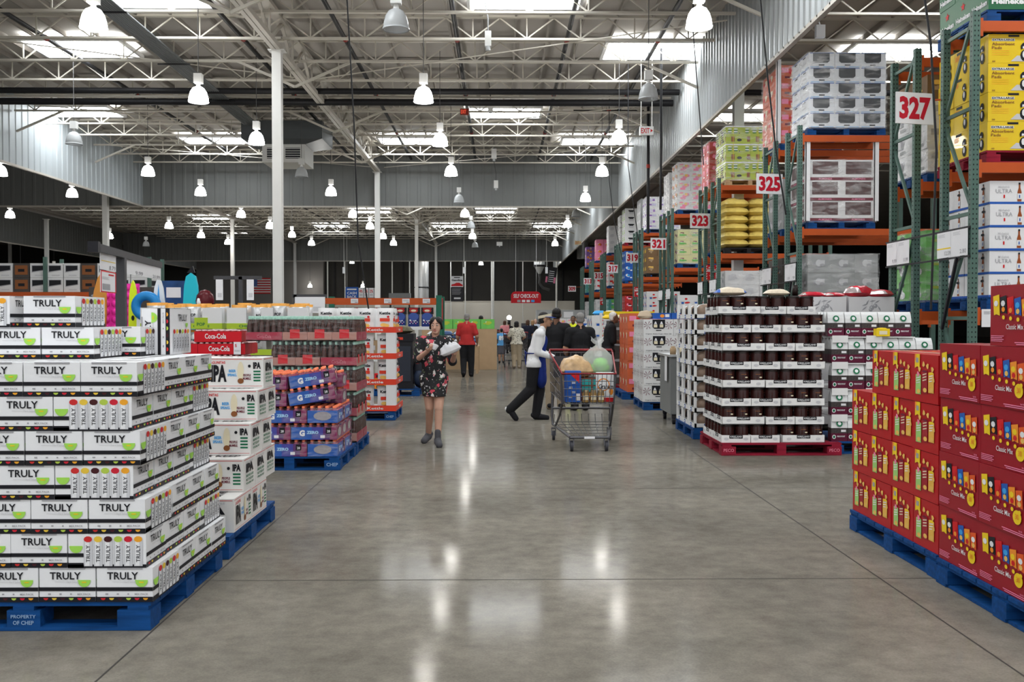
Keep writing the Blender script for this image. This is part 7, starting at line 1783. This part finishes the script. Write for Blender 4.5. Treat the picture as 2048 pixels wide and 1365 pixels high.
# ================================================================ shopping carts
CHR = mat('cart_dark_steel', (.13, .13, .14), .35, .7, var=.05); CPL = mat('cart_plastic_grey', (.05, .05, .06), .5, var=.05); CRD = mat('cart_red_trim', (.25, .02, .025), .4, var=.05)
def make_cart():
    t = put(None, 'shopping_cart'); f0, f1, r0, r1 = .285, .31, .385, .395   # half widths front bottom/top, rear bottom/top
    yf, yr = 0.0, 1.02; zb, zf, zr = .54, .89, 1.10; m = MB(); r = .0045
    def fr(u, v): w = f0 + (f1 - f0) * v; return V((u * w, yf - .03 * v, zb + (zf - zb) * v))
    def re(u, v): w = r0 + (r1 - r0) * v; return V((u * w, yr, zb + .06 + (zr - zb - .06) * v))
    for i in range(13): u = -1 + i / 6; m.tube([fr(u, 0), fr(u, 1)], r, CHR, n=4); m.tube([re(u, 0), re(u, 1)], r, CHR, n=4); m.tube([fr(u, 0), re(u, 0)], r, CHR, n=4)
    for i in range(5):
        v = i / 4
        for g in (fr, re): m.tube([g(-1, v), g(1, v)], r * 1.2, CHR, n=4)
        for s in (-1, 1): m.tube([fr(s, v), re(s, v)], r * 1.2, CHR, n=4)
    for i in range(1, 12):
        q = i / 12
        for s in (-1, 1): m.tube([fr(s, 0).lerp(re(s, 0), q), fr(s, 1).lerp(re(s, 1), q)], r, CHR, n=4)
        m.tube([fr(-1, 0).lerp(re(-1, 0), q), fr(1, 0).lerp(re(1, 0), q)], r, CHR, n=4)
    m.build('basket', t)
    m = MB(); m.tube([re(-1, 1), fr(-1, 1), fr(1, 1), re(1, 1)], .011, CRD, n=8); m.build('rim_trim', t)
    for s in (-1, 1):
        m = MB(); m.add([fr(s, 0) + V((s * .004, 0, 0)), fr(s, 0).lerp(re(s, 0), .12) + V((s * .004, 0, 0)), fr(s, 1).lerp(re(s, 1), .12) + V((s * .004, 0, 0)), fr(s, 1) + V((s * .004, 0, 0))] + [fr(s, 0) + V((s * .012, 0, 0)), fr(s, 0).lerp(re(s, 0), .12) + V((s * .012, 0, 0)), fr(s, 1).lerp(re(s, 1), .12) + V((s * .012, 0, 0)), fr(s, 1) + V((s * .012, 0, 0))], [(0, 1, 2, 3), (7, 6, 5, 4), (0, 4, 5, 1), (1, 5, 6, 2), (2, 6, 7, 3), (3, 7, 4, 0)], CPL); m.build('corner_guard', t)
    m = MB(); m.tube([(-.395, yr + .02, 1.10), (-.395, yr + .10, 1.13), (.395, yr + .10, 1.13), (.395, yr + .02, 1.10)], .016, CRD, n=8); m.build('handle', t)
    m = MB(); m.box(-.37, .37, yr - .12, yr - .02, .98, 1.0, CRD); m.box(-.36, .36, yr - .22, yr - .20, .80, 1.06, CPL); m.build('child_seat', t)
    m = MB()
    for s in (-1, 1):
        m.tube([(s * .36, yr, .60), (s * .37, yr - .02, .30), (s * .36, yr - .05, .20), (s * .22, yf - .20 + .1, .165)], .017, CHR, n=8)
        m.tube([(s * .30, yf + .12, .54), (s * .31, yf + .35, .38), (s * .34, yr - .25, .20)], .014, CHR, n=8)
    m.tube([(-.37, yr - .02, .40), (.37, yr - .02, .40)], .014, CHR, n=8); m.tube([(-.22, yf - .10, .165), (.22, yf - .10, .165)], .017, CHR, n=8)
    m.build('frame', t)
    m = MB()
    for i in range(9): u = -1 + i / 4; m.tube([(u * .21, yf - .08, .175), (u * .34, yr - .1, .235), (u * .34, yr - .06, .33)], .0045, CHR, n=4)
    for i in range(6): v = i / 5; w = .21 + .13 * v; m.tube([(-w, yf - .08 + (yr - .02) * v, .175 + .06 * v), (w, yf - .08 + (yr - .02) * v, .175 + .06 * v)], .0045, CHR, n=4)
    m.build('lower_rack', t)
    m = MB(); m.box(-.06, .06, yf - .122, yf - .117, .152, .178, PAPER); m.build('front_label', t)
    for x, y in ((-.20, yf - .05), (.20, yf - .05), (-.35, yr - .05), (.35, yr - .05)):
        wt = put(None, 'caster', t, (x, y, 0)); 
        m = MB(); m.cyl((-.016, 0, .062), (.016, 0, .062), .06, CPL, n=16); m.build('wheel', wt)
        m = MB(); m.bar((-.024, 0, .06), (-.024, .015, .15), .012, CHR, .03); m.bar((.024, 0, .06), (.024, .015, .15), .012, CHR, .03); m.box(-.03, .03, -.01, .03, .14, .16, CHR); m.build('fork', wt)
    return t
CART = make_cart(); cpz = G(1178, 903)
CXc, CYc = cpz.x, cpz.y + .05
CART.location = (CXc, CYc, 0); tag(CART, 'loaded dark wire shopping cart in the open aisle facing forward', 'shopping cart', None)
def cart_item(mb, name, x, y, z, label, cat, rot=None):
    o = mb.build(name, None, (CXc + x, CYc + y, z)); tag(o, label, cat)
    if rot: o.rotation_euler = rot
    return o
m = MB(); m.box(-.09, .09, -.12, .12, 0, .36, BLUE); P = Plane((-.09, -.12, 0), (1, 0, 0), (0, 0, 1)); m.rect(P, .12, .02, .17, .10, PAPER); m.poly(P, [(.04, .34), (.16, .34), (.16, .22)], RED)
for i in range(4): m.text(P, 'MIX' if False else '=', .06 + .035 * (i % 2), .06 + .055 * i, .02, PAPER, .04)
cart_item(m, 'blue_carton', -.175, .17, .556, 'tall blue carton standing in the shopping cart corner', 'carton')
m = MB(); TQ = mat('print_turquoise', (.03, .38, .36), .5, var=0); m.box(-.13, .13, -.10, .10, 0, .27, mat('carton_brown2', (.22, .08, .05), .5)); P = Plane((-.13, -.10, 0), (1, 0, 0), (0, 0, 1))
for i in range(2):
    for j in range(3): m.rect(P, .015 + .125 * i, .03 + .08 * j, .12 + .125 * i, .095 + .08 * j, (ORANGE, TQ, TQ)[j])
cart_item(m, 'drink_pack', .055, .30, .556, 'brown and turquoise drink pack in the middle of the cart', 'drink pack')
m = MB(); m.box(-.10, .10, -.05, .05, 0, .34, WHITE); P = Plane((-.10, -.05, 0), (1, 0, 0), (0, 0, 1)); m.disc(P, .08, .2, .075, ORANGE); m.disc(P, .08, .2, .062, WHITE, l=.003); m.text(P, 'Graham', .11, .18, .05, BLACK, .17, l=.004); m.disc(P, .17, .12, .025, ORANGE, .04); m.rect(P, .0, .0, .2, .05, RED)
cart_item(m, 'snack_carton_white', .20, .15, .556, 'white and orange carton with script lettering in the cart', 'carton')
JG = mat('jar_glass_gold', (.35, .22, .08), .15, var=.2, coat=.4)
jm = MB(); jm.lathe([(0, 0), (.038, 0), (.04, .01), (.04, .10), (.034, .115)], JG, n=14); jm.lathe([(.036, .113), (.036, .14), (0, .142)], mat('jar_lid', (.30, .22, .12), .3, .5), n=14); jm.rect(Plane((-.03, -.041, .03), (1, 0, 0), (0, 0, 1)), 0, 0, .06, .05, CREAM, .002); jme = jm.mesh('preserve_jar')
for i in range(6): box_inst(jme, 'preserve_jar', CXc - .03 + .088 * (i % 3), CYc + .05 + .0 * (i // 3) - .0, .556 + (.0 if i < 3 else .145), 'gold preserve jar at the front of the cart, %s, %s from the blue carton' % (('lower row', 'upper row')[i // 3], ORD[i % 3]), 'jar') if i < 3 else None
box_inst(sack_mesh(.40, .42, .24, mat('tan_bag', (.50, .33, .17), .3, var=.6, scale=14, bump=.4, bscale=10), None, 'snack_sack', 81, 14), 'snack_sack', CXc - .12, CYc + .42, .82, 'plump tan and brown bag on top of the cart load', 'bag')
m = MB(); PBG = mat('white_plastic_bag', (.86, .88, .87), .35, var=0, alpha=.32); rn = random.Random(5); vs = []; n = 18
prof = [(.05, 0), (.14, .01), (.175, .08), (.18, .16), (.15, .25), (.09, .32), (.03, .36), (.022, .375), (.06, .42), (.085, .45)]
for r_, z in prof:
    for i in range(n): a = 2 * math.pi * i / n; q = 1 + .16 * math.sin(a * 4 + z * 11) * (1 if z > .2 else .4) + rn.uniform(-.03, .03); vs.append((r_ * q * math.cos(a), r_ * q * .8 * math.sin(a), z + (.03 * math.sin(a * 3) if z > .4 else 0)))
m.add(vs, [(k * n + i, k * n + (i + 1) % n, (k + 1) * n + (i + 1) % n, (k + 1) * n + i) for k in range(len(prof) - 1) for i in range(n)], PBG, True)
bagz = thing('produce_bag', 'white tied plastic bag with green contents in the cart', 'bag', (CXc + .14, CYc + .40, .84)); m.build('plastic_film', bagz)
m = MB(); LG = mat('lettuce_green', (.16, .60, .05), .5, var=.5, scale=18, bump=.4)
for i in range(5): m.ball((rn.uniform(-.07, .07), rn.uniform(-.05, .05), .08 + .02 * i), (.09, .08, .06), LG, n=10)
m.build('green_contents', bagz)
m = MB(); m.box(-.15, .15, -.16, .16, 0, .24, KRAFT); cart_item(m, 'kraft_carton', -.12, .50, .60, 'plain kraft carton under the tan bag in the cart', 'carton')
m = MB(); m.box(-.13, .13, -.16, .16, 0, .24, WHITE); cart_item(m, 'plain_carton', .16, .58, .60, 'plain white carton under the plastic bag in the cart', 'carton')
for (x, y, a, lb) in ((-.25, 34.7, 180, 'dark wire shopping cart pushed by the boy in the jersey'), (.50, 30.6, 180, 'dark wire shopping cart pushed by the leaf print woman')):
    copy_tree(CART, (x, y + 1.0, 0), R(a), label=lb)
